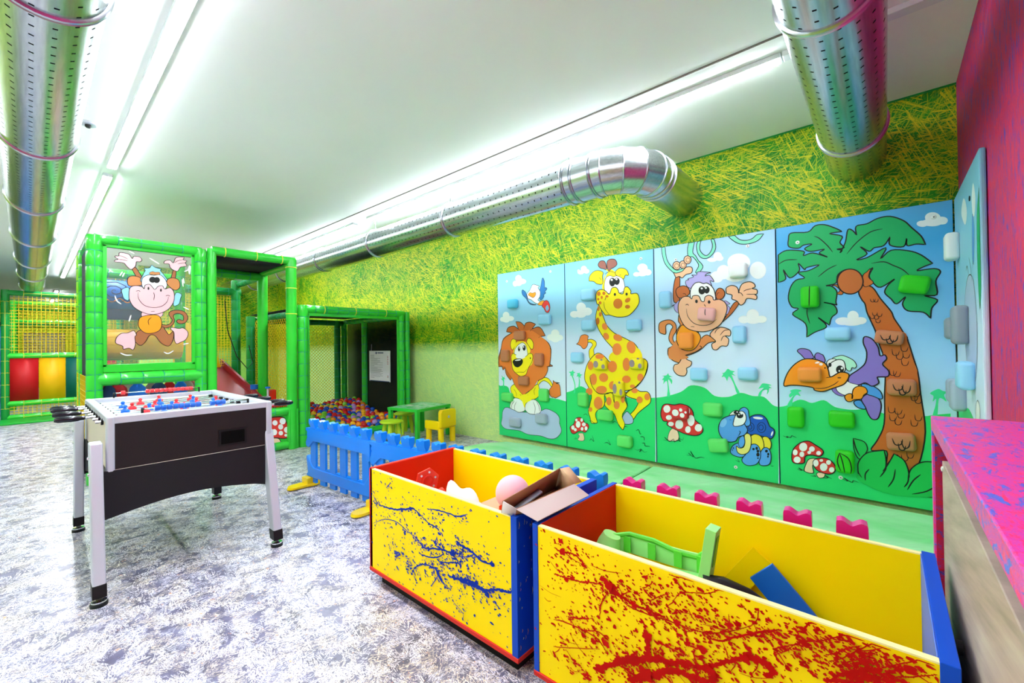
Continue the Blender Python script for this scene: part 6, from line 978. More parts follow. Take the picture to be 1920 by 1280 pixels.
# ------------------------------------------------------------------ crates
def crate(label, x0, x1, y0, y1, splat, left_out, left_in, right_out, right_in, dots, strokes, seed):
    z0, z1, th = .085, .605, .018; t = thing('toy_crate', label, 'toy box', ((x0+x1)/2, (y0+y1)/2, 0), 'painted wooden toy crates')
    rnd = random.Random(seed)
    b = MB(); b.box((x0+.0, y0, z0), (x1-.03, y0+th, z1-.004), 'crate_yellow'); b.box((x0+.0, y0, z1-.004), (x1-.03, y0+th, z1), 'crate_edge')
    pr = (x0+.004, x1-.032, z0+.002, z1-.006); d = [.0003]
    cl = lambda s: [(min(max(a, pr[0]), pr[1]), min(max(c, pr[2]), pr[3])) for a, c in s]
    f = lambda p: (p[0], y0-d[0], p[1])
    def blob(cx, cz, r, rough=.25, st=1, an=0):
        n = 12; P = []
        for k in range(n):
            a = 2*PI*k/n; q = r*(1+rnd.uniform(-rough, rough)); ex, ez = q*math.cos(a)*st, q*math.sin(a); P.append((cx+ex*math.cos(an)-ez*math.sin(an), cz+ex*math.sin(an)+ez*math.cos(an)))
        d[0] += .000002; fill(b, cl(catmull(P, True, 2)), splat, f)
    def inside(x, z): return pr[0] < x < pr[1] and pr[2] < z < pr[3]
    for s in strokes:
        v = [float(q)/1000 for q in s.split()]; wd = v[0]*(1.5 if splat == 'splat_blue' else (1.3 if v[0] < .012 else .62)); P = [(v[i], v[i+1]) for i in range(1, len(v), 2)]; C = catmull(P, False, 8)
        # ragged ribbon
        J = [(p[0]+rnd.uniform(-.15, .15)*wd, p[1]+rnd.uniform(-.25, .25)*wd) for p in C]; d[0] += .000002
        if inside(*J[0]) or inside(*J[-1]):
            ribbon(b, cl(J), wd, splat, f)
        for p in J:
            if inside(*p):
                for _ in range(1): blob(p[0], p[1], wd*rnd.uniform(.15, .62), .4, rnd.uniform(1, 2.4), rnd.uniform(-.6, .3))
                for _ in range(2):
                    a = rnd.gauss(0, .028+wd*.8); c = rnd.gauss(0, .022+wd*.8)
                    if inside(p[0]+a, p[1]+c): blob(p[0]+a, p[1]+c, abs(rnd.gauss(.0012, .0012))+.0008, .2, rnd.uniform(1, 2.6), rnd.uniform(-1, .4))
        if rnd.random() < .7:
            p = rnd.choice(J); q = (p[0]+rnd.uniform(-.04, .06), p[1]-rnd.uniform(.01, .05)); ribbon(b, cl([p, ((p[0]+q[0])/2+.004, (p[1]+q[1])/2), q]), .003, splat, f); blob(q[0], q[1], .004, .3, 1.5, -1)
    for s in dots:
        x, z, r = [float(q)/1000 for q in s.split()]
        if inside(x, z): blob(x, z, r, .3, 1.1)
    for _ in range(330 if splat == 'splat_red' else 190):
        x, z = rnd.uniform(pr[0], pr[1]), rnd.uniform(pr[2], pr[3])
        if rnd.random() < .75: blob(x, z, abs(rnd.gauss(.0012, .001))+.0007, .2, rnd.uniform(1, 2.5), -.5)
    if splat == 'splat_red':
        for _ in range(26):
            x, z = rnd.uniform(pr[0], pr[1]), rnd.uniform(pr[2]+.05, pr[3]); L_ = rnd.uniform(.03, .12); a = rnd.uniform(-.7, .1) if x < -.3 else rnd.uniform(.1, .5)
            ribbon(b, cl(catmull([(x, z), (x+L_*.5*math.cos(a), z+L_*.5*math.sin(a)-.006), (x+L_*math.cos(a), z+L_*math.sin(a))], False)), rnd.uniform(.001, .0025), splat, f)
    build(b, 'front_panel', t, smooth=False)
    b = MB(); b.box((x0, y1-th, z0), (x1-.03, y1, z1-.004), 'crate_yellow'); b.box((x0, y1-th, z1-.004), (x1-.03, y1, z1), 'crate_edge'); build(b, 'back_panel', t, smooth=False)
    for nm, a, c, mo, mi_, e in (('left_panel', x0-.004, x0+th, left_out, left_in, 'crate_edge' if left_out == 'crate_red' else 'crate_in_blue'), ('right_panel', x1-.03, x1, right_out, right_in, 'crate_in_blue')):
        lo = nm == 'left_panel'; ya, yb = (y0-.004 if not lo or left_out != 'crate_red' else y0+.0), y1
        b = MB()
        b.box((a, ya, z0), (c, yb, z1+.004), mo)
        # inner face colour, a board lining of its own
        xi = c if lo else a; b.box((min(xi, xi+(.003 if lo else -.003)), y0+th, z0+.02), (max(xi, xi+(.003 if lo else -.003)), y1-th, z1+.002), mi_)
        if mo == 'crate_blue':
            for _ in range(70):
                y, z = rnd.uniform(y0+.005, y0+.22), rnd.uniform(z0+.02, z1-.01); l = abs(rnd.gauss(.006, .012))+.003
                xo = (a-.0004) if lo else (c+.0004)
                ribbon(b, [(y, z), (y+.002, z-l*.5), (y-.002, z-l)], rnd.uniform(.0015, .004), rnd.choice(['crate_edge', 'h_orangeh', 'crate_yellow']), lambda p: (xo, p[0], p[1]))
        build(b, nm, t, .0015, smooth=False)
    b = MB(); b.box((x0-.005, y0-.006, z0-.018), (x1+.002, y1, z0), 'crate_base'); build(b, 'base_board', t, .002)
    if left_out == 'crate_red':
        b = MB(); b.box((x0-.006, y0-.002, z0), (x0-.0035, y0+.016, z1-.002), 'crate_base'); build(b, 'edge_strip', t)
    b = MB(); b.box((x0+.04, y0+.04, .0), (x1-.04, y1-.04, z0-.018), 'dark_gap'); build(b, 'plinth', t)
    return t
crate('yellow toy crate with blue paint splatters and red left inside, holding a cardboard box', -2.08, -1.045, 1.203, 1.785, 'splat_blue', 'crate_red', 'crate_red', 'crate_blue', 'crate_in_blue', SPL['bluedot'], SPL['blue'], 3)
crate('yellow toy crate with red paint splatters at the front right beside the pink counter', -.965, .100, 1.203, 1.80, 'splat_red', 'crate_blue', 'crate_red', 'crate_blue', 'crate_in_blue', SPL['reddot'], SPL['red'], 4)
# contents of the first crate
b = MB(); hx = [(.072*math.cos(PI/3*k+.3), .072*math.sin(PI/3*k+.3)) for k in range(6)]
def hexmap(o):
    def f(p): return (-1.93 + .3*p[0]+o, 1.46 + p[0]*.95, .505 + p[1])
    return f
t = thing('toy_wheel_plate', 'red hexagonal plastic plate with holes leaning in the first crate', 'toy', (-1.93, 1.46, .10))
b.prism(hx, hexmap(0), hexmap(.008), 'toy_red'); build(b, 'plate', t, .002)
b = MB()
for k in range(6): b.lathe((-1.922+.3*.045*math.cos(PI/3*k+.3), 1.46+.95*.048*math.cos(PI/3*k+.3), .505+.048*math.sin(PI/3*k+.3)), [(.006, 0), (.006, .002), (0, .002)], 'silver', 10, (1, -.3, 0))
b.tube([(-1.915+.3*.03*math.cos(a/16*2*PI), 1.46+.95*.03*math.cos(a/16*2*PI), .505+.03*math.sin(a/16*2*PI)) for a in range(16)], .004, 'crate_base', 6, closed=True); build(b, 'stud', t)
b = MB(); b.box((-1.98, 1.40, .10), (-1.86, 1.52, .44), 'toy_red'); build(b, 'stand_block', t, .01)
def lump(name, c, rx, ry, rz, m, label, cat, seed, amp=.25, zcut=None, group=None):
    rnd = random.Random(seed); ph = [(rnd.uniform(1, 4), rnd.uniform(1, 4), rnd.uniform(1, 4), rnd.uniform(0, 6)) for _ in range(6)]
    b = MB(); b.sphere((0, 0, 0), 1, m, 40, 24); V = []
    for v in b.v:
        q = Vector(v); d_ = 1 + amp*sum(math.sin(q.x*a_+q.y*b_*1.3+q.z*c_+d0) for a_, b_, c_, d0 in ph)/3; V.append((c[0]+q.x*rx*d_, c[1]+q.y*ry*d_, c[2]+q.z*rz*d_))
    b.v = V; return tag(build(b, name, loc=(c[0], c[1], c[2]-rz)), label, cat, group)
lump('cloth_bundle', (-1.66, 1.46, .305), .13, .09, .24, 'cloth_white', 'crumpled white cloth bundle heaped in the first crate', 'cloth', 5, .16)
lump('red_rag', (-1.80, 1.43, .29), .07, .06, .19, 'toy_red', 'red rag tucked beside the white cloth in the first crate', 'cloth', 8, .35)
b = MB(); b.sphere((-1.355, 1.53, .545), .082, 'ball_pink', 28, 18); tag(build(b, 'foam_ball', loc=(-1.355, 1.53, .463)), 'pale pink foam ball in the first crate next to the cardboard box', 'ball')
b = MB(); b.prism([(0, -.44), (.09, -.44), (.09, -.03), (.05, .0), (0, -.05)], lambda p: (-1.47+p[0], 1.36, .53+p[1]), lambda p: (-1.47+p[0], 1.375, .53+p[1]), 'card_grey'); tag(build(b, 'card_scrap'), 'torn cream card scrap poking up in the first crate', 'scrap')
b = MB(); b.box((-1.56, 1.30, .10), (-1.18, 1.70, .455), 'card'); tag(build(b, 'cardboard_carton', None, .004, loc=(-1.37, 1.5, .10)), 'plain carton deep inside the first crate under the foam ball', 'box')
# open cardboard box tipped across the gap between the crates
A = Vector((-1.09, 1.175, .665)); Bv = Vector((-1.01, 1.434, .745)); n1 = Vector((.05, .02, -.028)); dn = Vector((-.06, .05, -.105))
t = thing('cardboard_box', 'open brown cardboard box tipped on the edge between the two crates', 'box', tuple(A))
def quad(p, q, r_, s_, th, m, name, par=t):
    b = MB(); nn = (q-p).cross(s_-p).normalized()*th
    b.add([p, q, r_, s_, p+nn, q+nn, r_+nn, s_+nn], [(0, 1, 2, 3), (7, 6, 5, 4), (0, 4, 5, 1), (1, 5, 6, 2), (2, 6, 7, 3), (3, 7, 4, 0)], m); return build(b, name, par)
D_, C_ = Vector((-1.045, 1.200, .640)), Vector((-.935, 1.425, .700))
quad(A, Bv, Bv+dn, A+dn, .003, 'card_in', 'side_wall'); quad(D_, C_, C_+dn, D_+dn, .003, 'card_in', 'side_wall')
quad(A, D_, D_+dn, A+dn, .003, 'card_grey', 'end_wall'); quad(Bv, C_, C_+dn, Bv+dn, .003, 'card', 'end_wall'); quad(A+dn, Bv+dn, C_+dn, D_+dn, .003, 'card_in', 'bottom')
quad(D_, C_, Vector((-.915, 1.50, .640)), Vector((-.946, 1.20, .622)), .003, 'card_grey', 'flap'); quad(Bv, Vector((-.985, 1.464, .750)), Vector((-.920, 1.455, .705)), C_, .003, 'card', 'flap')
b = MB(); q = A + n1*.5 + dn*.45; b.bar(q, q + (Bv-A)*.55 + Vector((0, 0, .02)), .03, .008, 'h_grey'); tag(build(b, 'grey_block'), 'small grey-blue plastic piece lying inside the tipped cardboard box', 'toy')
b = MB(); b.prism([(0, 0), (.07, 0), (.03, .045), (.0, .03)], lambda p: (-1.20+p[0], 1.27, .565+p[1]), lambda p: (-1.20+p[0], 1.30, .565+p[1]), 'toy_red'); b.box((-1.20, 1.26, .104), (-1.13, 1.31, .566), 'toy_red'); tag(build(b, 'toy_packet'), 'small red packet wedged under the cardboard box in the first crate', 'toy')
# contents of the second crate
t = thing('toy_slide_part', 'pale green plastic toy chute with an upright end in the second crate', 'toy', (-.65, 1.60, .104))
def chute(poly, h0, h1, m, name):
    b = MB(); b.prism(poly, lambda p: (p[0], p[1], h0(p)), lambda p: (p[0], p[1], h1(p)), m); return build(b, name, t, .004)
zb_ = lambda p: .40 + (p[0]+.86)*.02
P1 = [(-.86, 1.52), (-.80, 1.60), (-.66, 1.60), (-.52, 1.63), (-.50, 1.48), (-.62, 1.42), (-.80, 1.42)]
chute(P1, lambda p: zb_(p)-.01, lambda p: zb_(p), 'toy_green', 'trough')
b = MB(); b.tube([(-.86, 1.56, .47), (-.80, 1.62, .475), (-.70, 1.625, .475), (-.60, 1.63, .455), (-.54, 1.64, .455), (-.49, 1.64, .50)], .010, 'toy_green2', 8)
P2 = [(-.86, 1.56), (-.80, 1.62), (-.70, 1.625), (-.60, 1.63), (-.52, 1.64)]
for (xa, ya), (xb, yb) in zip(P2[:-1], P2[1:]): b.bar((xa, ya, .435), (xb, yb, .435), .008, .07, 'toy_green')
for (xa, ya) in P2[1:]: b.bar((xa, ya-.02, .41), (xa, ya-.02, .47), .006, .03, 'toy_green2')
build(b, 'rim', t)
b = MB(); b.lathe((-.87, 1.55, .40), [(.05, 0), (.045, .05), (.035, .085), (.0, .085)], 'toy_green', 20, (.3, .1, 1)); build(b, 'spout', t)
b = MB(); M_ = Matrix.Translation((-.50, 1.61, .42)) @ Matrix.Rotation(math.radians(9), 4, 'Y'); b.box((-.018, -.03, -.03), (.018, .03, .175), 'toy_green', M_); b.box((.0182, -.016, .04), (.021, .016, .15), 'toy_green2', M_); build(b, 'upright', t, .006)
b = MB(); b.box((-.60, 1.44, .33), (-.50, 1.60, .41), 'toy_green2'); build(b, 'base_block', t, .012)
b = MB(); b.box((-.85, 1.45, .104), (-.52, 1.62, .33), 'toy_green'); build(b, 'body_shell', t, .02)
b = MB(); b.box((-.80, 1.34, .104), (-.70, 1.44, .44), 'h_skyb'); tag(build(b, 'toy_block', None, .008), 'pale blue toy block beside the green chute spout', 'toy')
b = MB(); b.tube([(-.50, 1.58, .40), (-.44, 1.60, .405), (-.37, 1.62, .39), (-.32, 1.64, .36)], [.03, .028, .022, .018], 'toy_black', 14); b.tube([(-.33, 1.60, .355), (-.28, 1.60, .355)], .028, 'toy_black', 18); b.box((-.50, 1.55, .104), (-.30, 1.66, .35), 'toy_black'); tag(build(b, 'toy_scooter'), 'black toy part with a round end lying beside the green chute', 'toy')
b = MB(); b.prism([(-.310, .482), (-.381, .406), (-.22, .225), (-.149, .30)], lambda p: (p[0], 1.700+.1*(.48-p[1]), p[1]), lambda p: (p[0], 1.712+.1*(.48-p[1]), p[1]), 'toy_blue'); b.box((-.30, 1.69, .104), (-.12, 1.76, .26), 'toy_blue'); tag(build(b, 'blue_panel', None, .002), 'blue rectangular plastic sheet leaning on the back of the second crate', 'toy panel')
b = MB(); M_ = Matrix.Translation((-.40, 1.755, .33)) @ Matrix.Rotation(math.radians(35), 4, 'Y'); b.box((-.08, -.004, -.2), (.0, .004, .15), 'crate_yellow', M_); tag(build(b, 'yellow_panel', smooth=False), 'yellow flat sheet leaning in the second crate behind the green chute', 'toy panel')
# ------------------------------------------------------------------ pink counter along the red wall
t = thing('wall_counter', 'pink and blue streaked counter along the red wall at the right edge', 'counter', (.24, .6, 0))
b = MB(); b.box((.107, -1.4, .955), (XR, 1.985, 1.0), 'counter_paint'); build(b, 'counter_top', t, .003)
b = MB(); b.box((.107, 1.945, 0), (XR, 1.985, .955), 'counter_paint'); b.box((.112, 1.943, .0), (XR, 1.9452, .954), 'counter_dark'); build(b, 'end_panel', t, .002)
b = MB(); b.box((.128, -1.4, .0), (.150, 1.93, .865), 'grey_board'); build(b, 'front_board', t, .002)
b = MB(); b.box((.17, -1.4, .865), (XR, 1.93, .935), 'toy_black'); b.box((.155, -1.4, .90), (.168, 1.2, .93), 'h_grey'); build(b, 'under_rail', t)
b = MB(); b.lathe((.128, 1.90, .845), [(.008, 0), (.008, .004), (0, .006)], 'screw', 12, (-1, 0, 0)); build(b, 'screw_cap', t)
b = MB(); b.lathe((.125, 1.46, .52), [(.016, 0), (.016, .012), (0, .014)], 'toy_black', 16, (-1, 0, 0)); build(b, 'cable_grommet', t)
# ------------------------------------------------------------------ padded play frames
def padded(root, p, q, r, m='pad_green', lace='lace_teal', pitch=.145, name='padded_post', laces=True, seg=16, side=None):
    p, q = Vector(p), Vector(q); L = (q-p).length; n = max(2, int(L/pitch)); d = (q-p)/L; P = []; R = []
    for i in range(n):
        for t, k in ((0, .93 if laces else 1), (.08, .985), (.5, 1.0), (.92, .985)):
            P.append(p + d*L*(i+t)/n); R.append(r*k)
    P.append(q); R.append(r*.93 if laces else r)
    b = MB(); b.tube(P, R, m, seg); o = build(b, name, root)
    if laces:
        b = MB(); path = []
        for i in range(1, n):
            c = p + d*L*i/n; u = d.cross(Vector((0, 0, 1)))
            if u.length < .01: u = Vector((1, 0, 0))
            u.normalize(); v = d.cross(u)
            path += [c + (u*math.cos(a*PI/6) + v*math.sin(a*PI/6))*(r*.962) + d*.004*math.sin(a*1.9) for a in range(13)]
        b.tube(path, .0042, lace, 5); build(b, 'lacing', o)
    return o
def flatpad(root, a, c, m='pad_green', name='pad_strip'):
    b = MB(); b.box(a, c, m); return build(b, name, root, .006)
def net(root, o, u, v, nu, nv, r, m, name='net', knots=False):
    """rectangular net: origin o, edge vectors u, v, cells nu x nv"""
    o, u, v = Vector(o), Vector(u), Vector(v); b = MB()
    nn = u.cross(v).normalized()
    for i in range(nu+1): b.bar(o+u*i/nu, o+u*i/nu+v, r, r, m, nn)
    for j in range(nv+1): b.bar(o+v*j/nv, o+v*j/nv+u, r, r, m, nn)
    return build(b, name, root, smooth=False)
XT = -5.60
# --- monkey window tower
t = thing('window_tower', 'green padded play tower with a clear window showing a jumping monkey', 'play structure', (XT, .85, 0))
padded(t, (XT, .405, 0), (XT, .405, 2.34), .060); padded(t, (XT, 1.232, 0), (XT, 1.232, 2.34), .056)
padded(t, (XT, .405, 2.315), (XT, 1.24, 2.315), .048, name='padded_beam'); padded(t, (XT, .42, .975), (XT, 1.24, .975), .062, name='padded_beam')
padded(t, (-6.55, .405, 0), (-6.55, .405, 2.34), .055); padded(t, (-6.95, .405, 0), (-6.95, .405, 2.34), .05, m='pad_yellowgreen')
padded(t, (-6.55, 1.232, 0), (-6.55, 1.232, 2.3), .055, m='pad_green'); padded(t, (-6.9, .405, 2.3), (XT, .405, 2.3), .045, name='padded_beam')
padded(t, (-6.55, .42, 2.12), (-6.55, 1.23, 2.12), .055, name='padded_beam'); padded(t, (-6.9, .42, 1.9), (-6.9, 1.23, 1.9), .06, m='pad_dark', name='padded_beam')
padded(t, (-6.55, .42, 1.0), (-6.55, 1.23, 1.0), .05, name='padded_beam')
flatpad(t, (XT-.004, .46, 1.09), (XT+.012, .492, 2.27)); flatpad(t, (XT-.004, 1.15, 1.09), (XT+.012, 1.185, 2.27)); flatpad(t, (XT-.004, .46, 2.242), (XT+.012, 1.185, 2.275)); flatpad(t, (XT-.004, .46, 1.04), (XT+.012, 1.185, 1.118))
b = MB(); b.box((-6.5, .375, 0), (-5.66, .385, 2.28), 'black_fabric'); build(b, 'side_curtain', t)
b = MB(); b.box((-5.95, .40, 2.30), (XT, 1.24, 2.31), 'black_fabric'); build(b, 'roof_cloth', t)
b = MB(); b.box((XT-.001, .485, 1.11), (XT+.001, 1.155, 2.25), 'clear_sheet'); o = build(b, 'clear_window', t, smooth=False)
b = MB(); paint(b, ART['window'], lambda p, d: (XT+.0012+d, p[0], p[1])); build(b, 'window_picture', t, smooth=False)
net(t, (-6.95, .45, 1.1), (0, .75, 0), (0, 0, 1.1), 19, 27, .005, 'net_yellow')
net(t, (-6.9, .36, .1), (1.3, 0, 0), (0, 0, .9), 26, 18, .005, 'net_yellow')
b = MB(); b.box((-6.9, .46, .70), (-5.75, 1.2, .73), 'table_green'); build(b, 'deck', t)
# roller and swirl drum seen through the window
t = thing('foam_roller', 'big yellow padded roller seen through the bottom of the monkey window', 'play roller', (-6.25, .85, 1.14))
b = MB(); b.lathe((-6.25, .50, 1.31), [(.0, 0), (.15, 0), (.165, .02), (.165, .66), (.15, .68), (0, .68)], 'roller_yellow', 32, (0, 1, 0)); build(b, 'roller_pad', t)
b = MB()
for a in range(0, 360, 30): q = math.radians(a); b.bar((-6.25+.166*math.cos(q), .50, 1.31+.166*math.sin(q)), (-6.25+.166*math.cos(q), 1.18, 1.31+.166*math.sin(q)), .004, .003, 'roller_yellow')
build(b, 'seam', t); b = MB(); b.tube([(-6.25, .42, 1.31), (-6.25, 1.22, 1.31)], .02, 'alu'); build(b, 'axle', t)
t = thing('punch_drum', 'blue padded drum with a swirl design seen through the left of the monkey window', 'play roller', (-6.5, .62, 1.6))
b = MB(); b.lathe((-6.5, .48, 1.86), [(0, 0), (.16, 0), (.18, .03), (.18, .35), (.15, .38), (0, .38)], 'swirl_blue', 32, (0, 1, 0)); b.box((-6.62, .46, 1.60), (-6.40, .92, 1.72), 'sack_navy')
sp = [(.62+.012*a/2*math.cos(a*.7), 1.90+.010*a/2*math.sin(a*.7)) for a in range(0, 30)]
ribbon(b, sp, .010, 'sack_navy', lambda p: (-6.318, p[0]-.0, p[1])); ribbon(b, [(.50+.01*a, 1.80+.02*math.sin(a*.5)) for a in range(34)], .010, 'h_orangeh', lambda p: (-6.322, p[0], p[1])); build(b, 'drum_pad', t)
b = MB(); b.tube([(-6.5, .42, 1.86), (-6.5, 1.2, 1.86)], .018, 'alu'); build(b, 'axle', t)
# hanging sacks under the window rail
SK = [(.515, .13, 'sack_navy', 'dark blue hanging sack behind the left post under the monkey window'), (.60, .155, 'sack_red', 'dark red hanging sack, leftmost red one under the monkey window'), (.735, .16, 'sack_blue', 'bright blue hanging sack under the monkey window'),
      (.85, .12, 'sack_grey', 'grey-brown hanging sack behind the navy one'), (.905, .15, 'sack_navy', 'navy hanging sack in the middle under the monkey window'), (1.0, .14, 'panel_red', 'bright red hanging sack right of the middle under the window'), (1.09, .13, 'sack_blue', 'blue hanging sack right of the bright red one'), (1.16, .13, 'sack_grey', 'pale grey hanging sack at the right end of the row')]
for i, (y, wd, m_, lb) in enumerate(SK):
    x = -5.78 - .05*(i % 2); t = thing('hanging_sack', lb, 'sack', (x, y, .74), 'sacks hanging under the monkey window')
    b = MB(); b.lathe((x, y, .60), [(0, 0), (wd*.42, .01), (wd*.5, .06), (wd*.48, .20), (wd*.38, .27), (wd*.12, .315), (wd*.16, .335), (0, .338)], m_, 18); b.v = [(x+(v[0]-x)*.5, v[1], v[2]) for v in b.v]; build(b, 'sack_body', t)
    b = MB(); b.tube([(x, y, .93), (x, y-.02, 1.02)], .005, 'toy_black', 6); b.tube([(x, y, .93), (x, y+.025, 1.02)], .005, 'toy_black', 6); build(b, 'strap', t)
# --- open slide tower
t = thing('slide_tower', 'open green padded tower with a red slide between the monkey window and ball pit', 'play structure', (XT, 1.75, 0))
padded(t, (XT, 1.335, 0), (XT, 1.335, 2.36), .047, laces=False); padded(t, (XT, 2.175, 0), (XT, 2.175, 2.36), .062, laces=False)
padded(t, (XT, 1.335, 2.345), (XT, 2.22, 2.345), .050, laces=False, name='padded_beam')
padded(t, (-6.55, 2.16, 0), (-6.55, 2.16, 2.33), .065, laces=False); padded(t, (-6.55, 2.16, 2.30), (XT, 2.16, 2.30), .05, laces=False, name='padded_beam')
padded(t, (-6.55, 1.33, 2.25), (-6.55, 2.16, 2.25), .06, name='padded_beam', m='pad_green'); padded(t, (-7.5, 1.33, 2.12), (-7.5, 2.16, 2.12), .06, name='padded_beam', m='pad_dark')
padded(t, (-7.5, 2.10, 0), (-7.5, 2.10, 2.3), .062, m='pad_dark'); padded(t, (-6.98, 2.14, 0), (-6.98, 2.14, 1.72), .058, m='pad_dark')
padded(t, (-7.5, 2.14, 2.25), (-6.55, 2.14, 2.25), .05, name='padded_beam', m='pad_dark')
for y in (1.46, 1.78, 2.06):
    b = MB(); b.tube([(XT+.052*math.cos(a*PI/6), y, 2.345+.052*math.sin(a*PI/6)) for a in range(12)], .005, 'lace_yellow', 5, closed=True); build(b, 'strap', t)
for z in (1.68, 2.0, 2.26):
    b = MB(); b.tube([(XT+.064*math.cos(a*PI/6), 2.175+.064*math.sin(a*PI/6), z) for a in range(12)], .005, 'lace_yellow', 5, closed=True); build(b, 'strap', t)
b = MB(); b.box((-6.55, 1.33, 2.30), (XT, 2.16, 2.306), 'black_fabric'); build(b, 'roof_cloth', t)
b = MB(); b.prism([(-7.7, 1.10), (-5.98, .64), (-5.98, .57), (-7.7, .57)], lambda p: (p[0], 1.94, p[1]), lambda p: (p[0], 1.97, p[1]), 'red_vinyl'); b.prism([(-7.7, 1.10), (-5.98, .64), (-5.98, .57), (-7.7, .57)], lambda p: (p[0], 1.40, p[1]), lambda p: (p[0], 1.43, p[1]), 'red_vinyl')
b.prism([(-7.7, 1.0), (-5.98, .60), (-5.98, .57), (-7.7, .90)], lambda p: (p[0], 1.43, p[1]), lambda p: (p[0], 1.94, p[1]), 'red_vinyl'); build(b, 'slide', t)
net(t, (-7.5, 1.40, 1.0), (0, .70, 0), (0, 0, 1.1), 18, 28, .006, 'net_yellow')
b = MB(); b.prism([(1.35, .9), (1.95, .9), (1.85, 1.25), (1.70, 1.55), (1.35, 1.72)], lambda p: (-7.6, p[0], p[1]), lambda p: (-7.62, p[0], p[1]), 'yellow_plastic'); build(b, 'yellow_board', t)
b = MB(); b.tube([(-6.6, 1.72, 1.9), (-6.6, 1.75, 1.5), (-6.62, 1.86, 1.15), (-6.6, 1.98, .98), (-6.6, 2.05, 1.06), (-6.6, 2.0, 1.3)], .006, 'toy_black', 6); build(b, 'loose_cord', t)
b = MB(); b.box((-6.5, 1.36, .54), (XT+.02, 2.12, .575), 'panel_red'); build(b, 'platform', t, .01)
padded(t, (XT, 1.34, .475), (XT, 2.12, .475), .052, name='padded_beam'); padded(t, (XT, 1.34, .055), (XT, 2.12, .055), .05, name='padded_beam')
b = MB(); b.box((XT-.012, 1.38, .08), (XT-.001, 2.14, .44), 'pad_green'); b.box((XT-.012, 1.36, .0), (XT-.004, 1.40, .44), 'pad_green')
paint(b, ART['board'], lambda p, d: (XT+d, p[0], p[1]), (1.39, 2.13, .09, .43)); build(b, 'mushroom_board', t, smooth=False)
flatpad(t, (XT-.01, 2.12, 0), (XT+.05, 2.235, .50))
# toy drums on the platform
t = thing('toy_drum', 'red toy drum with blue capped pillars standing on the red platform', 'toy', (-6.0, 2.07, .576))
b = MB(); b.box((-6.03, 2.035, .576), (-5.93, 2.115, .72), 'toy_red'); build(b, 'drum_body', t, .015)
b = MB(); b.lathe((-5.9, 2.0, .576), [(.012, 0), (.012, .17)], 'silver', 12); b.lathe((-5.9, 2.0, .746), [(.03, 0), (.03, .02), (0, .02)], 'toy_blue', 16); build(b, 'pillar', t)
t = thing('toy_pillar', 'small blue topped toy pillar on the red platform, left of the toy drum', 'toy', (-6.3, 1.95, .576))
b = MB(); b.lathe((-6.3, 1.97, .576), [(.035, 0), (.03, .14)], 'h_orangeh', 14); build(b, 'pillar_body', t); b = MB(); b.lathe((-6.3, 1.97, .716), [(.045, 0), (.045, .06), (0, .06)], 'toy_blue', 16); build(b, 'cap', t)
# --- ball pit
t = thing('ball_pit', 'green padded ball pit enclosure with nets against the green wall', 'ball pit', (XT-.9, 3.1, 0))
X2 = -7.55; Y0, Y1 = 2.31, 3.84
padded(t, (XT, Y0, 0), (XT, Y0, 1.80), .065); padded(t, (XT, Y1-.06, 0), (XT, Y1-.06, 1.78), .05); padded(t, (XT+.0, Y1+.045, 0), (XT+.0, Y1+.045, 1.79), .045)
padded(t, (XT, Y0, 1.755), (XT, Y1-.02, 1.755), .052, name='padded_beam'); padded(t, (XT, Y0+.05, .055), (XT, Y1-.1, .055), .055, name='padded_beam')
flatpad(t, (XT-.01, Y0+.06, 1.665), (XT+.012, Y1-.1, 1.715)); flatpad(t, (XT-.01, Y0+.05, .1), (XT+.012, Y0+.085, 1.7)); flatpad(t, (XT-.01, Y1-.135, .1), (XT+.012, Y1-.10, 1.7))
for y in (2.58, 3.02, 3.5):
    b = MB(); b.tube([(XT+.056*math.cos(a*PI/6), y, 1.755+.056*math.sin(a*PI/6)) for a in range(12)], .005, 'lace_yellow', 5, closed=True); build(b, 'strap', t)
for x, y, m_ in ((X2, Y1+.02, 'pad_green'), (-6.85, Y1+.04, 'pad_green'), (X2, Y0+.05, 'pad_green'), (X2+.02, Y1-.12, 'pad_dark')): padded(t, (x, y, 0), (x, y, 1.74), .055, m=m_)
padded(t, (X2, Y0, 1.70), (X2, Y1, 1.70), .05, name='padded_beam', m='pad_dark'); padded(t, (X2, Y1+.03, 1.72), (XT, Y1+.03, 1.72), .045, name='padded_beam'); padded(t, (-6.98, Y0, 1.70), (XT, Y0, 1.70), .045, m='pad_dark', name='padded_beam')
b = MB(); b.box((X2, Y0, 1.775), (XT, Y1+.04, 1.782), 'black_fabric'); build(b, 'roof_cloth', t)
def diamond(root, x, y0, y1, z0, z1, s, r, m, ax='X'):
    b = MB(); n = int((y1-y0+z1-z0)/s)+1
    pt = (lambda y, z: (x, y, z)) if ax == 'X' else (lambda y, z: (y, x, z))
    for i in range(1, n):
        k = i*s; a, c = max(0, k-(z1-z0)), min(y1-y0, k)
        if c > a:
            b.bar(pt(y0+a, z0+k-a), pt(y0+c, z0+k-c), r, r, m); b.bar(pt(y1-a, z0+k-a), pt(y1-c, z0+k-c), r, r, m)
    return build(b, 'net', root, smooth=False)
diamond(t, X2, Y0, Y1, .05, 1.68, .055, .005, 'net_yellow'); diamond(t, Y0-.01, X2, XT-.05, .1, 1.68, .07, .005, 'net_yellow', 'Y')
b = MB(); b.box((X2+.06, Y1+.055, .05), (-6.9, Y1+.058, 1.70), 'net_back'); b.box((-6.8, Y1+.055, .05), (XT-.06, Y1+.058, 1.70), 'net_back'); build(b, 'dark_mesh', t)
b = MB(); b.box((X2, Y0+.04, .0), (XT-.06, Y1, .03), 'pad_dark'); build(b, 'pit_floor', t)
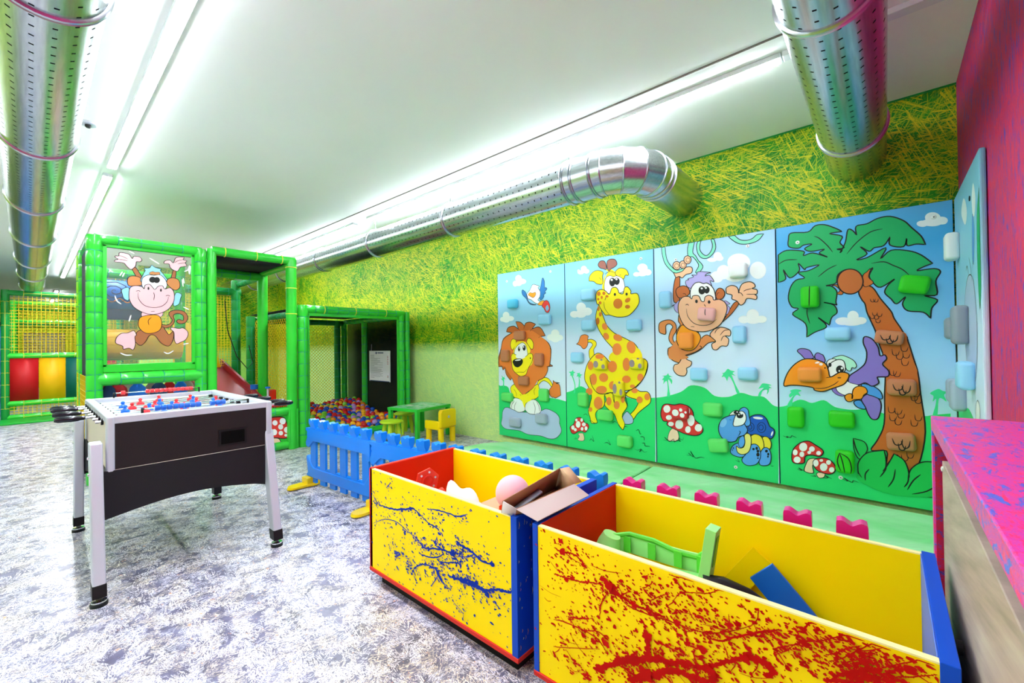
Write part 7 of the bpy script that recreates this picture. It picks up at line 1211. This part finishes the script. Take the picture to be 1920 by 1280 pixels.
# notice sheet
t = thing('notice_board', 'white printed rules sheet hanging inside the right side of the ball pit', 'notice', (-6.36, Y1-.0, .66))
b = MB(); NY = Y1+.015; b.box((-6.66, NY, .68), (-6.03, NY+.008, 1.19), 'paper')
rn = random.Random(2)
def bars(z, x0, x1, h, m_): b.box((x0, NY-.0015, z), (x1, NY-.0002, z+h), m_)
b.lathe((-6.44, NY-.0003, 1.155), [(.02, 0), (.02, .001), (0, .001)], 'ink_navy', 14, (0, -1, 0)); bars(1.148, -6.40, -6.22, .016, 'ink_navy')
z = 1.115
for k in range(22):
    bars(z, -6.62, -6.62 + rn.choice((.12, .22, .3, .34, .38)), .005, 'ink_grey'); z -= .018
for k, zz in enumerate((1.10, 1.085, 1.07, 1.05, 1.035, 1.01, .99, .97, .78, .765, .75)): bars(zz, -6.11, -6.075, .007, 'sack_red' if k % 2 else 'ink_grey')
b.box((-6.64, NY-.001, .68), (-6.05, NY-.0002, .693), 'ink_navy'); build(b, 'sheet', t, smooth=False)
b = MB(); b.tube([(-6.6, NY+.004, 1.19), (-6.6, NY+.01, 1.30)], .003, 'silver', 6); build(b, 'tie', t)
# --- balls
rnd = random.Random(11); spots = []; r = .040
x = XT-.115; row = 0
def surf(x, y): return .135 + min(.17, (XT-.1-x)*.11) + .035*math.sin(x*5+y*3) + .02*math.sin(y*9)
while x > X2+.08:
    y = Y0+.11 + (.035 if row % 2 else 0)
    while y < Y1-.03:
        spots.append((x+rnd.uniform(-.012, .012), y+rnd.uniform(-.012, .012), surf(x, y)+rnd.uniform(-.018, .022))); y += .079
    x -= .072; row += 1
def dist(p): return Vector((p[0], p[1], p[2]-1.25)).length
# nearest the camera in view first
spots.sort(key=dist); near = spots[:300]; far = spots[300:]
names = ['red']*32 + ['blue']*20 + ['yellow']*18 + ['green']*13 + ['lilac']*9 + ['orange']*8
protos = {}
for i, p in enumerate(near):
    c = rnd.choice(names)
    if c not in protos:
        b = MB(); b.sphere((0, 0, 0), r, 'ball_'+c, 16, 10); o = build(b, 'play_ball'); protos[c] = o
        o['label'] = '%s plastic ball among the many heaped in the ball pit' % c; o['category'] = 'ball'; o['group'] = '%s balls in the ball pit' % c
    else: o = protos[c].copy(); COL.objects.link(o)
    o.location = p; o.rotation_euler = (rnd.uniform(0, 3), rnd.uniform(0, 3), 0)
b = MB()
for p in far: b.sphere(p, r, 'ball_'+rnd.choice(names), 10, 6)
for p in spots[::1]: b.sphere((p[0]+.033, p[1]+.03, p[2]-.045), r, 'ball_'+rnd.choice(names), 8, 5)
if far or True: tag(build(b, 'play_balls'), 'mixed coloured plastic balls filling the rest of the ball pit', 'balls', kind='stuff')
# --- far play frame at the left
XA = -12.0
t = thing('play_structure', 'far green play frame with red, yellow and dark green boards below a yellow net', 'play structure', (XA, .6, 0))
for y in (-.29, 1.25): padded(t, (XA, y, 0), (XA, y, 2.38), .055, m='pad_dark', lace='lace_yellow', pitch=.2)
for z in (2.33, 1.175, .30, .05): padded(t, (XA, -.29, z), (XA, 1.25, z), .05, m='pad_dark' if z > 2 else 'pad_green', lace='lace_yellow', pitch=.2, name='padded_beam')
for x in (-14, -16):
    for y in (-.25, 1.25): padded(t, (x, y, 0), (x, y, 2.35), .07, m='pad_green', lace='lace_yellow', pitch=.22)
    for z in (2.3, 1.9): padded(t, (x, -.25, z), (x, 1.25, z), .05, m='pad_green', lace='lace_yellow', pitch=.3, name='padded_beam')
b = MB()
for y0, y1, m_ in ((-.235, .12, 'panel_red'), (.12, .47, 'panel_yellow'), (.47, .82, 'panel_dkgreen'), (.82, 1.2, 'panel_red')):
    b2 = MB(); b2.box((XA-.01, y0, .345), (XA+.01, y1-.004, 1.13), m_); build(b2, 'colour_board', t)
net(t, (XA, -.24, 1.22), (0, 1.45, 0), (0, 0, 1.07), 26, 19, .008, 'net_yellow'); net(t, (XA, -.24, .08), (0, 1.45, 0), (0, 0, .2), 26, 4, .009, 'net_yellow')
net(t, (-16, -.24, 1.0), (0, 1.45, 0), (0, 0, 1.3), 22, 20, .012, 'net_yellow')
b = MB(); b.box((-16.02, -.1, 1.0), (-16.0, .62, 1.72), 'beige_panel'); build(b, 'beige_board', t)
b = MB(); b.box((-12.6, -.36, 1.72), (XA+.03, -.345, 1.79), 'toy_black'); build(b, 'label_edge', t)
b = MB(); b.box((-14.0, -1.6, 0), (XA-.02, -.37, 1.85), 'swirl_blue'); tag(build(b, 'inflatable_block', None, .08, loc=(-13, -1, 0)), 'tall blue inflatable block cut by the left edge of the picture', 'inflatable')
b = MB(); b.box((-11.93, -1.4, 0), (-11.21, 1.4, .03), 'mat_side'); tag(build(b, 'entrance_mat', None, .01, loc=(-11.57, 0, 0)), 'thin dark green mat at the foot of the far play frame', 'mat')
# ------------------------------------------------------------------ kids table, stools, chair
t = thing('kids_table', 'small green square kids table with a worn top near the green wall', 'table', (0, 0, 0))
W_, D2, H_ = .56, .66, .43
b = MB(); b.box((-W_/2, -D2/2, H_-.035), (W_/2, D2/2, H_), 'table_green'); b.box((-W_/2+.035, -D2/2+.035, H_), (W_/2-.035, D2/2-.035, H_+.0015), 'table_top'); build(b, 'tabletop', t, .006)
for sx in (-1, 1):
    for sy in (-1, 1):
        b = MB(); b.box((sx*(W_/2-.03)-.025, sy*(D2/2-.03)-.025, 0), (sx*(W_/2-.03)+.025, sy*(D2/2-.03)+.025, H_-.035), 'table_green'); build(b, 'leg', t, .005)
t.location = (-4.90, 3.60, 0); t.rotation_euler = (0, 0, math.radians(9))
b = MB(); b.box((-.05, -.035, 0), (.05, .035, .003), 'card_grey'); o = tag(build(b, 'paper_scrap'), 'small paper scrap lying on the green kids table', 'paper'); o.location = (-5.02, 3.52, .4325); o.rotation_euler = (0, 0, .4)
def stool(label, loc):
    t = thing('kids_stool', label, 'stool', (0, 0, 0), 'round lime kids stools')
    b = MB(); b.lathe((0, 0, 0), [(0, .262), (.10, .262), (.135, .270), (.148, .284), (.145, .296), (.125, .304), (0, .306)], 'stool_green', 32); build(b, 'seat', t)
    for k in range(4):
        a = PI/4 + k*PI/2; c, s = math.cos(a), math.sin(a)
        b = MB(); b.tube([(c*.075, s*.075, .27), (c*.085, s*.085, .22), (c*.10, s*.10, .12), (c*.115, s*.115, .0)], [.022, .027, .028, .018], 'stool_green', 14); build(b, 'leg', t)
    t.location = loc; return t
stool('round lime green kids stool in front of the table beside the ball pit', (-4.83, 3.10, 0)); stool('round lime green kids stool behind the green table by the pit post', (-5.27, 3.60, 0))
t = thing('kids_chair', 'chunky yellow plastic kids chair pushed up to the green table', 'chair', (0, 0, 0))
# chair faces -X: back plate at x = +.12
b = MB(); b.prism([(-.14, .20), (.14, .20), (.14, .40), (.12, .43), (-.12, .43), (-.14, .40)], lambda p: (.10, p[0], p[1]), lambda p: (.155, p[0], p[1]), 'chair_yellow'); build(b, 'backrest', t, .012)
b = MB(); b.lathe((.155, -.0, .335), [(.018, 0), (.018, .002), (0, .002)], 'silver', 12, (1, 0, 0)); build(b, 'round_sticker', t)
b = MB(); b.box((-.14, -.14, .175), (.11, .14, .22), 'chair_yellow'); build(b, 'seat', t, .012)
for sy in (-1, 1):
    b = MB(); b.box((-.15, sy*.125-.022, .17), (.12, sy*.125+.022, .285), 'chair_yellow'); build(b, 'armrest', t, .014)
    for sx in (-.11, .115): b = MB(); b.lathe((sx, sy*.105, 0), [(0, 0), (.036, 0), (.038, .02), (.038, .19), (0, .19)], 'chair_yellow', 18); build(b, 'leg', t)
t.location = (-4.45, 3.60, 0); t.rotation_euler = (0, 0, math.radians(5))
# ------------------------------------------------------------------ table football
t = thing('football_table', 'black and silver table football game with red and blue players', 'table football', (-3.67, .66, 0))
FX0, FX1, FY0, FY1, FZ0, FZ1 = -4.30, -3.04, .265, 1.05, .625, .905
b = MB(); b.box((FX1-.02, FY0+.03, FZ0), (FX1, FY1-.03, FZ1-.035), 'cabinet_black'); build(b, 'end_panel', t, .002)
b = MB(); b.box((FX0, FY0+.03, FZ0), (FX0+.02, FY1-.03, FZ1-.035), 'cabinet_black'); build(b, 'end_panel', t, .002)
for y, nm in ((FY0, 'side_panel'), (FY1-.025, 'side_panel')):
    b = MB(); b.box((FX0+.01, y+.002, FZ0), (FX1-.01, y+.025, FZ1-.03), 'side_beige'); build(b, nm, t, .002)
for x in (FX0-.004, FX1-.03):
    for y in (FY0-.004, FY1-.032):
        b = MB(); b.box((x, y, FZ0-.012), (x+.036, y+.036, FZ1+.002), 'silver'); build(b, 'corner_trim', t, .011, seg=3)
for a, c in (((FX0+.02, FY0-.002, FZ1-.035), (FX1-.02, FY0+.042, FZ1)), ((FX0+.02, FY1-.042, FZ1-.035), (FX1-.02, FY1+.002, FZ1)), ((FX1-.042, FY0+.02, FZ1-.04), (FX1+.002, FY1-.02, FZ1)), ((FX0-.002, FY0+.02, FZ1-.04), (FX0+.042, FY1-.02, FZ1))):
    b = MB(); b.box(a, c, 'silver'); build(b, 'top_rail', t, .006, seg=3)
b = MB(); b.box((FX0+.02, FY0+.025, FZ1-.125), (FX1-.02, FY1-.025, FZ1-.115), 'pitch')
for x in (-3.67,): b.box((x-.003, FY0+.03, FZ1-.115), (x+.003, FY1-.03, FZ1-.1145), 'p_white')
b.tube([(-3.67+.09*math.cos(k*PI/12), .66+.09*math.sin(k*PI/12), FZ1-.1147) for k in range(24)], .002, 'p_white', 4, closed=True); build(b, 'playing_field', t)
b = MB(); b.box((FX1-.03, FY0+.03, FZ0-.004), (FX1+.001, FY1-.03, FZ0+.002), 'side_beige'); build(b, 'edge_trim', t)
b = MB(); b.box((FX0+.02, FY0+.02, FZ0), (FX1-.02, FY1-.02, FZ0+.01), 'toy_black'); build(b, 'underside', t)
for x, xi in ((FX1-.042, FX1-.05), (FX0+.042, FX0+.05)):
    b = MB(); b.box((min(x, xi), FY0+.03, FZ1-.115), (max(x, xi), FY1-.03, FZ1-.03), 'pitch'); build(b, 'end_lining', t)
for y0, y1 in ((FY0+.025, FY0+.045), (FY1-.045, FY1-.025)):
    b = MB(); b.box((FX0+.04, y0, FZ1-.115), (FX1-.04, y1, FZ1-.036), 'silver'); build(b, 'side_lining', t)
b = MB(); rr = [(.757, .662), (.757, .758), (.905, .758), (.905, .662)]
b.prism(catmull([(.757, .67), (.757, .75), (.765, .758), (.897, .758), (.905, .75), (.905, .67), (.897, .662), (.765, .662)], True, 3), lambda p: (FX1-.001, p[0], p[1]), lambda p: (FX1+.004, p[0], p[1]), 'rubber'); b.prism([(.768, .672), (.768, .748), (.894, .748), (.894, .672)], lambda p: (FX1+.0042, p[0], p[1]), lambda p: (FX1+.0046, p[0], p[1]), 'slot'); build(b, 'ball_return', t)
arch = [(.25, FZ0)] + [(.25, .375)] + [(.25+.76*k/12, .375+.05*math.sin(PI*k/12*.98)) for k in range(1, 12)] + [(1.01, .372), (1.01, FZ0)]
for x in (-3.035, -4.29):
    b = MB(); b.prism(arch, lambda p: (x, p[0], p[1]), lambda p: (x-.018, p[0], p[1]), 'skirt_black'); build(b, 'skirt', t)
for y in (.262, 1.0):
    b = MB(); b.prism([(-4.28, FZ0), (-4.28, .40), (-3.9, .46), (-3.4, .46), (-3.05, .40), (-3.05, FZ0)], lambda p: (p[0], y, p[1]), lambda p: (p[0], y+.015, p[1]), 'skirt_black'); build(b, 'skirt', t)
for sx in (-1, 1):
    for y0, zt in ((.200, .775), (1.012, .72)):
        xt, xb = (-3.085, -2.915) if sx > 0 else (-4.245, -4.245-.0)
        if sx < 0: xt, xb = -4.20, -4.235
        g = MB(); y1 = y0+.05
        def leg_at(z): k = (zt-z)/zt; return xt + (xb-xt)*k, .045-.010*k
        def sec(za, zb2, m_, mb, grow=0):
            (xa, wa), (xb3, wb) = leg_at(za), leg_at(zb2)
            vs = [(xa-wa-grow, y0-grow, za), (xa+wa+grow, y0-grow, za), (xa+wa+grow, y1+grow, za), (xa-wa-grow, y1+grow, za), (xb3-wb-grow, y0-grow, zb2), (xb3+wb+grow, y0-grow, zb2), (xb3+wb+grow, y1+grow, zb2), (xb3-wb-grow, y1+grow, zb2)]
            mb.add(vs, [(0,3,2,1),(4,5,6,7),(0,1,5,4),(1,2,6,5),(2,3,7,6),(3,0,4,7)], m_)
        sec(.095, zt, 'silver', g); lg = build(g, 'leg', t, .007, seg=3)
        g = MB(); sec(.045, .105, 'rubber', g, .002); build(g, 'leg_cap', lg, .003)
        xf, _ = leg_at(.03); g = MB(); g.lathe((xf, y0+.025, 0), [(.0, 0), (.034, 0), (.034, .014), (.028, .018), (.028, .022), (.012, .026), (.012, .05), (0, .05)], 'rubber', 20); build(g, 'levelling_foot', lg)
        g = MB(); g.lathe((xf, y0+.025, .019), [(.03, 0), (.03, .006), (.012, .008), (.012, .03)], 'chrome', 20); build(g, 'foot_nut', lg)
        if y0 < .5:
            for zz in (.70, .62):
                g = MB(); x_, _ = leg_at(zz); g.lathe((x_, y0, zz), [(.009, 0), (.007, .006), (0, .007)], 'chrome', 12, (0, -1, 0)); build(g, 'bolt', lg)
ROD = [-3.22, -3.36, -3.50, -3.64, -3.78, -3.92, -4.06, -4.20]; RZ = .862
PL = [('red', 1), ('red', 2), ('blue', 3), ('red', 5), ('blue', 5), ('red', 3), ('blue', 2), ('blue', 1)]; PL = [('blue', 1), ('blue', 2), ('red', 3), ('blue', 5), ('red', 5), ('blue', 3), ('red', 2), ('red', 1)]
for i, x in enumerate(ROD):
    side = 1 if i in (0, 1, 3, 5) else -1; col, n = PL[i]; sh = (-.03, .04, .02, -.02, .03, -.04, .02, 0)[i]
    b = MB(); y0, y1 = (FY0-.03, FY1+.19) if side > 0 else (FY0-.16, FY1+.03)
    b.tube([(x, y0, RZ), (x, y1, RZ)], .0075, 'chrome', 12); rod = build(b, 'rod', t)
    b = MB(); hy = y1-.11 if side > 0 else y0+.11; h2 = y1+.015 if side > 0 else y0-.015
    b.lathe((x, hy, RZ), [(.009, 0), (.013, .005), (.013, .02), (.016, .03), (.0175, .06), (.0165, .11), (.010, .125), (0, .126)], 'handle_black', 18, (0, side, 0)); build(b, 'handle', rod)
    b = MB()
    for yy in (FY0-.002, FY1+.002): b.lathe((x, yy, RZ), [(.018, -.006), (.018, .006)], 'rubber', 16, (0, 1, 0))
    for yy in (FY0+.06, FY1-.06): b.lathe((x, yy, RZ), [(.008, -.012), (.015, -.012), (.015, .012), (.008, .012)], 'rubber', 14, (0, 1, 0))
    build(b, 'bearing', rod)
    for k in range(n):
        y = .658 + (k-(n-1)/2)*(.62/max(n, 2) if n > 1 else 0)*.95 + sh; c = 'player_'+col; b = MB()
        b.sphere((x, y, RZ+.030), .0115, c, 10, 7); b.lathe((x, y, RZ-.012), [(.016, 0), (.020, .012), (.016, .025), (.007, .033), (0, .034)], c, 12); b.box((x-.006, y-.010, RZ-.060), (x+.006, y+.010, RZ-.006), c); b.box((x-.009, y-.013, RZ-.072), (x+.012, y+.013, RZ-.052), c)
        b.lathe((x, y-.022, RZ), [(.011, 0), (.011, .044)], c, 12, (0, 1, 0)); build(b, 'player', rod)
for x, ys, c, z in ((-3.075, [.475+.027*k for k in range(8)] + [.735+.027*k for k in range(3)], 'player_blue', .926), (-4.262, [.46] + [.60+.027*k for k in range(11)], 'player_red', .935)):
    b = MB(); b.tube([(x, FY0+.14, z), (x, FY1-.12, z)], .004, 'chrome', 8); b.box((x-.006, FY0+.14, FZ1-.002), (x+.006, FY0+.15, z+.006), 'rubber'); b.box((x-.006, FY1-.13, FZ1-.002), (x+.006, FY1-.12, z+.006), 'rubber'); sr = build(b, 'score_rod', t)
    for y in ys: b = MB(); b.lathe((x, y, z), [(.005, -.012), (.013, -.012), (.0155, -.008), (.0155, .008), (.013, .012), (.005, .012)], c, 14, (0, 1, 0)); build(b, 'score_bead', sr)
bpy.context.view_layer.update()
